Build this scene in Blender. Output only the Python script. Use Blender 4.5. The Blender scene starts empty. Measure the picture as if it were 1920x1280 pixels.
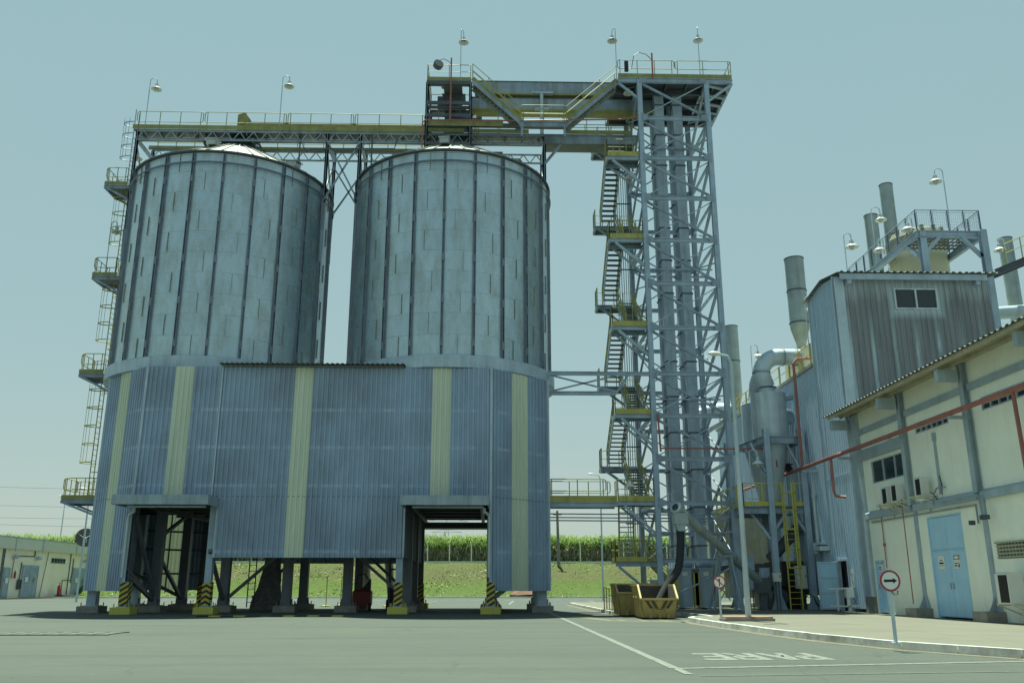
import bpy, math, random
from mathutils import Vector, Matrix
from math import sin, cos, pi, radians, atan, tan, atan2, sqrt
random.seed(7)
SC = bpy.context.scene
COL = SC.collection
V = Vector

# ---------------------------------------------------------------- camera (measured from the photograph)
FPX = 1650.0
PITCH = atan(459 / FPX)
YAW = atan(45 / FPX * cos(PITCH))
EYE = 1.2
CF = V((sin(YAW) * cos(PITCH), cos(YAW) * cos(PITCH), sin(PITCH)))
CR = V((cos(YAW), -sin(YAW), 0))
CU = V((-sin(YAW) * sin(PITCH), -cos(YAW) * sin(PITCH), cos(PITCH)))


def at(x, y, Y):
    """the point of the place seen at photo pixel x, y that lies Y metres away"""
    d = CF + CR * ((x - 960) / FPX) + CU * ((640 - y) / FPX)
    k = Y / d.y
    return V((d.x * k, Y, EYE + d.z * k))


# ---------------------------------------------------------------- mesh builder
class MB:
    def __init__(s):
        s.v, s.f, s.m = [], [], []
        s.starts, s.lock = [], False

    def add(s, vs, fs, mi=0):
        n = len(s.v)
        if not s.lock:
            s.starts.append((n, len(s.f)))
        s.v.extend(tuple(q) for q in vs)
        for f in fs:
            s.f.append(tuple(i + n for i in f))
            s.m.append(mi)
        return s

    def box(s, x0, y0, z0, x1, y1, z1, mi=0):
        vs = [(x, y, z) for z in (z0, z1) for y in (y0, y1) for x in (x0, x1)]
        return s.add(vs, [(0, 2, 3, 1), (4, 5, 7, 6), (0, 1, 5, 4), (2, 6, 7, 3), (0, 4, 6, 2), (1, 3, 7, 5)], mi)

    def bar(s, p, q, w, h=None, mi=0, up=(0, 0, 1)):
        p, q = V(p), V(q)
        h = w if h is None else h
        d = (q - p).normalized()
        up = V(up)
        if abs(d.dot(up)) > .97:
            up = V((0, 1, 0)) if abs(d.y) < .9 else V((1, 0, 0))
        a = d.cross(up).normalized() * (w / 2)
        b = a.cross(d).normalized() * (h / 2)
        vs = [p - a - b, p + a - b, p + a + b, p - a + b, q - a - b, q + a - b, q + a + b, q - a + b]
        return s.add(vs, [(0, 1, 2, 3), (7, 6, 5, 4), (0, 4, 5, 1), (1, 5, 6, 2), (2, 6, 7, 3), (3, 7, 4, 0)], mi)

    def ibeam(s, p, q, w, h, mi=0, up=(0, 0, 1), t=.03):
        """H section: w flange width, h depth (along up)"""
        p, q = V(p), V(q)
        d = (q - p).normalized()
        u = V(up)
        a = d.cross(u).normalized()
        b = a.cross(d).normalized()
        s.bar(p + b * (h / 2 - t / 2), q + b * (h / 2 - t / 2), w, t, mi, up)
        was, s.lock = s.lock, True
        s.bar(p - b * (h / 2 - t / 2), q - b * (h / 2 - t / 2), w, t, mi, up)
        s.bar(p, q, t, h - 2 * t, mi, up)
        s.lock = was
        return s

    def tube(s, p, q, r, n=6, mi=0, r2=None):
        p, q = V(p), V(q)
        r2 = r if r2 is None else r2
        d = (q - p).normalized()
        up = V((0, 0, 1)) if abs(d.z) < .95 else V((1, 0, 0))
        a = d.cross(up).normalized()
        b = a.cross(d)
        vs = []
        for c, rr in ((p, r), (q, r2)):
            for i in range(n):
                t = 2 * pi * i / n
                vs.append(c + a * cos(t) * rr + b * sin(t) * rr)
        fs = [(i, (i + 1) % n, n + (i + 1) % n, n + i) for i in range(n)]
        fs += [tuple(range(n - 1, -1, -1)), tuple(range(n, 2 * n))]
        return s.add(vs, fs, mi)

    def path(s, pts, r, n=6, mi=0, closed=False):
        pts = [V(p) for p in pts]
        N = len(pts)
        rr = r if isinstance(r, (list, tuple)) else [r] * N
        vs = []
        a = None
        for i in range(N):
            if closed:
                d = pts[(i + 1) % N] - pts[i - 1]
            else:
                d = pts[min(i + 1, N - 1)] - pts[max(i - 1, 0)]
            d = d.normalized()
            if a is None:
                up = V((0, 0, 1)) if abs(d.z) < .9 else V((1, 0, 0))
                a = d.cross(up).normalized()
            else:
                a = (a - d * a.dot(d)).normalized()
            b = d.cross(a)
            for k in range(n):
                t = 2 * pi * k / n
                vs.append(pts[i] + a * cos(t) * rr[i] + b * sin(t) * rr[i])
        fs = []
        M = N if closed else N - 1
        for i in range(M):
            j = (i + 1) % N
            for k in range(n):
                l = (k + 1) % n
                fs.append((i * n + k, j * n + k, j * n + l, i * n + l))
        if not closed:
            fs += [tuple(range(n)), tuple(range(N * n - 1, N * n - n - 1, -1))]
        return s.add(vs, fs, mi)

    def lathe(s, prof, c=(0, 0, 0), n=24, mi=0, cap=True):
        c = V(c)
        vs = []
        for r, z in prof:
            for k in range(n):
                t = 2 * pi * k / n
                vs.append(c + V((cos(t) * r, sin(t) * r, z)))
        fs = []
        for i in range(len(prof) - 1):
            for k in range(n):
                l = (k + 1) % n
                fs.append((i * n + k, i * n + l, (i + 1) * n + l, (i + 1) * n + k))
        if cap:
            fs.append(tuple(range(n - 1, -1, -1)))
            fs.append(tuple(range((len(prof) - 1) * n, len(prof) * n)))
        return s.add(vs, fs, mi)

    def prism(s, poly, off, mi=0):
        off = V(off)
        n = len(poly)
        a = [V(p) for p in poly]
        vs = a + [p + off for p in a]
        fs = [tuple(range(n)), tuple(range(2 * n - 1, n - 1, -1))]
        fs += [(i, n + i, n + (i + 1) % n, (i + 1) % n) for i in range(n)]
        return s.add(vs, fs, mi)

    def quad(s, a, b, c, d, mi=0):
        return s.add([a, b, c, d], [(0, 1, 2, 3)], mi)

    def corr(s, p, q, z0, z1, nrm, pitch=.25, dep=.04, mi=0, segs=1, z1b=None, phase=0.):
        """trapezoidal sheet standing on the line p..q (2D), ribs towards nrm (2D)"""
        p, q, n2 = V((p[0], p[1])), V((q[0], q[1])), V((nrm[0], nrm[1])).normalized()
        L = (q - p).length
        d = (q - p) / L
        us = [0.]
        os_ = [0.]
        k0 = int(math.floor(-phase / pitch)) - 1
        for k in range(k0, k0 + int(L / pitch) + 4):
            for fr, o in ((.0, 0), (.45, 0), (.55, dep), (.9, dep)):
                u = k * pitch + fr * pitch + phase
                if 1e-3 < u < L - 1e-3:
                    us.append(u)
                    os_.append(o)
        us.append(L)
        os_.append(0.)
        vs = []
        zz1 = z1 if z1b is None else z1b
        for u, o in zip(us, os_):
            b = p + d * u + n2 * o
            top = z1 + (zz1 - z1) * u / L
            for j in range(segs + 1):
                vs.append((b.x, b.y, z0 + (top - z0) * j / segs))
        k = segs + 1
        fs = []
        for i in range(len(us) - 1):
            for j in range(segs):
                fs.append((i * k + j, (i + 1) * k + j, (i + 1) * k + j + 1, i * k + j + 1))
        return s.add(vs, fs, mi)

    def build_each(s, name, mats, parent=None, smooth=False):
        """one object per member (bar, beam, box ...)"""
        st = s.starts + [(len(s.v), len(s.f))]
        for (v0, f0), (v1, f1) in zip(st, st[1:]):
            b = MB()
            b.v = s.v[v0:v1]
            b.f = [tuple(i - v0 for i in f) for f in s.f[f0:f1]]
            b.m = s.m[f0:f1]
            b.build(name, mats, parent, smooth)

    def build(s, name, mats, parent=None, smooth=False, kind=None, label=None, org=None):
        me = bpy.data.meshes.new(name)
        off = V((0, 0, 0))
        o = parent
        while o is not None:
            off += o.location
            o = o.parent
        rel = V((0, 0, 0)) if org is None else V(org) - off
        off = off if org is None else V(org)
        vs = s.v if off.length == 0 else [(a - off.x, b - off.y, c - off.z) for a, b, c in s.v]
        me.from_pydata(vs, [], s.f)
        if not isinstance(mats, (list, tuple)):
            mats = [mats]
        for m in mats:
            me.materials.append(m)
        if len(mats) > 1:
            me.polygons.foreach_set('material_index', s.m)
        if smooth:
            me.polygons.foreach_set('use_smooth', [True] * len(me.polygons))
            try:
                me.set_sharp_from_angle(angle=radians(38))
            except Exception:
                pass
        me.update()
        ob = bpy.data.objects.new(name, me)
        COL.objects.link(ob)
        ob.location = rel
        if parent is not None:
            ob.parent = parent
        if kind:
            ob['kind'] = kind
        if label:
            ob['label'] = label
        return ob


def tag(o, label, cat, group=None):
    o['label'] = label
    o['category'] = cat
    if group:
        o['group'] = group
    return o


def thing(name, loc, label, cat, group=None):
    o = bpy.data.objects.new(name, None)
    o.empty_display_size = .3
    o.location = loc
    COL.objects.link(o)
    return tag(o, label, cat, group)


def dup(root, loc, rz, label, group=None, scale=None):
    r = root.copy()
    COL.objects.link(r)
    r.location = loc
    r.rotation_euler = (0, 0, rz)
    r['label'] = label
    if group:
        r['group'] = group
    for ch in list(root.children):
        c = ch.copy()
        COL.objects.link(c)
        c.parent = r
        for g in list(ch.children):
            d = g.copy()
            COL.objects.link(d)
            d.parent = c
    return r


def rail(mb, pts, h=1.0, post=1.3, r=.022, mi=0, toe=.18, tmi=None, mid=.55, closed_end=True):
    """guardrail along points at deck level: posts, top rail, mid rail, toe board"""
    pts = [V(p) for p in pts]
    for a, b in zip(pts, pts[1:]):
        L = (b - a).length
        n = max(1, int(round(L / post)))
        for i in range(n + 1):
            c = a.lerp(b, i / n)
            mb.tube(c, c + V((0, 0, h)), r, 5, mi)
        for hh, rr in ((h, r), (h * mid, r * .8)):
            mb.tube(a + V((0, 0, hh)), b + V((0, 0, hh)), rr, 5, mi)
        if toe:
            mb.bar(a + V((0, 0, toe / 2)), b + V((0, 0, toe / 2)), .012, toe, mi if tmi is None else tmi)
    return mb


def looprail(mb, a, b, h=1.0, r=.022, mi=0, z0=.45, rad=.14, post=1.25):
    """one rounded rail panel (long loop) with posts"""
    a, b = V(a), V(b)
    d = (b - a).normalized()
    up = V((0, 0, 1))
    L = (b - a).length
    pts = []
    for cx, cz, t0 in ((rad, z0 + rad, pi), (L - rad, z0 + rad, 1.5 * pi), (L - rad, h - rad, 0), (rad, h - rad, .5 * pi)):
        for k in range(4):
            t = t0 + k / 3 * pi / 2
            pts.append(a + d * (cx + cos(t) * rad) + up * (cz + sin(t) * rad))
    mb.path(pts, r, 5, mi, closed=True)
    n = max(1, int(round(L / post)))
    for i in range(n + 1):
        c = a + d * (rad + (L - 2 * rad) * i / n)
        mb.tube(c, c + up * h, r, 5, mi)
    return mb


def truss(mb, p, q, h, n, w=.07, mi=0):
    """flat warren truss; p,q top chord ends"""
    p, q = V(p), V(q)
    dn = V((0, 0, -h))
    mb.bar(p, q, w, w * 1.3, mi)
    mb.bar(p + dn, q + dn, w, w * 1.3, mi)
    for i in range(n):
        a = p.lerp(q, i / n)
        m = p.lerp(q, (i + .5) / n)
        b = p.lerp(q, (i + 1) / n)
        mb.bar(a + dn, m, w * .7, w * .7, mi)
        mb.bar(m, b + dn, w * .7, w * .7, mi)
    return mb


def stair(st, tr, p, q, width, wdir, pitch_n, rail_h=.95, stm=0):
    """stringers into st, treads into tr; p bottom, q top (centre line)"""
    p, q, wd = V(p), V(q), V(wdir).normalized() * (width / 2)
    for sg in (-1, 1):
        st.bar(p + wd * sg, q + wd * sg, .06, .24, stm)
    hd = V((q.x - p.x, q.y - p.y, 0)).normalized()
    for i in range(1, pitch_n):
        c = p.lerp(q, i / pitch_n)
        a = c - wd * .96
        b = c + wd * .96
        tr.bar(a, b, .24, .05, 0)


def stair_rail(mb, p, q, width, wdir, r=.02, h=.95, sides=(-1, 1), n=3, mi=0):
    p, q, wd = V(p), V(q), V(wdir).normalized() * (width / 2)
    for sg in sides:
        a, b = p + wd * sg, q + wd * sg
        for hh in (h, h * .55):
            mb.tube(a + V((0, 0, hh)), b + V((0, 0, hh)), r, 5, mi)
        for i in range(n + 1):
            c = a.lerp(b, i / n)
            mb.tube(c, c + V((0, 0, h)), r, 5, mi)


# ---------------------------------------------------------------- materials
def NT(name):
    m = bpy.data.materials.new(name)
    m.use_nodes = True
    nt = m.node_tree
    return m, nt, nt.nodes['Principled BSDF']


def lk(nt, a, b):
    nt.links.new(a, b)


def nd(nt, typ, **kw):
    n = nt.nodes.new(typ)
    for k, v in kw.items():
        if k.startswith('i_'):
            n.inputs[k[2:].replace('_', ' ')].default_value = v
        else:
            setattr(n, k, v)
    return n


def math_n(nt, op, a, b=None):
    n = nt.nodes.new('ShaderNodeMath')
    n.operation = op
    for i, x in enumerate((a, b)):
        if x is None:
            continue
        if isinstance(x, (int, float)):
            n.inputs[i].default_value = x
        else:
            nt.links.new(x, n.inputs[i])
    return n.outputs[0]


def mixc(nt, fac, a, b, mode='MIX'):
    n = nt.nodes.new('ShaderNodeMix')
    n.data_type = 'RGBA'
    n.blend_type = mode
    for s, x in ((n.inputs[0], fac), (n.inputs[6], a), (n.inputs[7], b)):
        if isinstance(x, (int, float)):
            s.default_value = x
        elif isinstance(x, (tuple, list)):
            s.default_value = tuple(x) + ((1,) if len(x) == 3 else ())
        else:
            nt.links.new(x, s)
    return n.outputs[2]


def ramp(nt, x, lo, hi):
    n = nt.nodes.new('ShaderNodeMapRange')
    n.inputs[1].default_value = lo
    n.inputs[2].default_value = hi
    n.clamp = True
    nt.links.new(x, n.inputs[0])
    return n.outputs[0]


def noise(nt, scale, detail=4, rough=.6, vec=None, stretch=None):
    tc = nt.nodes.new('ShaderNodeNewGeometry')
    src = tc.outputs['Position']
    if stretch:
        mp = nt.nodes.new('ShaderNodeMapping')
        mp.inputs['Scale'].default_value = stretch
        nt.links.new(src, mp.inputs['Vector'])
        src = mp.outputs['Vector']
    n = nt.nodes.new('ShaderNodeTexNoise')
    n.inputs['Scale'].default_value = scale
    n.inputs['Detail'].default_value = detail
    n.inputs['Roughness'].default_value = rough
    nt.links.new(src, n.inputs['Vector'])
    return n.outputs['Fac']


def paint(name, col, rough=.55, metal=0., var=.18, scale=1.3, dirt=None, dirt_amt=.0, streak=True, bump=0., spec=.4):
    """painted or bare surface with uneven tone and streaks of dirt"""
    m, nt, b = NT(name)
    n1 = noise(nt, scale, 6, .65)
    dark = tuple(c * (1 - var) for c in col)
    lite = tuple(min(1, c * (1 + var)) for c in col)
    c = mixc(nt, ramp(nt, n1, .3, .7), dark, lite)
    if dirt:
        n2 = noise(nt, 1.0, 6, .7, stretch=(2.6, 2.6, .22) if streak else (1, 1, 1))
        c = mixc(nt, math_n(nt, 'MULTIPLY', ramp(nt, n2, .48, .72), dirt_amt), c, dirt)
    lk(nt, c, b.inputs['Base Color'])
    b.inputs['Roughness'].default_value = rough
    b.inputs['Metallic'].default_value = metal
    b.inputs['Specular IOR Level'].default_value = spec
    if bump:
        bp = nd(nt, 'ShaderNodeBump', i_Strength=bump, i_Distance=.02)
        lk(nt, noise(nt, 40, 3), bp.inputs['Height'])
        lk(nt, bp.outputs[0], b.inputs['Normal'])
    return m


M = {}
SUNLIT = .77
RUST = (.09, .055, .03)
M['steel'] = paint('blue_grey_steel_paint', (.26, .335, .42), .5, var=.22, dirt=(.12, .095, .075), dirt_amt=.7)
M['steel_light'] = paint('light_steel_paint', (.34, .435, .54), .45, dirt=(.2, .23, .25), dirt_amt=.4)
M['steel_dark'] = paint('dark_steel_paint', (.085, .10, .12), .55, dirt=RUST, dirt_amt=.4)
M['galv'] = paint('galvanised_steel', (.42, .46, .47), .42, .55, var=.22, scale=2., dirt=(.2, .2, .18), dirt_amt=.4)
M['galv_dull'] = paint('weathered_galvanised_duct', (.48, .57, .62), .5, .25, var=.15, scale=.9, dirt=(.2, .2, .16), dirt_amt=.5)
M['stack'] = paint('stack_grey_paint', (.30, .37, .39), .55, dirt=(.14, .14, .10), dirt_amt=.5)
M['yellow'] = paint('safety_yellow_paint', (.42, .39, .11), .5, dirt=(.17, .14, .06), dirt_amt=.7)
M['yellow_old'] = paint('faded_yellow_paint', (.27, .27, .105), .6, dirt=(.16, .14, .07), dirt_amt=.75)
M['yellow_clean'] = paint('clean_yellow_paint', (.52, .47, .09), .5, var=.08, dirt=(.3, .25, .08), dirt_amt=.4)
M['red'] = paint('red_oxide_pipe_paint', (.36, .135, .11), .5, dirt=(.18, .06, .05), dirt_amt=.5)
M['red_bright'] = paint('bright_red_paint', (.34, .04, .035), .4)
M['steel_inner'] = paint('column_paint_with_shade', (.15, .17, .205), .55, dirt=(.09, .08, .07), dirt_amt=.5)  # darker copy of the column paint, shade under the ceiling put into its colour
M['cream_panel'] = paint('cream_corrugated_sheet', (.58, .57, .43), .55, dirt=(.36, .35, .26), dirt_amt=.4)
M['concrete'] = paint('grey_concrete', (.27, .26, .235), .85, var=.2, scale=3, dirt=(.14, .13, .11), dirt_amt=.5, streak=False, bump=.3)
M['concrete_dark'] = paint('stained_concrete', (.20, .195, .175), .85, var=.25, scale=3, bump=.3)
M['lining'] = paint('shade_toned_lane_lining', (.12, .14, .17), .6, var=.25, dirt=(.05, .05, .05), dirt_amt=.6)  # interior shade of the lanes is put into this dark colour, plus grime streaks
M['cone_tan'] = paint('dusty_cone_paint', (.34, .37, .33), .55, dirt=(.2, .19, .13), dirt_amt=.6)
M['lid_olive'] = paint('grimy_lid', (.26, .26, .17), .7, dirt=(.12, .11, .07), dirt_amt=.6)
M['skip_inner'] = paint('dark_skip_inside', (.085, .07, .055), .85, var=.35, scale=4)  # dark uneven brown of the thin sheets inside the skip walls
M['trunk'] = paint('elevator_trunk_paint', (.38, .47, .56), .5, dirt=(.18, .19, .19), dirt_amt=.55)
M['rubber'] = paint('black_rubber', (.035, .038, .04), .85, spec=.15)
M['black'] = paint('black_paint', (.02, .02, .022), .5)
M['white'] = paint('white_paint', (.68, .69, .66), .45, var=.06)
M['shade'] = paint('lamp_enamel_white', (.72, .72, .68), .3, var=.05)
M['grate'] = paint('galvanised_grating', (.17, .18, .175), .6, .3)
M['door_blue'] = paint('pale_blue_door_paint', (.40, .64, .82), .5, var=.07, scale=1.5, dirt=(.33, .53, .70), dirt_amt=.55)
M['trim_blue'] = paint('blue_grey_column_paint', (.34, .43, .48), .55, dirt=(.22, .24, .24), dirt_amt=.35)
M['wood_red'] = paint('reddish_brick_block', (.34, .20, .14), .85)
M['cloth'] = paint('grimy_tarpaulin', (.19, .195, .20), .8, var=.35, scale=5)
M['dish'] = paint('dish_mesh_grey', (.10, .105, .105), .6)
M['roof_sheet'] = paint('roof_sheet_grey', (.20, .22, .21), .6, 0, dirt=(.16, .15, .12), dirt_amt=.6)
M['silo_roof'] = paint('silo_roof_sheet', (.30, .31, .265), .6, 0, dirt=(.2, .18, .13), dirt_amt=.6)
M['soil'] = paint('red_soil', (.17, .09, .06), .9)
M['sign_white'] = paint('sign_face_white', (.72, .75, .72), .4, var=.03)
M['sign_red'] = paint('sign_border_red', (.34, .05, .06), .4, var=.05)
M['sign_black'] = paint('sign_symbol_black', (.012, .012, .014), .4)


def mat_glass(name, col=(.02, .028, .035)):
    m, nt, b = NT(name)
    b.inputs['Base Color'].default_value = col + (1,)
    b.inputs['Roughness'].default_value = .08
    b.inputs['Specular IOR Level'].default_value = .6
    return m


M['glass'] = mat_glass('dark_window_glass')
M['bulb'] = mat_glass('lamp_glass', (.45, .48, .47))


def mat_wire():
    m = paint('woven_wire', (.22, .23, .2), .6)
    return m


def mat_cladding(name, col, dcol, lcol, dirt_lo=.38, dirt_hi=.64, amt=.85, wash=()):
    """pre-painted trapezoidal sheet: sooty patches in the panel fields, washed pale bands, streaks"""
    m, nt, b = NT(name)
    n1 = noise(nt, .45, 5, .6, stretch=(1, 1, .55))
    n2 = noise(nt, 3.2, 5, .7, stretch=(1, 1, .05))
    c = mixc(nt, ramp(nt, n2, .25, .75), tuple(x * .84 for x in col), tuple(x * 1.12 for x in col))
    f = math_n(nt, 'MULTIPLY', ramp(nt, math_n(nt, 'ADD', math_n(nt, 'MULTIPLY', n1, .7), math_n(nt, 'MULTIPLY', n2, .3)), dirt_lo, dirt_hi), amt)
    c = mixc(nt, f, c, dcol)
    spl = noise(nt, 1.8, 5, .75, stretch=(1, 1, .3))
    c = mixc(nt, math_n(nt, 'MULTIPLY', ramp(nt, spl, .56, .74), .35), c, tuple(x * .55 for x in dcol))
    # rows of fasteners leave pale washed lines
    g = nt.nodes.new('ShaderNodeNewGeometry')
    sp = nt.nodes.new('ShaderNodeSeparateXYZ')
    lk(nt, g.outputs['Position'], sp.inputs[0])
    if wash:
        tot = None
        nx = noise(nt, 2.2, 3, .6, stretch=(1, 1, .02))
        for z in wash:
            d = math_n(nt, 'ABSOLUTE', math_n(nt, 'SUBTRACT', sp.outputs['Z'], z))
            k = ramp(nt, d, .11, .03)
            tot = k if tot is None else math_n(nt, 'MAXIMUM', tot, k)
        tot = math_n(nt, 'MULTIPLY', tot, ramp(nt, nx, .38, .62))
        c = mixc(nt, math_n(nt, 'MULTIPLY', tot, .55), c, lcol)
    lk(nt, c, b.inputs['Base Color'])
    b.inputs['Roughness'].default_value = .5
    b.inputs['Specular IOR Level'].default_value = .35
    return m


M['skirt'] = paint('skirt_ring_paint', (.43, .54, .63), .45, var=.15, dirt=(.2, .22, .26), dirt_amt=.5)
M['clad'] = mat_cladding('blue_grey_cladding', (.345, .465, .61), (.215, .255, .33), (.52, .65, .75), wash=(9.35, 7.55, 5.75, 2.75))
M['clad_blue'] = mat_cladding('pale_blue_cladding', (.45, .595, .72), (.34, .42, .50), (.55, .67, .75), amt=.45)


def mat_sooty():
    """front of the process block: soot in the fields, clean under the eave and round the window, pale drip streaks"""
    m, nt, b = NT('sooty_cladding')
    g = nt.nodes.new('ShaderNodeNewGeometry')
    sp = nt.nodes.new('ShaderNodeSeparateXYZ')
    lk(nt, g.outputs['Position'], sp.inputs[0])
    X, Z = sp.outputs['X'], sp.outputs['Z']
    fine = noise(nt, 4.0, 5, .75, stretch=(1, 1, .06))
    blot = noise(nt, 1.1, 5, .65, stretch=(1, 1, .5))
    soot = ramp(nt, math_n(nt, 'ADD', Z, math_n(nt, 'MULTIPLY', math_n(nt, 'SUBTRACT', fine, .5), 2.2)), 14.8, 13.6)
    soot = math_n(nt, 'MULTIPLY', soot, ramp(nt, blot, .05, .38))
    wx = ramp(nt, math_n(nt, 'ABSOLUTE', math_n(nt, 'SUBTRACT', X, 19.3)), 1.05, 1.35)
    wz = ramp(nt, math_n(nt, 'ABSOLUTE', math_n(nt, 'SUBTRACT', Z, 13.75)), .6, 1.0)
    soot = math_n(nt, 'MULTIPLY', soot, math_n(nt, 'MAXIMUM', wx, wz))
    fr = math_n(nt, 'FRACT', math_n(nt, 'DIVIDE', math_n(nt, 'SUBTRACT', X, 16.62), 1.0))
    st = ramp(nt, math_n(nt, 'ABSOLUTE', math_n(nt, 'SUBTRACT', fr, .5)), .12, .04)
    st = math_n(nt, 'MULTIPLY', st, ramp(nt, math_n(nt, 'ADD', Z, math_n(nt, 'MULTIPLY', noise(nt, 1.0, 2, .5, stretch=(1, 1, .01)), 2.5)), 14.6, 12.6))
    st = math_n(nt, 'MULTIPLY', st, ramp(nt, noise(nt, 1.6, 3, .6, stretch=(1.2, 1, .3)), .34, .56))
    c = mixc(nt, ramp(nt, fine, .3, .7), (.33, .40, .45), (.42, .50, .54))
    c = mixc(nt, math_n(nt, 'MULTIPLY', soot, .88), c, mixc(nt, ramp(nt, fine, .35, .65), (.115, .12, .135), (.185, .19, .205)))
    c = mixc(nt, math_n(nt, 'MULTIPLY', st, .8), c, (.42, .55, .60))
    lk(nt, c, b.inputs['Base Color'])
    b.inputs['Roughness'].default_value = .55
    return m


M['clad_sooty'] = mat_sooty()
M['clad_dirty'] = mat_cladding('sooty_cladding', (.36, .44, .48), (.175, .18, .20), (.4, .46, .5), .30, .50, .9)
M['flash'] = paint('pale_flashing', (.42, .52, .61), .45, var=.12, dirt=(.27, .30, .35), dirt_amt=.4)


def mat_strip():
    m, nt, b = NT('translucent_sheet')
    n2 = noise(nt, 2.0, 5, .7, stretch=(1, 1, .1))
    c = mixc(nt, ramp(nt, n2, .3, .75), (.80, .85, .68), (.62, .70, .58))
    lk(nt, c, b.inputs['Base Color'])
    b.inputs['Roughness'].default_value = .6
    tr = nt.nodes.new('ShaderNodeBsdfTranslucent')
    tr.inputs[0].default_value = (.62, .72, .5, 1)
    mx = nt.nodes.new('ShaderNodeMixShader')
    mx.inputs[0].default_value = .15
    lk(nt, b.outputs[0], mx.inputs[1])
    lk(nt, tr.outputs[0], mx.inputs[2])
    lk(nt, mx.outputs[0], nt.nodes['Material Output'].inputs[0])
    return m


M['strip'] = mat_strip()


def mat_silo():
    """galvanised corrugated silo sheet: sheets differ in tone, joints dark (object space, axis = silo axis)"""
    m, nt, b = NT('galvanised_silo_sheet')
    tc = nt.nodes.new('ShaderNodeTexCoord')
    sp = nt.nodes.new('ShaderNodeSeparateXYZ')
    lk(nt, tc.outputs['Object'], sp.inputs[0])
    ang = math_n(nt, 'ARCTAN2', sp.outputs['Y'], sp.outputs['X'])
    row = math_n(nt, 'FLOOR', math_n(nt, 'DIVIDE', sp.outputs['Z'], 1.11))
    half = math_n(nt, 'MULTIPLY', math_n(nt, 'MODULO', row, 2.0), .5)
    col = math_n(nt, 'FLOOR', math_n(nt, 'ADD', math_n(nt, 'MULTIPLY', ang, 11 / (2 * pi)), math_n(nt, 'ADD', half, 20.25)))
    cb = nt.nodes.new('ShaderNodeCombineXYZ')
    lk(nt, row, cb.inputs[0])
    lk(nt, col, cb.inputs[1])
    wn = nt.nodes.new('ShaderNodeTexWhiteNoise')
    lk(nt, cb.outputs[0], wn.inputs['Vector'])
    base = mixc(nt, wn.outputs['Value'], (.48, .61, .69), (.53, .655, .72))
    n1 = noise(nt, 1.6, 6, .7, stretch=(1, 1, .35))
    base = mixc(nt, math_n(nt, 'MULTIPLY', ramp(nt, n1, .42, .70), .8), base, (.36, .40, .38))
    fz = math_n(nt, 'FRACT', math_n(nt, 'DIVIDE', sp.outputs['Z'], 1.11))
    ln = ramp(nt, math_n(nt, 'ABSOLUTE', math_n(nt, 'SUBTRACT', fz, .5)), .465, .49)
    nl = noise(nt, 5, 2)
    base = mixc(nt, math_n(nt, 'MULTIPLY', ln, math_n(nt, 'MULTIPLY', ramp(nt, nl, .3, .7), .55)), base, (.27, .28, .27))
    lk(nt, base, b.inputs['Base Color'])
    b.inputs['Metallic'].default_value = .8
    b.inputs['Roughness'].default_value = .36
    return m


M['silo'] = mat_silo()
M['seam'] = paint('grimy_sheet_joint', (.28, .285, .235), .7, var=.35, scale=4)


def mat_hazard(name, chevron):
    m, nt, b = NT(name)
    tc = nt.nodes.new('ShaderNodeTexCoord')
    sp = nt.nodes.new('ShaderNodeSeparateXYZ')
    lk(nt, tc.outputs['Object'], sp.inputs[0])
    x = math_n(nt, 'ADD', sp.outputs['X'], sp.outputs['Y'])
    if chevron:
        x = math_n(nt, 'ABSOLUTE', sp.outputs['X'])
        x = math_n(nt, 'MULTIPLY', x, -.9)
    t = math_n(nt, 'FRACT', math_n(nt, 'MULTIPLY', math_n(nt, 'ADD', math_n(nt, 'MULTIPLY', x, -.62), math_n(nt, 'ADD', sp.outputs['Z'], 10)), 4.2))
    nz = noise(nt, 9, 4)
    t = math_n(nt, 'ADD', t, math_n(nt, 'MULTIPLY', math_n(nt, 'SUBTRACT', nz, .5), .1))
    c = mixc(nt, ramp(nt, t, .5, .53), (.02, .02, .02), (.50, .40, .05))
    c = mixc(nt, math_n(nt, 'MULTIPLY', ramp(nt, noise(nt, 6, 5, .7), .55, .75), .6), c, (.15, .13, .09))
    lk(nt, c, b.inputs['Base Color'])
    b.inputs['Roughness'].default_value = .6
    return m


M['hazard'] = mat_hazard('black_yellow_stripes', False)
M['chevron'] = mat_hazard('black_yellow_chevrons', True)


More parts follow.
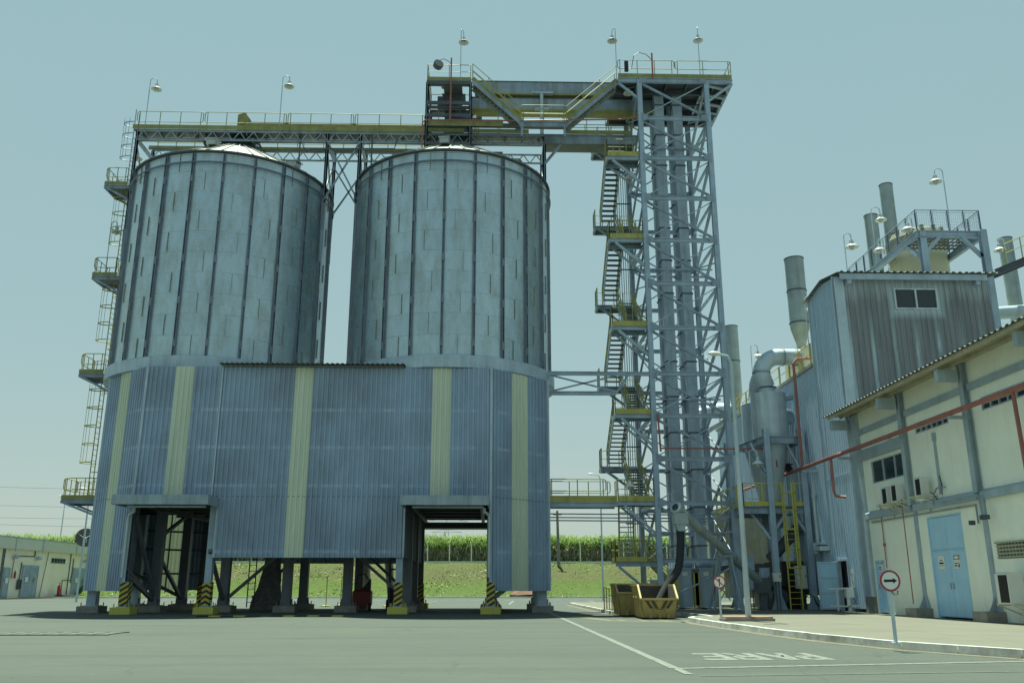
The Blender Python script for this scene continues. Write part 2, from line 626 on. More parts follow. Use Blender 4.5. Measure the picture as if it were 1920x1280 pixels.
def mat_ground():
    m, nt, b = NT('worn_asphalt')
    big = noise(nt, .12, 4, .55)
    streak = noise(nt, .5, 5, .6, stretch=(.16, 1.1, 1))
    fine = noise(nt, 45, 3, .75)
    mid = noise(nt, 2.4, 6, .8, stretch=(.55, 1.5, 1))
    c = mixc(nt, ramp(nt, big, .3, .7), (.088, .107, .090), (.114, .130, .104))
    c = mixc(nt, math_n(nt, 'MULTIPLY', ramp(nt, streak, .50, .66), .85), c, (.052, .058, .053))
    str2 = noise(nt, 1.6, 5, .7, stretch=(.10, 1.3, 1))
    c = mixc(nt, math_n(nt, 'MULTIPLY', ramp(nt, str2, .52, .64), .65), c, (.058, .064, .058))
    c = mixc(nt, math_n(nt, 'MULTIPLY', ramp(nt, str2, .46, .34), .35), c, (.15, .155, .125))
    oil = ramp(nt, noise(nt, .42, 3, .5), .70, .78)
    c = mixc(nt, math_n(nt, 'MULTIPLY', oil, .7), c, (.035, .036, .034))
    st2 = noise(nt, .30, 5, .6, stretch=(.35, .8, 1))
    c = mixc(nt, math_n(nt, 'MULTIPLY', ramp(nt, st2, .58, .76), .5), c, (.165, .145, .098))
    c = mixc(nt, math_n(nt, 'MULTIPLY', ramp(nt, mid, .46, .64), .55), c, (.064, .070, .062))
    # tyre tracks sweeping across the yard
    g = nt.nodes.new('ShaderNodeNewGeometry')
    sp = nt.nodes.new('ShaderNodeSeparateXYZ')
    lk(nt, g.outputs['Position'], sp.inputs[0])
    wob = math_n(nt, 'MULTIPLY', math_n(nt, 'SUBTRACT', noise(nt, .06, 2), .5), 9.0)
    yy = math_n(nt, 'ADD', math_n(nt, 'ADD', sp.outputs['Y'], wob), math_n(nt, 'MULTIPLY', sp.outputs['X'], .12))
    fr = math_n(nt, 'FRACT', math_n(nt, 'DIVIDE', yy, 2.1))
    tr = ramp(nt, math_n(nt, 'ABSOLUTE', math_n(nt, 'SUBTRACT', fr, .5)), .13, .04)
    tr = math_n(nt, 'MULTIPLY', tr, ramp(nt, noise(nt, .22, 4, .6, stretch=(.3, 1.2, 1)), .44, .62))
    tr = math_n(nt, 'MULTIPLY', tr, ramp(nt, noise(nt, 6, 4, .8), .25, .6))
    c = mixc(nt, math_n(nt, 'MULTIPLY', tr, .6), c, (.055, .058, .053))
    # spilt dust near the drive-through
    dx = math_n(nt, 'ABSOLUTE', math_n(nt, 'ADD', sp.outputs['X'], 3.6))
    dy = math_n(nt, 'ABSOLUTE', math_n(nt, 'SUBTRACT', sp.outputs['Y'], 26.5))
    sp_ = math_n(nt, 'MULTIPLY', ramp(nt, dx, 3.6, .3), ramp(nt, dy, 2.6, .2))
    sp_ = math_n(nt, 'MULTIPLY', sp_, ramp(nt, noise(nt, 1.3, 5, .7, stretch=(.5, 1.6, 1)), .42, .68))
    c = mixc(nt, math_n(nt, 'MULTIPLY', sp_, .7), c, (.22, .17, .105))
    gr = noise(nt, 7.5, 5, .85, stretch=(.45, 1.5, 1))
    c = mixc(nt, ramp(nt, gr, .28, .46), mixc(nt, .72, c, (.035, .038, .035)), c)
    c = mixc(nt, ramp(nt, gr, .56, .72), c, mixc(nt, .55, c, (.24, .235, .19)))
    c = mixc(nt, ramp(nt, fine, .05, .95), mixc(nt, .62, c, (.03, .03, .028)), mixc(nt, .34, c, (.26, .26, .22)))
    vo = nt.nodes.new('ShaderNodeTexVoronoi')
    vo.inputs['Scale'].default_value = 1.1
    lk(nt, g.outputs['Position'], vo.inputs['Vector'])
    c = mixc(nt, ramp(nt, vo.outputs['Distance'], .05, .025), c, (.03, .03, .027))
    # hairline cracks
    vc = nt.nodes.new('ShaderNodeTexVoronoi')
    vc.feature = 'DISTANCE_TO_EDGE'
    vc.inputs['Scale'].default_value = .16
    mp = nt.nodes.new('ShaderNodeVectorMath')
    mp.operation = 'ADD'
    lk(nt, g.outputs['Position'], mp.inputs[0])
    nn = nt.nodes.new('ShaderNodeTexNoise')
    nn.inputs['Scale'].default_value = .8
    lk(nt, g.outputs['Position'], nn.inputs['Vector'])
    lk(nt, nn.outputs['Color'], mp.inputs[1])
    lk(nt, mp.outputs[0], vc.inputs['Vector'])
    ck = math_n(nt, 'MULTIPLY', ramp(nt, vc.outputs['Distance'], .006, .002), ramp(nt, noise(nt, .25, 3), .5, .6))
    c = mixc(nt, math_n(nt, 'MULTIPLY', ck, .4), c, (.035, .037, .034))
    c = mixc(nt, 1., c, (SUNLIT * .83, SUNLIT * .93, SUNLIT * .89), 'MULTIPLY')
    lk(nt, c, b.inputs['Base Color'])
    b.inputs['Roughness'].default_value = .9
    bp = nd(nt, 'ShaderNodeBump', i_Strength=.6, i_Distance=.015)
    lk(nt, fine, bp.inputs['Height'])
    lk(nt, bp.outputs[0], b.inputs['Normal'])
    return m


M['asphalt'] = mat_ground()


def mat_sidewalk():
    m, nt, b = NT('sunbleached_concrete')
    n1 = noise(nt, .5, 6, .65)
    n2 = noise(nt, 30, 3, .7)
    c = mixc(nt, ramp(nt, n1, .3, .7), (.175, .168, .127), (.222, .212, .16))
    n3 = noise(nt, .9, 5, .7, stretch=(.4, 1.2, 1))
    c = mixc(nt, math_n(nt, 'MULTIPLY', ramp(nt, n3, .55, .75), .5), c, (.14, .125, .085))
    c = mixc(nt, math_n(nt, 'MULTIPLY', n2, .3), c, (.11, .11, .09))
    # saw-cut joints every 3 m
    g = nt.nodes.new('ShaderNodeNewGeometry')
    sp = nt.nodes.new('ShaderNodeSeparateXYZ')
    lk(nt, g.outputs['Position'], sp.inputs[0])
    tot = None
    for ax in ('X', 'Y'):
        fr = math_n(nt, 'FRACT', math_n(nt, 'DIVIDE', sp.outputs[ax], 3.0))
        k = ramp(nt, math_n(nt, 'ABSOLUTE', math_n(nt, 'SUBTRACT', fr, .5)), .008, .004)
        tot = k if tot is None else math_n(nt, 'MAXIMUM', tot, k)
    c = mixc(nt, math_n(nt, 'MULTIPLY', tot, .7), c, (.07, .066, .05))
    c = mixc(nt, 1., c, (SUNLIT,) * 3, 'MULTIPLY')
    lk(nt, c, b.inputs['Base Color'])
    b.inputs['Roughness'].default_value = .9
    return m


M['sidewalk'] = mat_sidewalk()
M['kerb'] = paint('worn_white_kerb_paint', (.68, .69, .63), .8, var=.15, scale=2.5, dirt=(.24, .22, .18), dirt_amt=.85, streak=False, bump=.3)


def mat_marking(name, col, lo=.34, hi=.50):
    m, nt, b = NT(name)
    n1 = noise(nt, 7, 6, .8)
    c = mixc(nt, ramp(nt, n1, lo, hi), (.115, .12, .10), col)
    c = mixc(nt, 1., c, (SUNLIT,) * 3, 'MULTIPLY')
    lk(nt, c, b.inputs['Base Color'])
    b.inputs['Roughness'].default_value = .8
    return m


M['mark_white'] = mat_marking('worn_white_road_paint', (.25, .26, .225), .36, .56)
M['mark_yellow'] = mat_marking('worn_yellow_road_paint', (.25, .215, .085), .38, .6)


def mat_grass():
    m, nt, b = NT('rough_grass')
    a = noise(nt, .28, 5, .65, stretch=(1, 1, 1.5))
    d = noise(nt, 1.6, 6, .8)
    c = mixc(nt, ramp(nt, d, .3, .7), (.085, .135, .034), (.155, .205, .06))
    g = nt.nodes.new('ShaderNodeNewGeometry')
    sp = nt.nodes.new('ShaderNodeSeparateXYZ')
    lk(nt, g.outputs['Position'], sp.inputs[0])
    # dry thatch on the upper slope
    band = math_n(nt, 'MULTIPLY', ramp(nt, sp.outputs['Z'], 1.2, 2.4), ramp(nt, sp.outputs['Z'], 4.15, 3.6))
    f = math_n(nt, 'MULTIPLY', ramp(nt, math_n(nt, 'ADD', math_n(nt, 'MULTIPLY', a, .7), math_n(nt, 'MULTIPLY', band, .25)), .38, .62), .7)
    c = mixc(nt, f, c, mixc(nt, d, (0.1156, 0.0986, 0.0544), (0.1972, 0.1802, 0.0952)))
    c = mixc(nt, 1., c, (SUNLIT,) * 3, 'MULTIPLY')
    lk(nt, c, b.inputs['Base Color'])
    b.inputs['Roughness'].default_value = .95
    b.inputs['Specular IOR Level'].default_value = .1
    bp = nd(nt, 'ShaderNodeBump', i_Strength=1.0, i_Distance=.2)
    lk(nt, noise(nt, 2.2, 6, .8), bp.inputs['Height'])
    lk(nt, bp.outputs[0], b.inputs['Normal'])
    return m


M['grass'] = mat_grass()


def mat_leaf(name, c1, c2, trans=.35):
    m, nt, b = NT(name)
    n1 = noise(nt, 1.1, 3)
    c = mixc(nt, ramp(nt, n1, .3, .7), c1, c2)
    c = mixc(nt, 1., c, (.85,) * 3, 'MULTIPLY')
    lk(nt, c, b.inputs['Base Color'])
    b.inputs['Roughness'].default_value = .6
    tr = nt.nodes.new('ShaderNodeBsdfTranslucent')
    lk(nt, c, tr.inputs[0])
    mx = nt.nodes.new('ShaderNodeMixShader')
    mx.inputs[0].default_value = trans
    lk(nt, b.outputs[0], mx.inputs[1])
    lk(nt, tr.outputs[0], mx.inputs[2])
    lk(nt, mx.outputs[0], nt.nodes['Material Output'].inputs[0])
    return m


M['cane_green'] = mat_leaf('cane_leaf_green', (.20, .34, .07), (.33, .46, .12), .5)
M['cane_pale'] = mat_leaf('cane_leaf_pale', (0.204, 0.2448, 0.102), (0.2584, 0.272, 0.136))
M['cane_dry'] = mat_leaf('cane_leaf_dry', (.46, .44, .30), (.68, .64, .48), .45)
M['grass_blade'] = mat_leaf('grass_blade', (.11, .18, .045), (.18, .25, .07), .4)


def mat_render_wall(name, col, stain, amt=.4):
    m, nt, b = NT(name)
    n1 = noise(nt, .7, 6, .65)
    n2 = noise(nt, 1.4, 5, .7, stretch=(1.6, 1.6, .25))
    c = mixc(nt, ramp(nt, n1, .3, .7), tuple(x * .93 for x in col), tuple(x * 1.05 for x in col))
    c = mixc(nt, math_n(nt, 'MULTIPLY', ramp(nt, n2, .5, .78), amt), c, stain)
    n4 = noise(nt, 3.0, 4, .7, stretch=(1.5, 1.5, .12))
    c = mixc(nt, math_n(nt, 'MULTIPLY', ramp(nt, n4, .56, .72), .3), c, tuple(x * .66 for x in col))
    # splash-stained foot of the wall
    g = nt.nodes.new('ShaderNodeNewGeometry')
    sp = nt.nodes.new('ShaderNodeSeparateXYZ')
    lk(nt, g.outputs['Position'], sp.inputs[0])
    foot = math_n(nt, 'MULTIPLY', ramp(nt, sp.outputs['Z'], .9, .2), ramp(nt, noise(nt, 2.5, 5, .7), .4, .65))
    c = mixc(nt, math_n(nt, 'MULTIPLY', foot, .5), c, tuple(x * .62 for x in col))
    lk(nt, c, b.inputs['Base Color'])
    b.inputs['Roughness'].default_value = .85
    bp = nd(nt, 'ShaderNodeBump', i_Strength=.25, i_Distance=.01)
    lk(nt, noise(nt, 25, 4), bp.inputs['Height'])
    lk(nt, bp.outputs[0], b.inputs['Normal'])
    return m


M['cream'] = mat_render_wall('cream_rendered_wall', (.86, .90, .79), (.74, .76, .62))
M['cream_far'] = mat_render_wall('peach_rendered_wall', (.84, .79, .65), (.70, .61, .46))
M['fascia'] = mat_render_wall('pale_concrete_fascia', (.60, .62, .53), (.46, .46, .38))
M['tank'] = mat_render_wall('cream_tank_paint', (.66, .65, .47), (.5, .46, .3))


def mat_skip():
    m, nt, b = NT('scuffed_yellow_skip')
    n1 = noise(nt, 2.2, 6, .75)
    n2 = noise(nt, 6, 6, .8, stretch=(1, 1, .4))
    c = mixc(nt, ramp(nt, n1, .3, .7), (.37, .265, .085), (.43, .325, .115))
    c = mixc(nt, math_n(nt, 'MULTIPLY', ramp(nt, n2, .5, .68), .85), c, (.13, .08, .045))
    lk(nt, c, b.inputs['Base Color'])
    b.inputs['Roughness'].default_value = .65
    return m


M['skip'] = mat_skip()
M['drain'] = paint('worn_concrete_drain', (.11, .115, .10), .9, var=.3, scale=4)
# ================================================================ THE SETTING
g = MB()
g.quad((-900, -60, 0), (900, -60, 0), (900, 1500, 0), (-900, 1500, 0))
g.build('ground', M['asphalt'], kind='structure')

# raised walkway beside the workshops: (x, y) outline of its kerb line
SWZ = .15
edge = [(30, 10.5), (13.2, 13.2), (10.9, 14.2), (9.25, 15.9), (8.2, 18.2), (7.65, 20.8), (7.35, 23.5), (7.15, 27), (7.05, 30.5), (7.1, 32.6),
        (7.5, 33.6), (8.3, 33.9), (8.3, 39.2), (7.6, 39.9), (6.0, 40.0), (5.5, 40.6), (5.5, 62), (6.2, 64), (30, 64)]
top = MB()
inner = []
E2 = [V((x, y, 0)) for x, y in edge]
for i, p in enumerate(E2):
    d = (E2[min(i + 1, len(E2) - 1)] - E2[max(i - 1, 0)]).normalized()
    inner.append(p + V((d.y, -d.x, 0)) * .14)
top.add([(p.x, p.y, SWZ - .004) for p in inner], [tuple(range(len(inner)))])
top.build('sidewalk', M['sidewalk'], kind='structure')
kb = MB()
for i in range(1, len(E2) - 2):
    a, b, c, d = E2[i], E2[i + 1], inner[i + 1], inner[i]
    n = max(1, int((b - a).length / .9))
    for k in range(n):
        t0, t1 = k / n + .006, (k + 1) / n - .006
        a0, a1, d0, d1 = a.lerp(b, t0), a.lerp(b, t1), d.lerp(c, t0), d.lerp(c, t1)
        up = V((0, 0, SWZ + random.uniform(-.004, .006)))
        kb.prism([a0, a1, d1, d0], up)
kb.build('kerb', M['kerb'], kind='structure')
gut = MB()
for i in range(1, len(E2) - 3):
    d = (E2[i + 1] - E2[i])
    nrm = V((-d.y, d.x, 0)).normalized() * .3
    gut.quad(E2[i] + V((0, 0, .004)), E2[i + 1] + V((0, 0, .004)), E2[i + 1] + nrm + V((0, 0, .004)), E2[i] + nrm + V((0, 0, .004)))
gut.build('gutter', paint('dusty_gutter_concrete', (.145, .13, .092), .9, var=.25, scale=3), kind='structure')

# painted lines
z1 = .005
mk = MB()
mk.quad((2.78, 14.2, z1), (2.93, 14.2, z1), (3.07, 62, z1), (2.92, 62, z1))
mk.quad((2.85, 14.05, z1 + .001), (9.2, 15.25, z1 + .001), (9.15, 15.42, z1 + .001), (2.84, 14.2, z1 + .001))
mk.quad((2.8, 13.2, z1 + .002), (2.92, 13.2, z1 + .002), (2.93, 14.05, z1 + .002), (2.8, 14.05, z1 + .002))
mk.build('road_marking', M['mark_white'], kind='structure')
mk = MB()
mk.quad((2.95, 12.9, z1 + .003), (14, 14.2, z1 + .003), (14, 14.27, z1 + .003), (2.95, 12.95, z1 + .003))
mk.build('road_marking', mat_marking('faint_road_paint', (.2, .2, .175), .45, .6), kind='structure')
# PARE, painted for traffic coming the other way
L = MB()
z2 = .004


def stroke(pts):
    L.add([(3.72 + (x - 3.52) * .774, y, z2) for x, y in pts], [tuple(range(len(pts)))])


yt, yb = 15.72, 17.30      # head and foot of the letters
w = .19
# E
stroke([(4.03, yt), (4.25, yt), (4.25, yb), (4.03, yb)])
for y0, y1, x0 in ((yt, yt + .3, 3.52), (16.33, 16.62, 3.66), (yb - .3, yb, 3.6)):
    stroke([(x0, y0), (4.03, y0), (4.03, y1), (x0, y1)])
# R
stroke([(4.80, yt), (5.02, yt), (5.02, yb), (4.80, yb)])
stroke([(4.45, yt), (4.80, yt), (4.80, yt + .27), (4.50, yt + .27)])
stroke([(4.45, 16.33), (4.80, 16.33), (4.80, 16.6), (4.45, 16.6)])
stroke([(4.33, yt + .15), (4.45, yt), (4.50, yt + .27), (4.50, 16.33), (4.45, 16.6), (4.33, 16.45)])
stroke([(4.55, 16.6), (4.74, 16.6), (4.50, yb), (4.28, yb)])
# A
stroke([(5.36, yt), (5.56, yt), (5.32, yb), (5.12, yb)])
stroke([(5.56, yt), (5.60, yt), (5.82, yb), (5.61, yb), (5.47, 16.1)])
stroke([(5.44, 16.5), (5.56, 16.5), (5.63, 16.75), (5.40, 16.75)])
# P
stroke([(6.18, yt), (6.40, yt), (6.40, yb), (6.18, yb)])
stroke([(5.92, yt), (6.18, yt), (6.18, yt + .27), (5.95, yt + .27)])
stroke([(5.92, 16.4), (6.18, 16.4), (6.18, 16.68), (5.92, 16.68)])
stroke([(5.78, yt + .15), (5.92, yt), (5.97, yt + .27), (5.97, 16.4), (5.92, 16.68), (5.78, 16.5)])
L.build('road_lettering', M['mark_white'], kind='structure')
hz = MB()
hz.quad((4.2, 33.4, .004), (6.9, 31.9, .004), (6.98, 32.5, .004), (4.4, 34.0, .004))
hz.quad((3.4, 38.0, .004), (5.4, 36.6, .004), (5.4, 37.4, .004), (3.6, 38.8, .004))
hz.quad((4.2, 34.0, .004), (4.7, 34.0, .004), (4.1, 37.3, .004), (3.6, 37.5, .004))
for k in range(3):
    hz.quad((4.9 + k * .75, 33.1 - k * .25, .0045), (5.15 + k * .75, 33.0 - k * .25, .0045), (5.0 + k * .75, 34.6 - k * .1, .0045), (4.75 + k * .75, 34.7 - k * .1, .0045))
hz.build('road_marking', M['mark_yellow'], kind='structure')
dash = MB()
for k in range(34):
    x = -36 + k * 1.5
    dash.quad((x, 84, .004), (x + .85, 84, .004), (x + .85, 84.9, .004), (x, 84.9, .004))
for x in (-21, -12, -5.2, 1.4, 8):
    dash.quad((x, 64, .004), (x + .16, 64, .004), (x + .9, 80, .004), (x + .74, 80, .004))
dash.quad((-48, 66, .004), (-19, 69, .004), (-19, 69.4, .004), (-48, 66.4, .004))
dash.build('road_marking', M['mark_white'], kind='structure')

# speed hump in the shade of the silos, painted blocks
hump = thing('speed_bump', (-9, 38.6, 0), 'low speed bump with yellow blocks in the shade of the silos', 'speed bump')
hb = MB()
for k in range(12):
    x = -12.0 + k * .5
    if k == 5:
        continue
    hb.prism([(x, 38.2 + k * .03, 0), (x + .46, 38.2 + k * .03, 0), (x + .46, 38.3 + k * .03, .05), (x + .46, 38.45 + k * .03, .05), (x, 38.45 + k * .03, .05), (x, 38.3 + k * .03, .05)][:2] +
             [(x + .46, 38.62 + k * .03, 0), (x, 38.62 + k * .03, 0)], (0, 0, .045), k % 2)
hb.build('rubber_blocks', [M['black'], M['yellow_clean']], hump)

# manhole frame in the yard
mh = thing('drain_cover', (-11.6, 24.6, 0), 'pale rectangular drain cover set in the yard at far left', 'drain cover')
mm = MB()
for i in range(9):
    mm.box(-13.5 + i * .42, 24.05, .003, -13.5 + i * .42 + .34, 25.25, .02)
mm.box(-13.6, 23.95, .002, -9.7, 24.05, .024)
mm.box(-13.6, 25.25, .002, -9.7, 25.35, .024)
mm.build('grille', M['drain'], mh)
M['canopy'] = paint('weathered_canopy_paint', (.31, .385, .44), .5, var=.2, dirt=(.17, .18, .2), dirt_amt=.7)
# ================================================================ SILO HOUSE (base building)
YF, YB = 41.8, 52.9
XL, XR = -16.5, .1
CHL, CHR = -19.35, 3.0
YC1, YC2 = 44.4, 50.3
ZT, ZG, ZP, ZS = 11.46, 4.77, 2.48, 1.0
house = thing('silo_house', (-8, 47.3, 0), 'blue-grey corrugated silo building on steel legs with two drive-through openings and pale green strips', 'building')

c = MB()
st1, st2, st3 = (-15.15, -14.25), (-9.4, -8.5), (-2.75, -1.85)
GL, GR = (-16.42, -12.62), (-3.88, -.02)
ph = .13
F = (0, -1)


def front(x0, x1, z0, z1):
    c.corr((x0, YF), (x1, YF), z0, z1, F,   .235, .06, phase=-(x0 % .235))


ZSP = 4.97
front(XL, st1[0], ZSP, ZT)
front(st1[1], GL[1], ZSP, ZT)
front(GL[1], st2[0], ZP, ZT)
front(st2[1], GR[0], ZP, ZT)
front(GR[0], st3[0], ZSP, ZT)
front(st3[1], XR, ZSP, ZT)
# chamfers
n1 = (-.7, -.75)
n2 = (.7, -.75)


def lerp2(a, b, t):
    return (a[0] + (b[0] - a[0]) * t, a[1] + (b[1] - a[1]) * t)


A, B = (XL, YF), (CHL, YC1)
c.corr(A, lerp2(A, B, .40), ZS, ZT, n1, .235, .06)
c.corr(lerp2(A, B, .68), B, ZS, ZT, n1, .235, .06)
A2, B2 = (XR, YF), (CHR, YC1)
c.corr(A2, lerp2(A2, B2, .34), ZS, ZT, n2, .235, .06)
c.corr(lerp2(A2, B2, .62), B2, ZS, ZT, n2, .235, .06)
# sides and back
c.corr((CHL, YC1), (CHL, YC2), ZS, ZT, (-1, 0), .235, .06)
c.corr((CHR, YC1), (CHR, YC2), ZS, ZT, (1, 0), .235, .06)
c.corr((CHR, YC2), (XR, YB), ZS, ZT, (.7, .75), .235, .06)
A3, B3 = (CHL, YC2), (XL, YB)
c.corr(A3, lerp2(A3, B3, .25), ZS, ZT, (-.7, .75), .235, .06)
c.corr(lerp2(A3, B3, .80), B3, ZS, ZT, (-.7, .75), .235, .06)
for x0, x1, z0 in ((XL, GL[1], ZSP), (GL[1], -8.2, ZP), (-7.5, GR[0], ZP), (GR[0], XR, ZSP)):
    c.corr((x0, YB), (x1, YB), z0, ZT, (0, 1), .235, .06)
c.build('cladding', M['clad'], house)
c = MB()
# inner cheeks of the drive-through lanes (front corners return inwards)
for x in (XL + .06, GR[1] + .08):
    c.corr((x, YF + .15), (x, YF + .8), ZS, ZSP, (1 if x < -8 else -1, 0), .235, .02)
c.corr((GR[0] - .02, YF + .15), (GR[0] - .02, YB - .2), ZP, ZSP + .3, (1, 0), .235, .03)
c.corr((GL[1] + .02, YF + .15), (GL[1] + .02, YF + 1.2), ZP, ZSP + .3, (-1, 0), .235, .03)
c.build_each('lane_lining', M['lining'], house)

for nm, segs in (('a', (((st1[0], YF), (st1[1], YF), ZSP, F),)), ('b', (((st2[0], YF), (st2[1], YF), ZP, F),)), ('c', (((st3[0], YF), (st3[1], YF), ZSP, F),)),
                 ('d', ((lerp2(A, B, .40), lerp2(A, B, .68), ZS, n1),)), ('e', ((lerp2(A2, B2, .34), lerp2(A2, B2, .62), ZS, n2),)),
                 ('f', ((lerp2(A3, B3, .25), lerp2(A3, B3, .80), ZS, (-.7, .75)),)), ('g', (((-8.2, YB), (-7.5, YB), ZP, (0, 1)),))):
    sb = MB()
    for p, q, z0, n in segs:
        sb.corr(p, q, z0, ZT - .002, n, .235, .06)
    sb.build('translucent_strip', M['strip'], house)

# corner flashings
fl = MB()
fl.bar((XL, YF - .06, ZS), (XL, YF - .06, ZT), .12, .02)
fl.bar((XR, YF - .06, ZS), (XR, YF - .06, ZT), .12, .02)
fl.bar((CHR + .02, YC1, ZS), (CHR + .02, YC1, ZT), .1, .1)
fl.bar((CHL - .02, YC1, ZS), (CHL - .02, YC1, ZT), .1, .1)
fl.bar((-12.58, YF - .06, ZP), (-12.58, YF - .06, ZSP), .08, .02)
fl.bar((-3.92, YF - .06, ZP), (-3.92, YF - .06, ZSP), .08, .02)
fl.bar((-12.9, YF - .055, ZSP), (-12.9, YF - .055, ZT), .07, .02)
fl.build_each('corner_flashing', M['skirt'], house)
# sheet overlap lines
lp = MB()
for p, q in (((XL, YF), (XR, YF)), (A, B), (A2, B2)):
    dx, dy = (q[0] - p[0]), (q[1] - p[1])
    l = sqrt(dx * dx + dy * dy)
    nx, ny = (dy / l, -dx / l) if p[0] < q[0] else (-dy / l, dx / l)
    if p == A:
        nx, ny = -dy / l * -1, 0
        nx, ny = -(YC1 - YF) / l, -(XL - CHL) / l
    lp.bar((p[0] + nx * .05, p[1] + ny * .05, 5.25), (q[0] + nx * .05, q[1] + ny * .05, 5.25), .015, .02)
lp.build_each('sheet_overlap', M['steel_dark'], house)

# ceiling with beams, low roof over the middle bay
ce = MB()
ce.prism([(XL + .12, YF + .12, 5.35), (XR - .1, YF + .12, 5.35), (CHR - .12, YC1 + .05, 5.35), (CHR - .12, YC2, 5.35), (XR - .1, YB - .12, 5.35), (XL + .12, YB - .12, 5.35), (CHL + .12, YC2, 5.35), (CHL + .12, YC1 + .05, 5.35)], (0, 0, .12))
for y in (43.2, 45.2, 47.2, 49.4, 51.4):
    e = 0 if 44.4 < y < 50.3 else 1.25
    ce.ibeam((-19 + e, y, 5.15), (2.75 - e, y, 5.15), .18, .36)
for x in (-16.1, -12.9, -9.8, -6.9, -3.6, -.3):
    ce.ibeam((x, 42.1, 4.95), (x, 52.6, 4.95), .18, .34)
ce.build('ceiling', M['steel_dark'], house)
rf = MB()
for i in range(37):
    x = -12.95 + i * .24
    rf.add([(x, 41.25, 11.50), (x + .12, 41.25, 11.56), (x + .24, 41.25, 11.50), (x + .24, 53.3, 11.62), (x + .12, 53.3, 11.68), (x, 53.3, 11.62)], [(0, 1, 4, 5), (1, 2, 3, 4)])
rf.box(-12.9, 41.5, 11.44, -4.15, 53.1, 11.485)
rf.build('roof', M['roof_sheet'], house)

# canopies over the openings
for x0, x1 in ((-16.75, -12.5), (-3.95, 0.02)):
    cn = MB()
    cn.box(x0, 40.0, 4.72, x1, 40.05, 5.15)
    cn.box(x0, 40.05, 4.72, x0 + .05, 41.74, 5.15)
    cn.box(x1 - .05, 40.05, 4.72, x1, 41.74, 5.15)
    cn.build('canopy', M['canopy'], house)
    cp = cn
    cs = MB()
    cs.box(x0 + .05, 40.05, 4.98, x1 - .05, 41.74, 5.02)
    for k in range(8):
        cs.box(x0 + .1 + k * .5, 40.08, 4.86, x0 + .16 + k * .5, 41.7, 4.975)
    cs.build('canopy_soffit', M['steel_dark'], house)
    gp = MB()
    gp.tube((x0 + .5, 40.6, 4.68), (x1 - .25, 40.6, 4.68), .055, 8)
    gp.build('gutter_pipe', M['galv_dull'], house, True)
for pts in (((-16.2, 41.3, 4.7), (-16.2, 41.3, 4.5), (-16.45, 41.45, 4.35), (-16.5, 41.5, 4.2), (-16.5, 41.5, 1.6)), ((-.2, 41.2, 4.7), (-.2, 41.2, 4.5), (.02, 41.45, 4.4), (.04, 41.5, 4.2), (.04, 41.5, 1.6))):
    dp = MB()
    dp.path(pts, .075, 8)
    dp.build('downpipe', M['galv_dull'], house, True)
hood = MB()
hood.box(GL[0], 52.95, 4.5, GL[1] + .2, 54.2, 4.85)
hood.box(GR[0], 52.95, 4.5, GR[1], 54.2, 4.85)
hood.build_each('rear_canopy', M['steel_dark'], house)


# columns with footings
def column(x, y, w, d, z1, kind):
    cb = MB()
    if kind == 'box':
        cb.box(x - w / 2, y - d / 2, .3, x + w / 2, y + d / 2, z1)
        for sx in (-1, 1):
            cb.box(x + sx * (w / 2 + .02) - .06, y - .04, .3, x + sx * (w / 2 + .02) + .06, y + .04, .62)
    else:
        cb.ibeam((x, y, .3), (x, y, z1), w, d, up=(0, 1, 0), t=.035)
    cb.box(x - w * .8, y - d * .8, .3, x + w * .8, y + d * .8, .335)
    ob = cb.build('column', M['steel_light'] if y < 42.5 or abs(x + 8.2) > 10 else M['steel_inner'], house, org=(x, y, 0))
    f = MB()
    s = .52 if w > .3 else .45
    f.box(x - s, y - s, 0, x + s, y + s, .30)
    for sx in (-1, 1):
        for sy in (-1, 1):
            f.tube((x + sx * s * .72, y + sy * s * .72, .3), (x + sx * s * .72, y + sy * s * .72, .47), .025, 6)
    return ob, f


for x, y, ch, zt in ((-16.42, 41.9, False, 1.4), (-12.8, 42.1, True, 4.9), (-4.1, 42.1, False, 4.9), (.12, 41.9, False, 1.4), (-12.6, 53.0, True, 5.3), (-16.45, 53.0, False, 5.3), (-3.9, 53.0, False, 5.3)):
    ob, f = column(x, y, .30, .34, zt, 'box')
    f.build('footing', M['yellow_clean'], ob, org=(x, y, 0))
    h = MB()
    h.box(x - .19, y - .215, .36, x + .19, y + .215, 1.38)
    h.build('hazard_band', M['chevron' if ch else 'hazard'], ob, org=(x, y, 0))
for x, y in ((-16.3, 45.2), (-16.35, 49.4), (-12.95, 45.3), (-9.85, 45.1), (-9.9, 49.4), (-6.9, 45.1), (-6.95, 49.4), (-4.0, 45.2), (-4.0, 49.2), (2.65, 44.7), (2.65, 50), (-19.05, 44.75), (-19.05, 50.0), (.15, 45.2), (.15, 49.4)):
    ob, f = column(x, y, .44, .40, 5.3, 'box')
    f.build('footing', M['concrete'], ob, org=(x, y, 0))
br = MB()
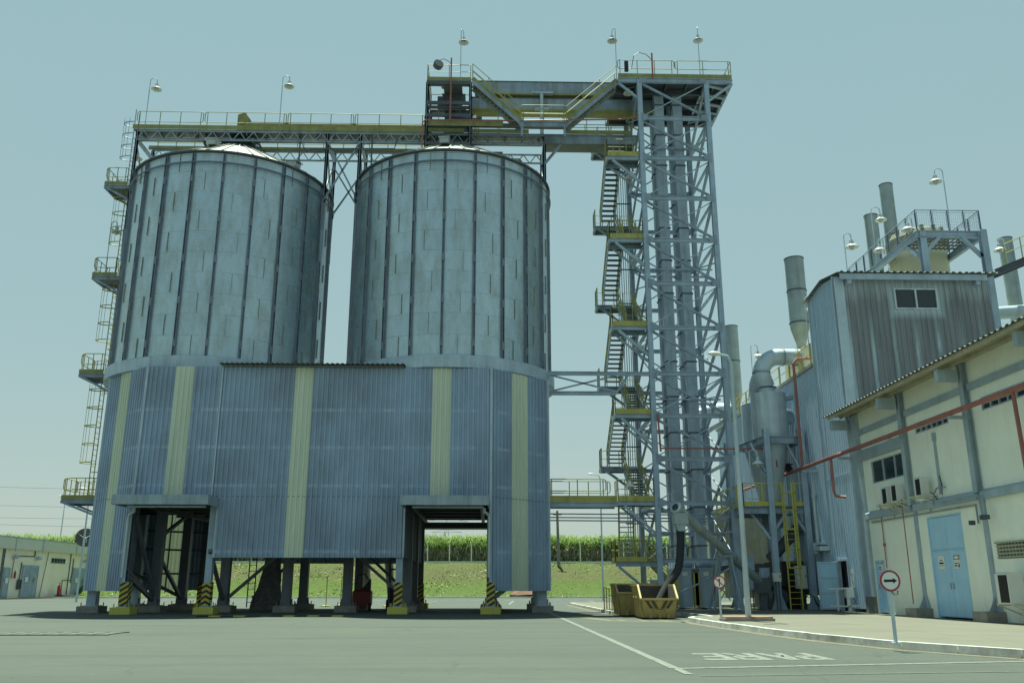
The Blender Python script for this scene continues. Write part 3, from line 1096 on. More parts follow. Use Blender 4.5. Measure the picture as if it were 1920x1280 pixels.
for p, q in (((-12.95, 45.3, .5), (-9.85, 45.1, 3.2)), ((-12.6, 49.4, .6), (-9.9, 49.4, 3.2)), ((-6.9, 45.1, 3.0), (-4.0, 45.2, .6)), ((-6.95, 49.4, 3.2), (-4.0, 49.3, .6)),
             ((-16.3, 45.2, .5), (-16.5, 42.0, 1.7)), ((-16.3, 45.2, .6), (-16.4, 42.1, 4.4)), ((-16.35, 49.4, .5), (-16.3, 45.4, 2.6)), ((-16.3, 45.3, 3.6), (-16.35, 49.3, 5.0)), ((-12.75, 41.8, 2.8), (-12.95, 45.1, .6)),
             ((.1, 45.0, .5), (2.5, 44.7, 2.2)), ((-16.5, 41.8, 2.0), (-16.35, 45.0, .6)), ((-19.05, 45, 2.6), (-16.4, 49.2, .7)), ((.15, 42, 1.9), (.15, 45, .6)), ((-.02, 41.8, .6), (1.4, 43.2, 1.4))):
    br.bar(p, q, .16, .14)
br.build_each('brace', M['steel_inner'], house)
wl = MB()
for z in (1.9, 3.2, 4.2):
    wl.bar((CHL + .1, YC2, z), (XL, YB - .1, z), .06, .1)
for x, y in ((-18.6, 50.95), (-18.0, 51.5)):
    wl.bar((x, y, .9), (x, y, 5.2), .06, .06)
wl.build_each('wall_girt', M['steel_dark'], house)

# ================================================================ THE TWO SILOS
ZB, SR, SH = 12.1, 5.5, 11.1
prof = []
nper = int(SH / .1)
for k in range(nper):
    for fr, o in ((0, 0), (.25, .010), (.5, .014), (.75, .010)):
        prof.append((SR + o, (k + fr) * SH / nper))
prof.append((SR, SH))


def make_silo(cx, cy, label, rot):
    t = thing('grain_silo', (cx, cy, ZB), label, 'silo', 'twin grain silos')
    s = MB()
    N = 110
    s.lathe(prof, (cx, cy, ZB), N, 0, False)
    for k in range(10):
        for j in range(22):
            if (j + k) % 2:
                continue
            th = rot + (j + .5) * 2 * pi / 22 + .02 * ((j * 7 + k * 3) % 5 - 2)
            dx, dy = cos(th), sin(th)
            tx, ty = -dy, dx
            p = V((cx + dx * (SR + .013), cy + dy * (SR + .013), ZB + k * 1.11 + .04))
            s.bar(p, p + V((0, 0, 1.05)), .085, .012, 1, up=(tx, ty, 0))
    s.build('wall', [M['silo'], M['seam']], t, True)
    for j in range(22):
        th = rot + j * 2 * pi / 22
        dx, dy = cos(th), sin(th)
        tx, ty = -dy, dx
        b = MB()
        for sg in (-1, 1):
            p = V((cx + dx * (SR + .07) + tx * .055 * sg, cy + dy * (SR + .07) + ty * .055 * sg, ZB + .02))
            b.bar(p, p + V((0, 0, SH - .1)), .02, .13, 0, up=(dx, dy, 0))
        p = V((cx + dx * (SR + .03), cy + dy * (SR + .03), ZB + .02))
        b.bar(p, p + V((0, 0, SH - .1)), .10, .02, 0, up=(dx, dy, 0))
        for k in range(5):
            z = ZB + .5 + k * 2.22
            p = V((cx + dx * (SR + .10), cy + dy * (SR + .10), z))
            b.bar(p, p + V((0, 0, .4)), .15, .06, 0, up=(dx, dy, 0))
        b.build('stiffener', M['steel_rib'], t)
    w = MB()
    w.path([(cx + cos(2 * pi * i / 66) * (SR + .15), cy + sin(2 * pi * i / 66) * (SR + .15), ZB + SH - .62) for i in range(66)], .05, 6, 0, True)
    w.build('wind_ring', M['steel_rib'], t, True)
    ev = MB()
    ev.lathe([(SR + .02, SH - .02), (SR + .16, SH - .02), (SR + .16, SH + .07), (SR, SH + .1)], (cx, cy, ZB), 66, 0, False)
    ev.build('eave_ring', M['steel_dark'], t, True)
    r = MB()
    NS = 44
    for j in range(NS):
        a0, a1 = 2 * pi * j / NS, 2 * pi * (j + 1) / NS
        am = (a0 + a1) / 2
        z0, zt = ZB + SH + .06, ZB + SH + 3.05
        R0, R1 = SR + .12, .75
        r.add([(cx + cos(a0) * R0, cy + sin(a0) * R0, z0), (cx + cos(a1) * R0, cy + sin(a1) * R0, z0), (cx + cos(a1) * R1, cy + sin(a1) * R1, zt), (cx + cos(a0) * R1, cy + sin(a0) * R1, zt)], [(0, 1, 2, 3)])
        r.bar((cx + cos(a0) * R0, cy + sin(a0) * R0, z0 + .03), (cx + cos(a0) * R1, cy + sin(a0) * R1, zt + .03), .05, .07)
    r.build('roof', M['silo_roof'], t)
    k = MB()
    k.lathe([(.8, 3.0), (.85, 3.25), (.6, 3.3), (.45, 3.9)], (cx, cy, ZB + SH), 24)
    k.build('roof_collar', M['steel_dark'], t, True)
    for a in (200, 340, 265):
        th = radians(a)
        p = V((cx + cos(th) * 3.4, cy + sin(th) * 3.4, ZB + SH + 1.45))
        v = MB()
        q = p + V((cos(th) * .7, sin(th) * .7, -.12))
        v.bar(p + V((0, 0, .05)), q + V((0, 0, .05)), .5, .3)
        v.bar(p + V((0, 0, .22)), q + V((cos(th) * .12, sin(th) * .12, .2)), .62, .05)
        v.build('roof_vent', M['galv'], t)
    sk = MB()
    sk.lathe([(SR - .1, 0), (SR + .27, 0), (SR + .27, -.62), (SR - .1, -.62)], (cx, cy, ZB), 88, 0, False)
    sk.build('skirt_ring', M['skirt'], t, True)
    return t


M['steel_rib'] = paint('galvanised_rib', (.19, .225, .27), .45, .3, var=.2, scale=3)
S1 = V((-14.95, 47.85, 0))
S2 = V((-2.2, 47.35, 0))
silo1 = make_silo(S1.x, S1.y, 'corrugated grain silo standing nearer the caged ladders, further from the lattice tower', .03)
silo2 = make_silo(S2.x, S2.y, 'corrugated grain silo below the stair-served conveyor headhouse, nearer the lattice tower', .11)
# ================================================================ CONVEYOR GANTRY OVER THE SILOS
GF, GB = 46.4, 48.8
ZD = 26.75                     # deck
gan = thing('conveyor_gantry', (-9, 47.6, 22), 'long walkway gantry with yellow toe boards bridging the two silo tops', 'gantry')
t = MB()
truss(t, (-20.5, GF, 26.62), (3.15, GF, 26.62), .56, 30, .075)
t.build('truss', M['steel'], gan)
t = MB()
truss(t, (-20.5, GB, 26.62), (3.15, GB, 26.62), .56, 30, .075)
t.build('truss', M['steel'], gan)
d = MB()
d.box(-20.7, GF - .05, 26.66, 8.6, GF + .85, 26.72)
d.box(-20.7, GB - .14, 26.66, -2.0, GB, 26.72)
d.box(3.2, GF - .05, 26.05, 8.4, GF + .9, 26.12)
for k in range(24):
    x = -20.2 + k * 1.0
    d.bar((x, GF, 26.5), (x, GF + .85, 26.5), .06, .2)
d.box(-20.5, GF + .05, 26.18, 3.0, GF + .5, 26.22)
d.build('deck', M['grate'], gan)
be = MB()
be.ibeam((3.15, GF - .06, 26.35), (8.5, GF - .06, 26.35), .16, .55)
be.ibeam((3.15, GF + .9, 26.35), (8.5, GF + .9, 26.35), .16, .55)
be.build_each('girder', M['steel'], gan)
ty = MB()
ty.box(-20.75, GF - .09, 26.72, -1.6, GF - .075, 26.98)
ty.box(-1.2, GF - .09, 26.72, 2.2, GF - .075, 26.98)
ty.box(4.3, GF - .09, 26.72, 8.3, GF - .075, 26.98)
ty.box(-20.75, GB + .02, 26.72, -2, GB + .035, 26.95)
ty.build('toe_board', M['yellow_old'], gan)
rl = MB()
xs = [-20.6, -16.7, -11.9, -8.0, -3.85]
for a, b in zip(xs, xs[1:]):
    looprail(rl, (a + .05, GF - .08, 26.7), (b - .05, GF - .08, 26.7), 1.13, .024)
looprail(rl, (-1.1, GF - .08, 26.7), (1.9, GF - .08, 26.7), 1.13, .024)
looprail(rl, (4.2, GF - .08, 26.7), (8.3, GF - .08, 26.7), 1.13, .024)
looprail(rl, (-.9, GF + .8, 26.7), (8.3, GF + .8, 26.7), 1.13, .024)
xs = [-20.4, -15.6, -11.6, -7.6, -3.9]
for a, b in zip(xs, xs[1:]):
    looprail(rl, (a + .05, GB, 26.7), (b - .05, GB, 26.7), 1.1, .024)
rl.build('guardrail', M['yellow_old'], gan, True)
# trestle legs reaching down to the silo walls
for x in (-20.45, -9.5, -7.6, 3.1):
    for y in (GF, GB):
        lg = MB()
        zb = 22.2 if abs(x) < 20 else 20.5
        lg.ibeam((x, y, zb), (x, y, 26.6), .2, .2)
        lg.bar((x, y, 19.4), (x, y, zb), .16, .14)
        lg.prism([(x - .1, y - .1, zb), (x + .1, y - .1, zb), (x + .04, y - .1, 18.6), (x - .04, y - .1, 18.6)], (0, .2, 0))
        lg.build('leg', M['steel'], gan)
bs = MB()
for p, q in (((-9.5, GF, 22.4), (-7.6, GF, 26.1)), ((-7.6, GF, 22.4), (-9.5, GF, 26.1)), ((-9.5, GB, 22.4), (-7.6, GB, 25.6)), ((-7.6, GB, 22.4), (-9.5, GB, 25.6))):
    bs.bar(p, q, .09, .09)
for x in (-20.45, -9.5, -7.6, 3.1):
    bs.bar((x, GF, 26.05), (x, GB, 26.05), .14, .2)
    bs.bar((x, GF, 22.9), (x, GB, 25.8), .08, .08)
    bs.bar((x, GF, 25.8), (x, GB, 22.9), .08, .08)
bs.bar((3.1, GF, 24.8), (4.1, GF, 26.1), .14, .14)
bs.build_each('cross_bracing', M['steel'], gan)
for x0, x1 in ((-16.6, -13.8), (-3.8, -1.3)):
    cf = MB()
    for x in (x0, x1):
        truss(cf, (x, GF, 26.55), (x, GB, 26.55), .5, 4, .08)
        cf.bar((x, GF, 26.0), (x, GB + .1, 25.4), .12, .16)
    for y in (GF + .7, GB - .6):
        cf.bar((x0, y, 26.1), (x1, y, 26.1), .12, .2)
    cf.box(x0, GF + .5, 25.9, x1, GF + .55, 26.2)
    cf.build('spout_frame', M['steel_dark'], gan)

# drag conveyor on the gantry
dc = thing('drag_conveyor', (-9.4, 47.5, 26.9), 'long low yellow conveyor casing lying on the gantry between the silo spouts', 'conveyor')
b = MB()
b.box(-14.3, 47.15, 26.95, -3.75, 47.75, 27.62)
for k in range(9):
    x = -13.8 + k * 1.2
    b.box(x, 47.11, 26.93, x + .05, 47.79, 27.66)
b.build('casing', M['yellow_old'], dc)
b = MB()
b.box(-14.35, 47.1, 27.62, -3.7, 47.8, 27.66)
b.build('cover', M['steel_dark'], dc)
b = MB()
b.prism([(-15.05, 47.2, 26.9), (-14.3, 47.2, 26.9), (-14.3, 47.2, 27.9), (-14.65, 47.2, 28.35), (-15.05, 47.2, 28.2)], (0, .5, 0))
b.tube((-14.75, 47.1, 27.7), (-14.75, 47.8, 27.7), .16, 10)
b.build('drive_head', M['yellow_old'], dc)
for s in (S1, S2):
    b = MB()
    b.prism([(s.x - .45, 47.1, 26.95), (s.x + .45, 47.1, 26.95), (s.x + .3, 47.1, 26.1), (s.x - .3, 47.1, 26.1)], (0, .7, 0))
    b.tube((s.x, s.y, 26.2), (s.x, s.y, 25.2), .34, 14)
    b.build('spout', M['steel_dark'], dc)

# ================================================================ HEADHOUSE PLATFORM
HZ = 29.55
HF, HB_ = 45.4, 48.6
hx0, hx1 = -3.72, -1.22
hh = thing('distribution_headhouse', (-2.5, 47, 24.5), 'steel headhouse frame of open levels and chutes above the right silo', 'platform')
for x in (hx0, hx1):
    for y in (HF, HB_):
        b = MB()
        b.ibeam((x, y, 24.0 if y < 46 else 24.4), (x, y, HZ - .1), .17, .17)
        b.build('post', M['steel'], hh)
b = MB()
for z in (HZ - .14, 28.1, 27.3, 26.7, 25.5):
    for y in (HF, HB_):
        b.bar((hx0, y, z), (hx1, y, z), .1, .2)
    for x in (hx0, hx1):
        b.bar((x, HF, z), (x, HB_, z), .1, .2)
b.bar((hx0, HF + 1.2, 28.5), (hx1, HF + 1.2, 28.5), .1, .2)
b.bar((hx0, HF + 2.1, 27.7), (hx1, HF + 2.1, 27.7), .1, .2)
for p, q in (((hx0, HF, 27.3), (hx0, HB_, 29.2)), ((hx1, HF, 29.2), (hx1, HB_, 27.3))):
    b.bar(p, q, .08, .08)
b.build_each('beam', M['steel_dark'], hh)
b = MB()
b.box(hx0 - .05, HF - .05, HZ - .04, hx1 + .05, HF + .55, HZ)
b.box(hx0 + .9, HF + .55, HZ - .04, hx1 - .5, HF + 1.6, HZ)
b.box(hx0, HF, 26.8, hx1 + 3.0, HF + .5, 26.84)
b.box(hx1, HF + 1.0, 25.5, hx1 + 1.9, HF + 2.6, 25.56)
b.build('deck', M['grate'], hh)
b = MB()
rail(b, [(hx0, HB_, HZ), (hx0, HF - .05, HZ), (hx1, HF - .05, HZ)], 1.02, 1.2, .022, toe=.22)
rail(b, [(hx1, HB_, HZ), (hx0, HB_, HZ)], 1.02, 1.2, .022, toe=.2)
rail(b, [(hx0, HF + 1.0, 27.3), (hx1, HF + 1.0, 27.3)], .95, .6, .02, toe=.2)
b.box(hx0 + .1, HF - .06, 26.62, hx1 + 1.9, HF - .045, 26.98)
b.build('guardrail', M['yellow_old'], hh)
b = MB()
cx = -2.45
b.box(cx - .32, 46.9, 24.8, cx + .32, 47.6, 28.9)
b.box(cx - .36, 46.86, 27.2, cx + .36, 47.64, 27.3)
b.prism([(cx - .5, 46.7, 29.5), (cx + .9, 46.7, 29.5), (cx + .5, 46.7, 28.9), (cx - .3, 46.7, 28.7)], (0, .8, 0))
b.prism([(cx + .3, 46.8, 28.4), (cx + 1.2, 46.8, 28.6), (cx + 1.2, 46.8, 27.9), (cx + .3, 46.8, 26.9)], (0, .9, 0))
b.build('chute', M['steel_dark'], hh)
b = MB()
b.box(cx - .75, 46.6, 28.75, cx - .35, 47.2, 29.25)
for k in range(5):
    b.bar((cx + .4, 46.6 + k * .25, 28.1 + .1 * (k % 2)), (cx + 1.5, 46.6 + k * .25, 28.0), .07, .07)
b.tube((cx + .6, 46.3, 27.6), (cx + 1.9, 46.3, 27.6), .14, 8)
b.build('diverter_gate', M['steel_dark'], hh)
b = MB()
b.prism([(cx - .35, 46.6, HZ), (cx + .35, 46.6, HZ), (cx + .2, 46.6, HZ + .7), (cx, 46.6, HZ + .95), (cx - .2, 46.6, HZ + .7)], (0, .6, 0))
b.tube((cx - .4, 46.5, HZ + .2), (cx - .4, 46.5, HZ + .75), .14, 8)
b.build('drive_head', M['yellow_old'], hh)
fl_ = thing('floodlight', (hx0 + .5, HF, HZ + .6), 'round floodlight with cable loop on the headhouse rail', 'floodlight')
b = MB()
b.lathe([(.12, 0), (.26, .1), (.30, .35), (.28, .42)], (0, 0, 0), 14)
rotm = Matrix.Rotation(radians(70), 4, 'X') @ Matrix.Rotation(radians(25), 4, 'Y')
b.v = [tuple(rotm @ V(q) + V((hx0 + .5, HF - .1, HZ + .75))) for q in b.v]
b.build('lamp_head', M['steel_dark'], fl_, True)
b = MB()
pp = [(hx0 + .5, HF, HZ + .9), (hx0 + .6, HF, HZ + 1.3), (hx0 + .9, HF, HZ + 1.45), (hx0 + 1.2, HF, HZ + 1.3), (hx0 + 1.35, HF - .1, HZ + 1.05)]
b.path(pp, .018, 5)
b.build('cable', M['black'], fl_)

# stairs and mid landing between headhouse and tower
SY = 45.5
wk = thing('link_stair', (1.5, SY, 26.7), 'descending yellow-edged stair from the headhouse to the gantry landing', 'stair')
pA, pB = V((-1.1, SY, HZ)), V((1.72, SY, 26.85))
s1, s2, s3 = MB(), MB(), MB()
stair(s1, s2, pB, pA, .8, (0, 1, 0), 14)
s1.build('stringer', M['yellow_old'], wk)
s2.build('tread', M['grate'], wk)
stair_rail(s3, pB, pA, .8, (0, 1, 0), n=3, r=.022)
s3.build('handrail', M['yellow'], wk, True)
s4 = MB()
s4.bar(pA + V((0, -.42, -.22)), pB + V((0, -.42, -.22)), .05, .2)
s4.bar(pA + V((0, .42, -.22)), pB + V((0, .42, -.22)), .05, .2)
s4.build('side_plate', M['steel'], wk)
wk = thing('link_stair', (6, SY, 26.7), 'rising yellow-edged stair from the gantry landing to the tower head', 'stair')
TZ0 = 29.45
pA, pB = V((4.3, SY, 26.85)), V((7.25, SY - .2, TZ0))
s1, s2, s3 = MB(), MB(), MB()
stair(s1, s2, pA, pB, .8, (0, 1, 0), 14)
s1.build('stringer', M['yellow_old'], wk)
s2.build('tread', M['grate'], wk)
stair_rail(s3, pA, pB, .8, (0, 1, 0), n=3, r=.022)
s3.build('handrail', M['yellow'], wk, True)
s4 = MB()
s4.bar(pA + V((0, -.42, -.22)), pB + V((0, -.42, -.22)), .05, .2)
s4.bar(pA + V((0, .42, -.22)), pB + V((0, .42, -.22)), .05, .2)
s4.build('side_plate', M['steel'], wk)
ml = thing('link_landing', (3, SY, 26.6), 'short railed landing joining the two yellow link stairs', 'landing')
b = MB()
b.box(1.6, SY - .42, 26.78, 4.4, SY + .42, 26.84)
b.build('deck', M['grate'], ml)
b = MB()
b.ibeam((1.6, SY - .42, 26.62), (4.4, SY - .42, 26.62), .12, .3)
b.bar((1.75, SY - .4, 25.9), (1.75, SY - .4, 26.5), .12)
b.bar((4.2, SY - .4, 25.9), (4.2, SY - .4, 26.5), .12)
b.build('beam', M['steel'], ml)
b = MB()
looprail(b, (1.7, SY - .44, 26.84), (4.3, SY - .44, 26.84), 1.0, .022, post=1.1)
looprail(b, (1.7, SY + .44, 26.84), (4.3, SY + .44, 26.84), 1.0, .022, post=1.1)
b.build('guardrail', M['yellow_old'], ml, True)
pr = MB()
pr.path([(hx0 - .2, HF - .25, 24.4), (hx0 - .2, HF - .25, 26.7), (hx0 - .05, HF - .25, 26.85), (1.5, HF - .25, 26.88), (7.6, HF - .45, 26.95), (8.35, HF - .7, 27.0)], .045, 6)
pr.path([(-2.35, HF - .25, 26.9), (-2.35, HF - .25, 30.9)], .05, 6)
tag(pr.build('dust_pipe', M['red'], None, True), 'thin red pipe running across the headhouse foot to the tower', 'pipe')

# enclosed conveyors between headhouse and tower
for za, zb, x0, x1, lab in ((29.75, 30.5, -1.0, 9.5, 'upper of two grey covered conveyors bridging headhouse and tower'), (28.7, 29.4, -1.3, 10.2, 'lower of two grey covered conveyors bridging headhouse and tower')):
    ec = thing('covered_conveyor', ((x0 + x1) / 2, 47.2, za), lab, 'conveyor', 'covered conveyors between headhouse and tower')
    b = MB()
    b.box(x0, 46.95, za, x1, 47.75, zb)
    for k in range(5):
        x = x0 + (x1 - x0) * (k + .5) / 5
        b.box(x, 46.925, za - .01, x + .05, 47.775, zb + .015)
    b.build('casing', M['steel_cover'] if 'steel_cover' in M else M['steel'], ec)
    b = MB()
    b.box(x0, 46.9, zb, x1, 47.8, zb + .04)
    b.build('cover', M['steel_dark'], ec)
    b = MB()
    b.box(x0 + .05, 46.93, za - .10, x1 - .05, 47.77, za - .005)
    b.build('floor_plate', M['yellow_old'], ec)
cp_ = thing('conveyor_prop', (3.1, 46.7, 27), 'slim grey post propping the covered conveyors at midspan', 'post')
b = MB()
b.tube((3.0, 46.75, 26.6), (3.0, 46.75, 29.6), .11, 8)
b.box(2.4, 46.6, 29.58, 3.7, 46.9, 29.66)
b.box(2.6, 46.6, 28.55, 3.4, 46.9, 28.6)
b.build('post', M['galv_dull'], cp_)

# drain pipes dropping on the silos
for pts in (((-11.05, 46.3, 24.6), (-11.05, 46.3, 26.0), (-10.6, 46.3, 25.3), (-10.4, 46.3, 25.55), (-5.6, 46.3, 25.6), (-5.45, 46.3, 26.3)), ((-6.9, 46.3, 23.4), (-6.9, 46.3, 26.4))):
    b = MB()
    b.path(pts, .05, 6)
    tag(b.build('drain_pipe', M['steel_dark']), 'kinked dark pipe running level below the gantry deck' if len(pts) > 2 else 'straight dark pipe dropping from gantry to the right silo', 'pipe')
# ================================================================ BUCKET ELEVATOR TOWER
TF, TB = 44.8, 49.7
TX0, TX1 = 8.52, 12.4
tans = [.629, .5747, .5188, .464, .4081, .3523, .2963, .2404, .1903, .1403, .0906, .0276]
LV = [1.2 + q * TF for q in tans]
PZ = LV[0] + .12
tw = thing('elevator_tower', (10.5, 47.2, .15), 'tall braced blue-grey lattice tower carrying the bucket elevators', 'tower')
for x in (TX0, TX1):
    for y in (TF, TB):
        b = MB()
        b.ibeam((x, y, .15), (x, y, LV[0]), .27, .27, up=(0, 1, 0), t=.04)
        b.box(x - .3, y - .3, .12, x + .3, y + .3, .2)
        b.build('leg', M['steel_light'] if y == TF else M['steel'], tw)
hb, dgs, thin = MB(), MB(), MB()
for i, z in enumerate(LV):
    hb.ibeam((TX0, TF, z), (TX1, TF, z), .16, .22)
    hb.ibeam((TX0, TB, z), (TX1, TB, z), .16, .22)
    if i % 2 == 0:
        hb.bar((TX0, TF, z), (TX0, TB, z), .12, .18)
    hb.bar((TX1, TF, z - .1), (TX1, TB, z - .1), .1, .16)
    if i < len(LV) - 1:
        zl = LV[i + 1]
        dgs.bar((TX0, TF + .05, z - .1), (TX1, TF + .05, zl + .1), .10, .12)
        thin.bar((TX1, TF + .1, z - .1), (TX0, TF + .1, zl + .1), .055, .05)
        dgs.bar((TX1, TF, z), (TX1, TB, zl), .14, .14)
        thin.bar((TX1 - .06, TF, zl), (TX1 - .06, TB, z), .05, .05)
        dgs.bar((TX0, TF, z), (TX0, TB, zl), .1, .12)
        thin.bar((TX0 + .05, TF, zl), (TX0 + .05, TB, z), .05, .05)
        thin.bar((TX0, TB, z), (TX1, TB, zl), .065, .065)
        thin.bar((TX1, TB - .08, z), (TX0, TB - .08, zl), .065, .065)
        if i % 3 == 1:
            zm = (z + zl) / 2
            thin.bar((TX0, TF + 2.4, zm), (TX1, TF + 2.4, zm), .1, .1)
            thin.bar((TX0, TF + 1.2, zm), (TX1, TF + 1.2, zm), .08, .08)
            thin.bar((TX0, TF, zm), (TX1, TB, zm), .06, .06)
            thin.bar((TX1, TF, zm), (TX0, TB, zm), .06, .06)
gp = MB()
for z in LV[:-1]:
    for x, sg in ((TX0, 1), (TX1, -1)):
        gp.prism([(x, TF - .145, z - .3), (x + sg * .42, TF - .145, z - .12), (x + sg * .42, TF - .145, z + .12), (x, TF - .145, z + .3)], (0, .012, 0))
        gp.prism([(x, TB - .145, z - .3), (x + sg * .42, TB - .145, z - .12), (x + sg * .42, TB - .145, z + .12), (x, TB - .145, z + .3)], (0, .012, 0))
gp.build_each('gusset_plate', M['steel'], tw)
dgs.bar((TX0, TF, .5), (TX1, TF, LV[-1] - .2), .08)
hb.build_each('horizontal_beam', M['steel_light'], tw)
dgs.build_each('diagonal_brace', M['steel'], tw)
thin.build_each('tie_rod', M['steel_light'], tw)
# head platform
hp = MB()
px0, px1, py0, py1 = 7.3, 13.9, TF - .05, 50.3
hp.box(px0, py0, PZ - .02, px1, py1, PZ + .02)
for y in (TF + 1.1, TF + 2.3, TF + 3.5, TF + 4.7):
    hp.ibeam((px0, y, PZ - .22), (px1, y, PZ - .22), .14, .3)
for x in (8.9, 10.2, 11.4, 13.0):
    hp.bar((x, py0, PZ - .12), (x, py1, PZ - .12), .1, .16)
hp.build('head_platform', M['steel_dark'], tw)
pb = MB()
pb.ibeam((px0, py0, PZ - .16), (px1, py0, PZ - .16), .16, .28)
pb.ibeam((px1, py0, PZ - .16), (px1, py1, PZ - .16), .16, .28)
pb.bar((px0, py0 + .05, PZ - .3), (TX0, TF, LV[0] - 1.25), .12, .12)
pb.bar((px1, py0 + .05, PZ - .3), (TX1, TF, LV[0] - 1.35), .12, .12)
pb.bar((px1, py1 - .3, PZ - .3), (TX1, TB, LV[1]), .12, .12)
for k in range(5):
    y = TF + .9 * k
    pb.bar((TX1, y, PZ - .4), (px1, y + .5, PZ - .4), .09, .12)
pb.build_each('platform_bracket', M['steel_light'], tw)
rl = MB()
looprail(rl, (px0, py0, PZ), (10.6, py0, PZ), 1.18, .024, z0=.62, post=1.3)
looprail(rl, (10.65, py0, PZ), (px1, py0, PZ), 1.18, .024, z0=.62, post=1.3)
rail(rl, [(px1, py0, PZ), (px1, py1, PZ)], 1.15, 1.2, .024, toe=.22)
rail(rl, [(px0, py1, PZ), (px1, py1, PZ)], 1.15, 1.2, .024, toe=.22)
rl.box(px0, py0 - .1, PZ - .02, px1, py0 - .085, PZ + .24)
rl.build('guardrail', M['yellow_old'], tw)

# two bucket elevators
for (xt, xb, lab) in ((9.82, 9.9, 'left bucket elevator, twin square trunks standing inside the tower'), (10.9, 10.97, 'right bucket elevator, twin square trunks standing inside the tower')):
    el = thing('bucket_elevator', (xb, 47.2, .15), lab, 'elevator', 'bucket elevators in the lattice tower')
    for y in (46.4, 47.6):
        b = MB()
        b.box(xb - .27, y - .27, 2.4, xb + .27, y + .27, PZ)
        b.box(xb - .02, y - .285, 2.4, xb + .02, y - .27, PZ)
        b.build('trunk', M['trunk'], el)
        fg = MB()
        z = 3.2
        while z < PZ - .5:
            fg.box(xb - .32, y - .32, z, xb + .32, y + .32, z + .06)
            z += 1.95
        fg.build_each('flange', M['steel_dark'], el)
    b = MB()
    b.box(xb - .34, 45.6, .2, xb + .34, 48.4, 2.05)
    b.box(xb - .38, 45.55, 2.05, xb + .38, 48.4, 2.13)
    b.prism([(xb - .34, 46.0, 2.13), (xb - .34, 48.2, 2.13), (xb - .30, 47.9, 2.5), (xb - .30, 46.1, 2.5)], (.64, 0, 0))
    b.build('boot', M['trunk'], el)
    gd = MB()
    for sg in (-1, 1):
        gd.box(xb + sg * .50 - .12, 45.35, .3, xb + sg * .50 + .12, 45.5, 1.85)
        gd.box(xb + sg * .43 - .02, 45.65, .2, xb + sg * .43 + .02, 45.72, 2.0)
    gd.build_each('guard_panel', M['yellow'], el)
    b = MB()
    b.tube((xb - .45, 45.8, 2.25), (xb + .45, 45.8, 2.25), .12, 8)
    b.box(xb - .12, 45.57, 1.72, xb + .14, 45.59, 1.9, 1)
    b.build('tension_shaft', [M['steel'], M['sign_white']], el)
    b = MB()
    b.lathe([(.42, 0), (.45, .3), (.4, .36), (.44, .4), (.3, .62), (.1, .7)], (xb + .35, 46.0, PZ), 16)
    for k in range(10):
        a = 2 * pi * k / 10
        b.bar((xb + .35 + cos(a) * .45, 46.0 + sin(a) * .45, PZ + .02), (xb + .35 + cos(a) * .43, 46.0 + sin(a) * .43, PZ + .4), .03)
    b.build('drive_motor', M['galv_dull'], el, True)
    b = MB()
    b.box(xb - .65, 45.6, PZ + .02, xb - .15, 46.2, PZ + .5)
    b.build('gearbox', M['yellow_old'], el)

# lamps' control box and cable on the head platform rail
cb = thing('junction_box', (7.75, py0, PZ + .5), 'small black box with looped cable on the tower head rail', 'junction box')
b = MB()
b.box(7.68, py0 - .2, PZ + .35, 7.9, py0 - .05, PZ + 1.0)
b.build('case', M['black'], cb)
b = MB()
b.path([(7.9, py0 - .12, PZ + .45), (8.1, py0 - .12, PZ + .6), (8.25, py0 - .12, PZ + 1.4), (8.55, py0 - .12, PZ + 1.62), (8.95, py0 - .12, PZ + 1.5), (9.15, py0 - .12, PZ + 1.3), (9.25, py0 - .12, PZ + 1.15)], .02, 5)
b.build('cable', M['black'], cb)
b = MB()
b.path([(9.3, py0 - .15, PZ - .1), (9.3, py0 - .15, PZ + 1.55)], .05, 8)
tag(b.build('red_riser', M['red'], None, True), 'short upright red pipe at the tower head rail', 'pipe')

# ================================================================ SWITCHBACK STAIR LEFT OF THE TOWER
stt = thing('stair_tower', (7.6, 47, .15), 'yellow railed switchback stair climbing the left flank of the lattice tower', 'stair')
FL = [2, 4, 6, 8, 10]
fx0, fx1 = 6.55, 8.4
lx0, lx1 = 6.6, 7.42        # outer flight (towards the silos)
rx0, rx1 = 7.48, 8.3        # inner flight
FY0, FY1 = 44.85, 45.85     # front landing depth
BY0, BY1 = 49.0, 49.9       # back landing depth


def landing(x0, x1, y0, y1, z, openings, nm):
    b = MB()
    b.box(x0, y0, z - .03, x1, y1, z)
    b.build('landing', M['grate'], stt)
    b = MB()
    b.ibeam((x0, y0, z - .13), (x1 + .2, y0, z - .13), .14, .2)
    b.ibeam((x0, y1, z - .13), (x1 + .2, y1, z - .13), .14, .2)
    b.bar((x0, y0, z - .13), (x0, y1, z - .13), .12, .18)
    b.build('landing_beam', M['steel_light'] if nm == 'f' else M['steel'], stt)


def zf(i):
    return LV[i] + .12


for n, i in enumerate(FL):
    z = zf(i)
    landing(fx0, TX0 - .1, FY0, FY1, z, None, 'f')
    b = MB()
    b.bar((fx0 + .3, FY0, z - .25), (TX0, TF, z - 1.75), .13, .13)
    b.bar((fx0 + .3, FY1, z - .25), (TX0, TF + .9, z - 1.75), .1, .1)
    b.build_each('landing_bracket', M['steel_light'], stt)
    b = MB()
    rail(b, [(fx0, FY1, z), (fx0, FY0, z), (TX0 - .15, FY0, z)], 1.05, .4, .026, toe=0)
    b.tube((fx0, FY0, z + .3), (TX0 - .15, FY0, z + .3), .018, 5)
    b.build('guardrail', M['yellow_old'], stt)
    b = MB()
    b.box(fx0, FY0 - .11, z - .03, TX0 - .12, FY0 - .09, z + .24)
    b.build('toe_board', M['yellow'], stt)
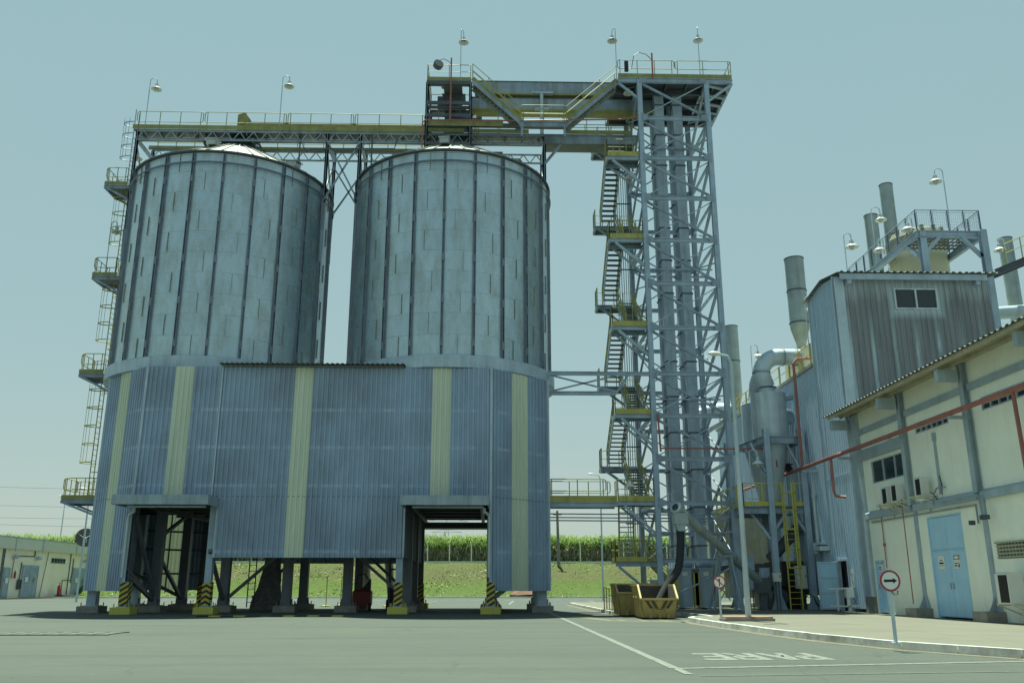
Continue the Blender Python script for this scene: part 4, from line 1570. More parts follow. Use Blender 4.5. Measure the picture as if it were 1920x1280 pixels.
# top run up to the tower gantry
zs = [zf(i) for i in FL]
backs = [(zs[0] + 2.55)] + [(a + b_) / 2 for a, b_ in zip(zs, zs[1:])] + [(zs[-1] - 2.6)]
for k, z in enumerate(backs):
    if k == len(backs) - 1:
        continue
    landing(6.3, TX0, BY0, BY1, z, None, 'b')
    b = MB()
    b.bar((6.5, BY0, z - .2), (TX0, TB, z - 1.5), .12, .12)
    b.build_each('landing_bracket', M['steel'], stt)
    b = MB()
    rail(b, [(6.3, BY0, z), (6.3, BY1, z), (TX0, BY1, z)], 1.05, .6, .026, toe=.16)
    b.build('guardrail', M['yellow_old'], stt)


def flight(xa, xb, z0, z1, rail_sides=(-1, 1)):
    """from the front (z0 at FY1) to the back (z1 at BY0)"""
    cx = (xa + xb) / 2
    p, q = V((cx, FY1, z0)), V((cx, BY0, z1))
    if z0 > z1:
        p, q = q, p
    s_, t_, r_ = MB(), MB(), MB()
    stair(s_, t_, p, q, xb - xa, (1, 0, 0), 12)
    s_.build('stringer', M['steel_light'], stt)
    t_.build('tread', M['steel_dark'], stt)
    stair_rail(r_, p, q, xb - xa, (1, 0, 0), r=.028, n=6)
    r_.build('handrail', M['yellow'], stt, True)


for k, z in enumerate(zs):
    # outer flight: front landing down to the back landing below
    if k < len(zs) - 1:
        flight(lx0, lx1, z, backs[k + 1])
    # inner flight: front landing up to the back landing above
    flight(rx0, rx1, z, backs[k])
# from the top back landing up to the gantry deck
p, q = V((6.75, BY0, backs[0])), V((6.75, 47.0, ZD - .1))
s_, t_, r_ = MB(), MB(), MB()
stair(s_, t_, p, q, .8, (1, 0, 0), 8)
s_.build('stringer', M['steel_light'], stt)
t_.build('tread', M['steel_dark'], stt)
stair_rail(r_, p, q, .8, (1, 0, 0))
r_.build('handrail', M['yellow_old'], stt, True)
# bottom: steep ladder stair to a railed low landing, then stair to the ground on the right
z = zs[-1]
s_, t_, r_ = MB(), MB(), MB()
p, q = V((7.05, 45.9, 2.4)), V((7.15, 46.3, z))
stair(s_, t_, p, q, .75, (1, 0, 0), 12)
s_.build('stringer', M['yellow'], stt)
t_.build('tread', M['galv_dull'], stt)
stair_rail(r_, p, q, .75, (1, 0, 0), n=4)
r_.build('handrail', M['yellow'], stt, True)
b = MB()
b.box(6.35, 45.0, 2.35, TX0, 46.4, 2.4)
b.build('landing', M['grate'], stt)
b = MB()
b.ibeam((6.35, 45.0, 2.25), (TX0, 45.0, 2.25), .12, .18)
b.bar((6.5, 45.0, 2.15), (TX0, TF + .1, .45), .13, .13)
b.build_each('landing_bracket', M['steel'], stt)
b = MB()
rail(b, [(TX0, 46.4, 2.4), (6.35, 46.4, 2.4), (6.35, 45.0, 2.4), (TX0 - .6, 45.0, 2.4)], 1.05, .5, .025, toe=.22)
b.build('guardrail', M['yellow'], stt)
s_, t_, r_ = MB(), MB(), MB()
p, q = V((11.0, 49.2, .2)), V((8.7, 49.2, 2.6))
stair(s_, t_, p, q, .8, (0, 1, 0), 10)
s_.build('stringer', M['yellow_old'], stt)
t_.build('tread', M['grate'], stt)
stair_rail(r_, p, q, .8, (0, 1, 0), n=4)
r_.build('handrail', M['yellow_old'], stt, True)
# cable tray running up beside the stair
tr = thing('cable_riser', (8.1, 48.7, 3), 'bundle of upright conduits rising behind the switchback stair', 'conduit')
b = MB()
for k in range(6):
    b.tube((7.62 + k * .13, 48.75, 3.2), (7.62 + k * .13, 48.75, PZ - 2.0), .028, 5)
b.build('conduit', M['galv_dull'], tr)
b = MB()
for k in range(11):
    b.bar((7.5, 48.72, 4.5 + k * 2.1), (8.45, 48.72, 4.5 + k * 2.1), .06, .06)
b.build_each('clamp_bar', M['steel_dark'], tr)

# link beams and low walkway between silo house and tower
lb = thing('link_truss', (5.5, 44.6, 11), 'pair of grey beams with X bracing joining the silo skirt to the tower', 'beam')
b = MB()
za, zb = at(1080, 700, 44.7).z, at(1080, 737, 44.7).z
b.ibeam((3.05, 44.7, za), (TX0, 44.7, za), .16, .2)
b.ibeam((3.05, 44.7, zb), (6.6, 44.7, zb), .16, .2)
b.build_each('beam', M['steel_light'], lb)
b = MB()
b.bar((3.2, 44.7, za - .1), (6.6, 44.7, zb + .1), .08)
b.bar((3.2, 44.7, zb + .1), (6.6, 44.7, za - .1), .08)
b.bar((6.6, 44.7, zb), (7.3, 44.7, za), .12)
b.build_each('brace', M['steel'], lb)
ww = thing('link_walkway', (5, 45, 5.2), 'low yellow-edged walkway with railings between silo house and tower stair', 'walkway')
zw = zs[-1] - .02
b = MB()
b.box(3.0, 44.95, zw - .04, 6.5, 45.85, zw)
b.build('deck', M['grate'], ww)
b = MB()
b.ibeam((3.0, 44.9, zw - .18), (6.5, 44.9, zw - .18), .14, .24)
b.ibeam((3.0, 45.9, zw - .18), (6.5, 45.9, zw - .18), .14, .24)
b.build_each('girder', M['steel_light'], ww)
b = MB()
looprail(b, (3.05, 44.88, zw), (5.95, 44.88, zw), 1.1, .026, z0=.5, post=1.3)
looprail(b, (3.05, 45.9, zw), (6.3, 45.9, zw), 1.1, .026, z0=.5, post=1.3)
b.build('guardrail', M['yellow_old'], ww, True)
b = MB()
b.box(3.0, 44.80, zw - .05, 6.5, 44.815, zw + .26)
b.build('toe_board', M['yellow'], ww)
b = MB()
for dz in (.62, .8, .95):
    b.tube((3.0, 45.1, zw - dz), (11.5, 45.3, zw - dz - .03), .035, 6)
b.build('conduit', M['steel'], ww)
b = MB()
_p, _q = at(1240, 840, 44.55), at(1440, 841, 43.6)
b.path([_p, _q, _q + V((.3, 0, -.1)), _q + V((.4, 0, -.9))], .045, 6)
b.path([at(1233, 775, 44.55), at(1239, 846, 44.55)], .05, 6)
tag(b.build('water_pipe', M['red'], None, True), 'thin dark red pipe crossing level behind the light pole', 'pipe')
# ================================================================ CREAM WORKSHOP ON THE RIGHT
WX = 15.8
ws = thing('workshop', (19, 28, .15), 'cream rendered workshop with grey columns and blue doors under a corrugated eave', 'building')
WY0, WY1 = 20.0, 37.2
DY0, DY1 = 29.52, 31.86     # double door
SY0, SY1 = 35.75, 36.6      # narrow door
w = MB()
WT = 8.45


def wallrect(y0, y1, z0, z1):
    w.box(WX, y0, z0, WX + .22, y1, z1)


W1 = (32.85, 36.0, 5.26, 6.16)
W2 = (29.5, 31.9, 6.62, 7.02)
W3 = (24.0, 27.35, 6.62, 7.05)
W4 = (26.1, 27.65, 2.02, 2.48)
cuts = sorted({WY0, WY1, DY0, DY1, SY0, SY1, W1[0], W1[1], W2[0], W2[1], W3[0], W3[1], W4[0], W4[1]})
holes = [(DY0, DY1, .15, 3.6), (SY0, SY1, .15, 2.22)] + [W1, W2, W3, W4]
for y0, y1 in zip(cuts, cuts[1:]):
    zs_ = .15
    hs = sorted([h for h in holes if h[0] <= y0 + 1e-6 and h[1] >= y1 - 1e-6], key=lambda h: h[2])
    for h in hs:
        if h[2] > zs_:
            wallrect(y0, y1, zs_, h[2])
        zs_ = h[3]
    wallrect(y0, y1, zs_, WT)
w.box(WX + .3, WY1 - .2, .15, 23.0, WY1, 8.9)
w.build('wall', M['cream'], ws)
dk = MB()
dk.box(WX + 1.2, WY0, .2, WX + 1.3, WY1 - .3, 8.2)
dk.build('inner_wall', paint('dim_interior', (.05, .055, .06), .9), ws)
for y, d_ in ((37.35, .95), (32.65, .32), (28.05, .32), (23.5, .32)):
    b = MB()
    if y > 37:
        b.box(WX - .12, y - .55, .8, WX + .2, y + .45, 8.3)
    else:
        b.ibeam((WX - .12, y, 4.1), (WX - .12, y, 8.35), .24, .22, up=(1, 0, 0), t=.03)
        b.box(WX - .05, y - .12, .45, WX, y + .12, 3.88)
    ob = b.build('column', M['trim_blue'], ws)
    if y < 37:
        f = MB()
        f.box(WX - .62, y - .42, .15, WX + .02, y + .42, .45)
        f.build('footing', M['concrete'], ob)
        g2 = MB()
        for sg in (-1, 1):
            g2.prism([(WX - .05, y + sg * .122, .45), (WX - .05, y + sg * .32, .45), (WX - .05, y + sg * .122, .9)], (.02, 0, 0))
        g2.prism([(WX - .052, y - .01, .45), (WX - .3, y - .01, .45), (WX - .052, y - .01, .9)], (0, .02, 0))
        g2.build_each('gusset', M['trim_blue'], ob)
    else:
        f = MB()
        f.box(WX - .1, y - .5, .15, WX + .2, y + .4, .8)
        f.build('footing', M['concrete_dark'], ob)
    b = MB()
    b.box(WX - 1.0, y - .11, 7.72, WX - .32, y + .11, 8.12)
    b.build('eave_bracket', M['trim_blue'], ws)
b = MB()
for y0, y1 in ((32.77, 36.8), (28.17, 32.53), (23.62, 27.93), (20, 23.38)):
    b.box(WX - .10, y0, 7.40, WX, y1, 7.62)
    b.prism([(WX - .16, y0, 3.88), (WX, y0, 3.88), (WX, y0, 4.2), (WX - .16, y0, 4.1)], (0, y1 - y0, 0))
b.box(WX - .14, 32.82, 6.3, WX, 36.78, 6.72)
b.build_each('tie_beam', M['trim_blue'], ws)


def window(W, n, rows=1, name='window', parent=None, glass='glass'):
    y0, y1, z0, z1 = W
    f = MB()
    t_ = .04
    f.box(WX - .015, y0, z0, WX + .1, y1, z0 + t_)
    f.box(WX - .015, y0, z1 - t_, WX + .1, y1, z1)
    for k in range(n + 1):
        y = y0 + (y1 - y0 - t_) * k / n
        f.box(WX - .014, y, z0 + t_, WX + .1, y + t_, z1 - t_)
    for k in range(1, rows):
        z = z0 + (z1 - z0) * k / rows
        f.box(WX - .013, y0 + t_, z - .02, WX + .09, y1 - t_, z + .02)
    fo = f.build('window', M['galv_dull'], ws)
    p = MB()
    p.box(WX + .05, y0 + .03, z0 + .03, WX + .065, y1 - .03, z1 - .03)
    p.build('pane', M['glass'], fo)


window(W1, 3)
window(W2, 6, 2)
window(W3, 7, 2)
# doors
for (y0, y1, z1_, n) in ((DY0, DY1, 3.6, 2), (SY0, SY1, 2.22, 1)):
    fr = MB()
    fr.box(WX - .02, y0, .15, WX + .16, y0 + .05, z1_)
    fr.box(WX - .02, y1 - .05, .15, WX + .16, y1, z1_)
    fr.box(WX - .02, y0 + .05, z1_ - .05, WX + .16, y1 - .05, z1_)
    fr.build('door_frame', M['door_blue'], ws)
    wd = (y1 - y0 - .1) / n
    for k in range(n):
        a = y0 + .05 + k * wd + .006
        e = a + wd - .012
        b = MB()
        b.box(WX + .03, a, .2, WX + .08, e, z1_ - .06)
        if n == 2:
            for z in (.22, 1.34, 2.38, 2.42):
                b.box(WX + .015, a, z, WX + .03, e, z + .05)
            b.box(WX + .016, a, .27, WX + .03, a + .05, z1_ - .07)
            b.box(WX + .016, e - .05, .27, WX + .03, e, z1_ - .07)
        do = b.build('door', M['door_blue'], ws)
        h = MB()
        ym = a + .08 if k == 1 else e - .08
        h.box(WX - .0, ym - .03, 1.12, WX + .03, ym + .03, 1.32)
        h.build('handle', M['galv'], do)
        sg_ = MB()
        yc = (a + e) / 2 + (.06 if n == 2 else 0)
        if n == 2 and k == 1:
            yc = a + .55
        z0_ = 1.78
        sg_.box(WX - .004 + .015, yc - .21, z0_, WX + .026, yc + .21, z0_ + .46)
        if n == 1 or k == 0:
            sg_.box(WX + .006, yc - .19, z0_ + .30, WX + .011, yc + .19, z0_ + .44, 1)
            pts = [(WX + .003, yc + cos(2 * pi * i / 20) * .17, z0_ + .37 + sin(2 * pi * i / 20) * .055) for i in range(20)]
            sg_.prism(pts, (.003, 0, 0), 0)
            sg_.box(WX + .006, yc - .02, z0_ + .16, WX + .011, yc + .17, z0_ + .19, 1)
            sg_.box(WX + .006, yc - .0, z0_ + .08, WX + .011, yc + .17, z0_ + .12, 1)
            if n == 2:
                sg_.prism([(WX + .006, yc - .17, z0_ + .05), (WX + .006, yc - .07, z0_ + .05), (WX + .006, yc - .12, z0_ + .24)], (.004, 0, 0), 1)
        else:
            sg_.box(WX + .006, yc - .08, z0_ + .28, WX + .011, yc + .08, z0_ + .31, 1)
            sg_.box(WX + .006, yc - .15, z0_ + .18, WX + .011, yc + .15, z0_ + .23, 1)
            sg_.box(WX + .006, yc - .19, z0_ + .12, WX + .011, yc + .19, z0_ + .13, 1)
        sg_.build('door_sign', [M['sign_white'], M['sign_black']], do)
# eave roof of corrugated sheet
r = MB()
y = WY0
X0, X1, Z0, Z1 = 14.62, 23.0, 8.30, 9.0
while y < WY1 + .2:
    pr_ = [(y, 0), (y + .10, 0), (y + .15, .06), (y + .25, .06), (y + .30, 0)]
    for (a, za_), (e, zb_) in zip(pr_, pr_[1:]):
        r.add([(X0, a, Z0 + za_), (X0, e, Z0 + zb_), (X1, e, Z1 + zb_), (X1, a, Z1 + za_)], [(0, 1, 2, 3)])
    y += .30
r.build('roof', M['roof_sheet'], ws)
b = MB()
for x in (14.72, 15.25):
    b.box(x, WY0, 8.16 + (x - 14.6) * .083, x + .06, WY1 + .25, 8.285 + (x - 14.6) * .083)
b.prism([(14.66, WY0, 8.28), (15.8, WY0, 8.375), (15.8, WY0, 8.37), (14.66, WY0, 8.275)], (0, WY1 + .2 - WY0, 0))
b.build('soffit', paint('cream_soffit_board', (.42, .40, .29), .7, dirt=(.2, .19, .13), dirt_amt=.6), ws)
# louvred vent low on the wall
b = MB()
y0, y1, z0, z1 = W4
for k in range(4):
    zz = z0 + .02 + k * (z1 - z0 - .02) / 4
    b.box(WX - .03, y0, zz, WX + .1, y1, zz + .05)
    for j in range(9):
        yy = y0 + (y1 - y0) * j / 9
        b.box(WX - .02, yy, zz + .05, WX + .06, yy + .04, zz + (z1 - z0) / 4)
b.box(WX - .05, y0 - .05, z1, WX + .1, y1 + .05, z1 + .05)
b.build('vent_grille', paint('vent_beige', (.36, .36, .27), .7), ws)


# air-conditioning units
def ac(y, z, label, s=1.0, sh=True, grp='air conditioners on the workshop wall'):
    t_ = thing('air_conditioner', (WX - .35, y, z), label, 'air conditioner', grp)
    b = MB()
    x0, x1 = WX - .52 * s, WX - .25
    h = .62 * s
    l = .50 * s
    b.box(x0, y, z, x1, y + l, z + h)
    b.prism([(x0, y - .002, z + h), (x1, y - .002, z + h), (x1 - .05, y - .002, z + h + .05), (x0 + .05, y - .002, z + h + .05)], (0, l + .004, 0))
    b.build('casing', M['white'], t_)
    b = MB()
    for k in range(12):
        zz = z + .04 + k * (h - .08) / 12
        b.box(x0 - .02, y + .05, zz, x0 - .004, y + l * .72, zz + .02)
    b.box(x0 - .006, y + .04, z + .03, x0 - .001, y + l * .74, z + h - .03)
    b.build('fan_grille', M['black'], t_)
    if sh:
        b = MB()
        b.box(WX - .7, y - .08, z - .06, WX - .02, y - .02, z - .02)
        b.box(WX - .7, y + l + .02, z - .06, WX - .02, y + l + .08, z - .02)
        b.bar((WX - .65, y - .05, z - .05), (WX - .01, y - .05, z - .32), .035)
        b.bar((WX - .65, y + l + .05, z - .05), (WX - .01, y + l + .05, z - .32), .035)
        b.box(WX - .7, y - .08, z - .021, WX - .66, y + l + .08, z - .001)
        b.build('shelf', M['cream_panel'], t_)
    b = MB()
    b.path([(WX - .2, y - .02, z + .1), (WX - .18, y - .12, z + .05), (WX - .12, y - .2, z - .1), (WX - .05, y - .22, z - .35)], .02, 5)
    b.build('refrigerant_pipe', M['black'], t_)


ac(33.75, 4.25, 'white air conditioner on a wall shelf, nearest the metal block')
ac(32.92, 4.28, 'white air conditioner on a wall shelf, just left of a grey column')
ac(30.98, 4.30, 'white air conditioner on a wall shelf, right of a grey column by a cable duct')
ac(26.1, .72, 'low air conditioner on the cream wall under the grille at the right edge', 1.35, True, None)
# conduits and small pipes on the wall
cd = thing('wall_conduit', (WX, 31, 4), 'thin steel conduits running level below the shelf units with short drops', 'conduit')
b = MB()
b.path([(WX - .06, 36.4, 3.74), (WX - .06, 28.4, 3.74)], .03, 6)
b.path([(WX - .34, 30.6, 3.95), (WX - .34, 27.7, 3.98)], .04, 6)
b.path([(WX - .34, 30.6, 3.95), (WX - .3, 30.55, 4.3), (WX - .2, 30.5, 4.5), (WX - .1, 30.1, 4.5)], .03, 6)
b.path([(WX - .07, 28.4, 3.74), (WX - .07, 28.38, 3.15)], .028, 6)
b.path([(WX - .3, 27.75, 3.98), (WX - .3, 27.7, 3.3)], .028, 6)
b.path([(WX - .3, 27.55, 3.98), (WX - .3, 27.5, 3.3)], .028, 6)
for yy in (34.3, 33.6, 31.4):
    b.path([(WX - .06, yy, 3.74), (WX - .06, yy, 4.2)], .02, 5)
b.build('pipe_run', M['steel'], cd, True)
b = MB()
for yy in (28.38, 27.7, 27.5):
    b.box(WX - .36, yy - .06, 3.1 if yy > 28 else 3.22, WX - .2, yy + .06, 3.24 if yy > 28 else 3.36)
b.build_each('end_box', M['steel_dark'], cd)
for (yy, lab, zt) in ((35.45, 'thin red riser pipe dropping down beside the narrow blue door', 4.4), (32.92, 'thin dark red pipe running down the left edge of a grey column', 4.35)):
    b = MB()
    xx = WX - .07 if yy > 35 else WX - .36
    b.path([(xx, yy, zt), (xx, yy, 1.9 if yy > 35 else .6)], .02, 6)
    if yy > 35:
        b.lathe([(.02, 0), (.05, .03), (.05, .12), (.02, .15)], (xx, yy, 2.72), 10)
    tag(b.build('riser_pipe', M['red'], None, True), lab, 'pipe')
duct = thing('cable_duct', (WX - .05, 31.6, 5), 'tapering grey cable duct rising from a shelf unit to the vent window', 'duct')
b = MB()
b.bar((WX - .03, 30.55, 6.3), (WX - .05, 30.55, 4.3), .1, .06)
b.box(WX - .09, 30.47, 6.15, WX - .0, 30.63, 6.45)
b.build('channel', M['trim_blue'], duct)
b = MB()
b.path([(WX - .1, 30.4, 4.9), (WX - .1, 30.3, 4.6), (WX - .1, 30.4, 4.1), (WX - .1, 30.5, 4.6), (WX - .1, 30.45, 4.95)], .02, 5)
b.build('cable_loop', M['black'], duct)

# ================================================================ TALL METAL BLOCK AND THE LOWER HALL BEHIND
mbk = thing('process_block', (19, 39.5, .15), 'tall corrugated metal block with sooty front, white drip streaks and one window', 'building')
MY0, MY1, MX0, MX1, MZ = 37.45, 41.2, 15.85, 22.75, 14.75
wy0, wy1, wz0, wz1 = 18.3, 20.3, 13.25, 14.25
b = MB()
F = (0, -1)
b.corr((MX0, MY0), (wy0, MY0), 8.0, MZ, F, .25)
b.corr((wy1, MY0), (MX1, MY0), 8.0, MZ, F, .25)
b.corr((wy0, MY0), (wy1, MY0), 8.0, wz0, F, .25)
b.corr((wy0, MY0), (wy1, MY0), wz1, MZ, F, .25)
b.build('front_cladding', M['clad_sooty'] if 'clad_sooty' in M else M['clad_dirty'], mbk)
b = MB()
DO0, DO1, DOZ = 39.55, 40.65, 2.3     # doorway in the side wall
b.corr((MX0, MY0 + .05), (MX0, DO0), .3, MZ + .12, (-1, 0), .25, z1b=MZ + .36)
b.corr((MX0, DO0), (MX0, DO1), DOZ, MZ + .36, (-1, 0), .25, z1b=MZ + .28)
b.corr((MX0, DO1), (MX0, MY1), .3, MZ + .28, (-1, 0), .25, z1b=MZ)
b.corr((MX1, MY0), (MX1, MY1), 8, MZ, (1, 0), .25)
b.corr((MX0, MY1), (MX1, MY1), 8, MZ, (0, 1), .25)
b.build('side_cladding', M['clad_blue'], mbk)
b = MB()
b.bar((MX0 - .02, MY0 - .03, 8.2), (MX0 - .02, MY0 - .03, MZ), .42, .08, up=(0, 1, 0))
b.bar((MX0 - .06, MY0 + .18, .8), (MX0 - .06, MY0 + .18, MZ + .1), .05, .4, up=(1, 0, 0))
b.bar((MX0 - .05, MY1, .3), (MX0 - .05, MY1, MZ), .06, .08)
b.box(MX0 - .06, MY0 + .1, 6.0 - .01, MX0 - .045, MY1 - .05, 6.02)
b.build_each('corner_flashing', M['flash'], mbk)
b = MB()
x = MX0 - .25
while x < MX1 + .2:
    for (a, za_), (e, zb_) in zip([(0, 0), (.12, 0), (.16, .06), (.26, .06)], [(.12, 0), (.16, .06), (.26, .06), (.30, 0)]):
        ya, ym, yb_ = MY0 - .55, 39.0, MY1 + .3
        b.add([(x + a, ya, MZ + .08 + za_), (x + e, ya, MZ + .08 + zb_), (x + e, ym, MZ + .42 + zb_), (x + a, ym, MZ + .42 + za_)], [(0, 1, 2, 3)])
        b.add([(x + a, ym, MZ + .42 + za_), (x + e, ym, MZ + .42 + zb_), (x + e, yb_, MZ + .04 + zb_), (x + a, yb_, MZ + .04 + za_)], [(0, 1, 2, 3)])
    x += .30
b.build('roof', M['roof_sheet'], mbk)
b = MB()
b.box(MX0 - .1, MY0 - .42, MZ - .22, MX1 - .25, MY0 - .36, MZ + .06)
b.box(MX0 + .25, MY0 - .36, MZ - .4, MX0 + .45, MY0 + .02, MZ - .2)
b.box(MX1 - .75, MY0 - .36, MZ - .4, MX1 - .55, MY0 + .02, MZ - .2)
b.build('fascia', M['steel_light'], mbk)
b = MB()
b.box(wy0, MY0 - .07, wz0, wy1, MY0 + .05, wz0 + .07)
b.box(wy0, MY0 - .07, wz1 - .07, wy1, MY0 + .05, wz1)
for x in (wy0, (wy0 + wy1) / 2 - .04, wy1 - .08):
    b.box(x, MY0 - .068, wz0 + .07, x + .08, MY0 + .05, wz1 - .07)
fo = b.build('window', M['galv_dull'], mbk)
b = MB()
b.box(wy0 + .05, MY0 - .0, wz0 + .05, wy1 - .05, MY0 + .015, wz1 - .05)
b.build_each('pane', M['glass'], fo)
# doorway and its open leaf
b = MB()
b.box(MX0 - .07, DO0 - .06, .15, MX0 + .1, DO0, DOZ)
b.box(MX0 - .07, DO1, .15, MX0 + .1, DO1 + .06, DOZ)
b.box(MX0 - .07, DO0 - .06, DOZ, MX0 + .1, DO1 + .06, DOZ + .09)
b.build('door_frame', M['flash'], mbk)
b = MB()
lx0_, lx1_ = MX0 - 1.0, MX0 - .06
b.box(lx0_, DO1 - .02, .22, lx1_, DO1 + .02, 2.28)
do = b.build('door', M['door_blue'], mbk, label='open pale blue steel door leaf with three panels')
b = MB()
for z in (.22, .9, 1.55, 2.2):
    b.box(lx0_ + .07, DO1 - .045, z, lx1_ - .07, DO1 - .021, z + .06)
for x in (lx0_, lx1_ - .07):
    b.box(x, DO1 - .046, .22, x + .07, DO1 - .021, 2.28)
b.build_each('door_rail', M['flash'], do)
b = MB()
b.box(MX0 + .35, MY0 + .5, .15, MX0 + .4, MY1 + 3, 2.6)
b.build('inner_wall', M['steel_dark'], mbk)
b = MB()
b.box(MX0 - .075, DO0 - .62, 1.15, MX0 - .055, DO0 - .28, 1.92)
b.box(MX0 - .08, DO0 - .56, 1.7, MX0 - .0755, DO0 - .34, 1.72, 1)
b.box(MX0 - .08, DO0 - .56, 1.38, MX0 - .0755, DO0 - .4, 1.40, 1)
tag(b.build('notice_board', [M['sign_white'], M['sign_black']]), 'small pale notice plate on metal wall beside the open doorway', 'sign')
# steel cradle standing by the door
cr = thing('valve_stand', (15.3, 38.9, .15), 'white pipe stand with a small tank by the open doorway', 'stand')
b = MB()
b.bar((14.5, 38.6, 1.1), (15.55, 38.6, 1.14), .1, .06)
b.bar((14.85, 38.6, .2), (14.85, 38.6, 1.1), .06)
b.bar((14.5, 38.6, .42), (15.6, 38.6, .38), .1, .06)
b.bar((15.35, 38.6, .15), (15.35, 38.6, .4), .1)
b.bar((15.62, 38.3, .42), (15.2, 38.9, .40), .06, .05)
b.build('frame', M['white'], cr)
b = MB()
b.box(15.25, 38.5, .75, 15.55, 38.8, 1.12)
b.tube((15.33, 38.6, .42), (15.33, 38.6, .8), .08, 8)
b.build('tank', M['sign_white'], cr)
b = MB()
b.path([(15.5, 38.5, .75), (15.55, 38.45, .6), (15.5, 38.45, .48)], .02, 5)
b.build('hose', M['black'], cr)

hall = thing('process_hall', (19, 50, .15), 'long lower metal hall with yellow roof railing behind the cyclones', 'building')
HLZ = 11.55
b = MB()
b.corr((WX + .02, MY1 + .02), (WX + .02, 60), .8, HLZ, (-1, 0), .25)
b.corr((WX + .02, 60), (28, 60), .8, HLZ, (0, 1), .25)
b.build('cladding', M['clad_blue'], hall)
b = MB()
b.box(WX - .1, MY1 + .05, HLZ, WX + .3, 60.1, HLZ + .16)
b.box(WX + .3, MY1 + .05, HLZ, 28, 60.1, HLZ + .04)
b.build('roof', M['roof_edge'] if 'roof_edge' in M else M['silo_roof'], hall)
b = MB()
for k in range(12):
    y = MY1 + .3 + k * 1.6
    b.box(WX - .02, y, HLZ + .16, WX + .05, y + .12, HLZ + 1.2)
b.tube((WX + .02, MY1 + .3, HLZ + 1.2), (WX + .02, 59.5, HLZ + 1.2), .03, 6)
b.tube((WX + .02, MY1 + .3, HLZ + .7), (WX + .02, 59.5, HLZ + .7), .025, 6)
b.build('roof_railing', M['yellow'], hall)
b = MB()
b.box(WX + .4, 43.5, HLZ + .05, WX + 2.6, 46.5, HLZ + 1.6)
b.build('roof_duct_box', M['tank'], hall)
b = MB()
b.box(WX - .06, 49.0, 5.1, WX - .02, 51.4, 7.4)
hw = b.build('window', M['galv_dull'], hall)
b = MB()
for y in (49.08, 49.85, 50.62):
    b.box(WX - .075, y, 5.2, WX - .06, y + .7, 7.3)
b.build_each('pane', M['glass'], hw)

# ================================================================ STACKS, TANK AND ITS PLATFORM
def stack(p, r, z0, z1, label, flange=(), hopper=None, grp='exhaust stacks on the roofs'):
    t_ = thing('exhaust_stack', (p[0], p[1], z0), label, 'stack', grp)
    b = MB()
    b.lathe([(r, z0), (r, z1), (r * .93, z1), (r * .93, z1 - .6)], (p[0], p[1], 0), 28, 0, False)
    b.build('pipe', M['stack'], t_, True)
    b = MB()
    for z in flange:
        b.lathe([(r * 1.0, z - .03), (r * 1.06, z - .03), (r * 1.06, z + .03), (r * 1.0, z + .03)], (p[0], p[1], 0), 28, 0, False)
    b.lathe([(r, z1 - .02), (r * 1.05, z1 - .02), (r * 1.05, z1 + .03), (r * .93, z1 + .03)], (p[0], p[1], 0), 28, 0, False)
    b.build_each('flange', M['steel_dark'], t_, True)
    if hopper:
        b = MB()
        b.lathe([(r * .98, z0), (r * .98, z0 - hopper[0] * .15), (r * hopper[1], z0 - hopper[0] * .75), (r * hopper[1], z0 - hopper[0])], (p[0], p[1], 0), 28, 0, False)
        b.build('transition', M['cone_tan'], t_, True)
        b = MB()
        b.bar((p[0], p[1], z0 - hopper[0] - 1.4), (p[0], p[1], z0 - hopper[0]), r * 1.2, r * 1.2)
        b.build('base_duct', M['galv_dull'], t_)
    return t_


stack((17.05, 46), .52, 15.1, 18.9, 'wide grey exhaust stack with cream tapered foot left of the metal block', (17.0, 15.15), (1.5, .5))
stack((23.05, 46.5), .37, 16.0, 23.75, 'tallest slim grey exhaust stack beside the cream tank', (20.6, 18.6))
stack((21.95, 46.5), .37, 15.5, 21.8, 'slim grey exhaust stack left of the tallest one', (18.3,))
stack((29.3, 46), .38, 14.0, 20.25, 'short grey exhaust stack at the far right edge')
stack((16.1, 56), .44, 13.4, 17.9, 'grey exhaust stack with rusty foot partly behind the lattice tower', (15.5,), (1.2, .6))
tk = thing('process_tank', (22, 42.5, 15), 'upright cream cylindrical tank inside the roof platform', 'tank')
b = MB()
b.lathe([(1.42, 13.5), (1.42, 17.95)], (22.25, 42.4, 0), 32)
b.build('shell', M['tank'], tk, True)
b = MB()
b.lathe([(1.42, 17.95), (1.5, 17.95), (1.5, 18.5), (1.35, 18.8), (1.1, 18.95), (.3, 19.05)], (22.25, 42.4, 0), 32)
for k in range(14):
    a = 2 * pi * k / 14
    b.box(22.25 + cos(a) * 1.35 - .08, 42.4 + sin(a) * 1.35 - .08, 18.7, 22.25 + cos(a) * 1.35 + .08, 42.4 + sin(a) * 1.35 + .08, 18.95)
b.build('lid', M['lid_olive'], tk)
tp = thing('tank_platform', (22, 42, 14.5), 'railed grating platform on grey columns around the cream tank', 'platform')
PX0, PX1, PY0, PY1, PZ2 = 20.35, 23.45, 38.5, 46.5, 17.55
for x, y, zb in ((20.55, 38.55, 14.0), (23.35, 38.3, 8.0), (20.55, 46, 12), (23.35, 46, 12)):
    b = MB()
    b.ibeam((x, y, zb), (x, y, PZ2 - .05), .3, .3, up=(0, 1, 0), t=.03)
    b.build('column', M['steel_light'], tp)
b = MB()
b.ibeam((PX0, PY0, PZ2 - .2), (PX1, PY0, PZ2 - .2), .2, .34)
b.ibeam((PX0, PY0, PZ2 - .2), (PX0, PY1, PZ2 - .2), .2, .34)
b.ibeam((PX1, PY0, PZ2 - .2), (PX1, PY1, PZ2 - .2), .2, .34)
b.bar((PX0 + .2, PY0, PZ2 - 1.2), (PX0 + 1.0, PY0, PZ2 - .35), .16)
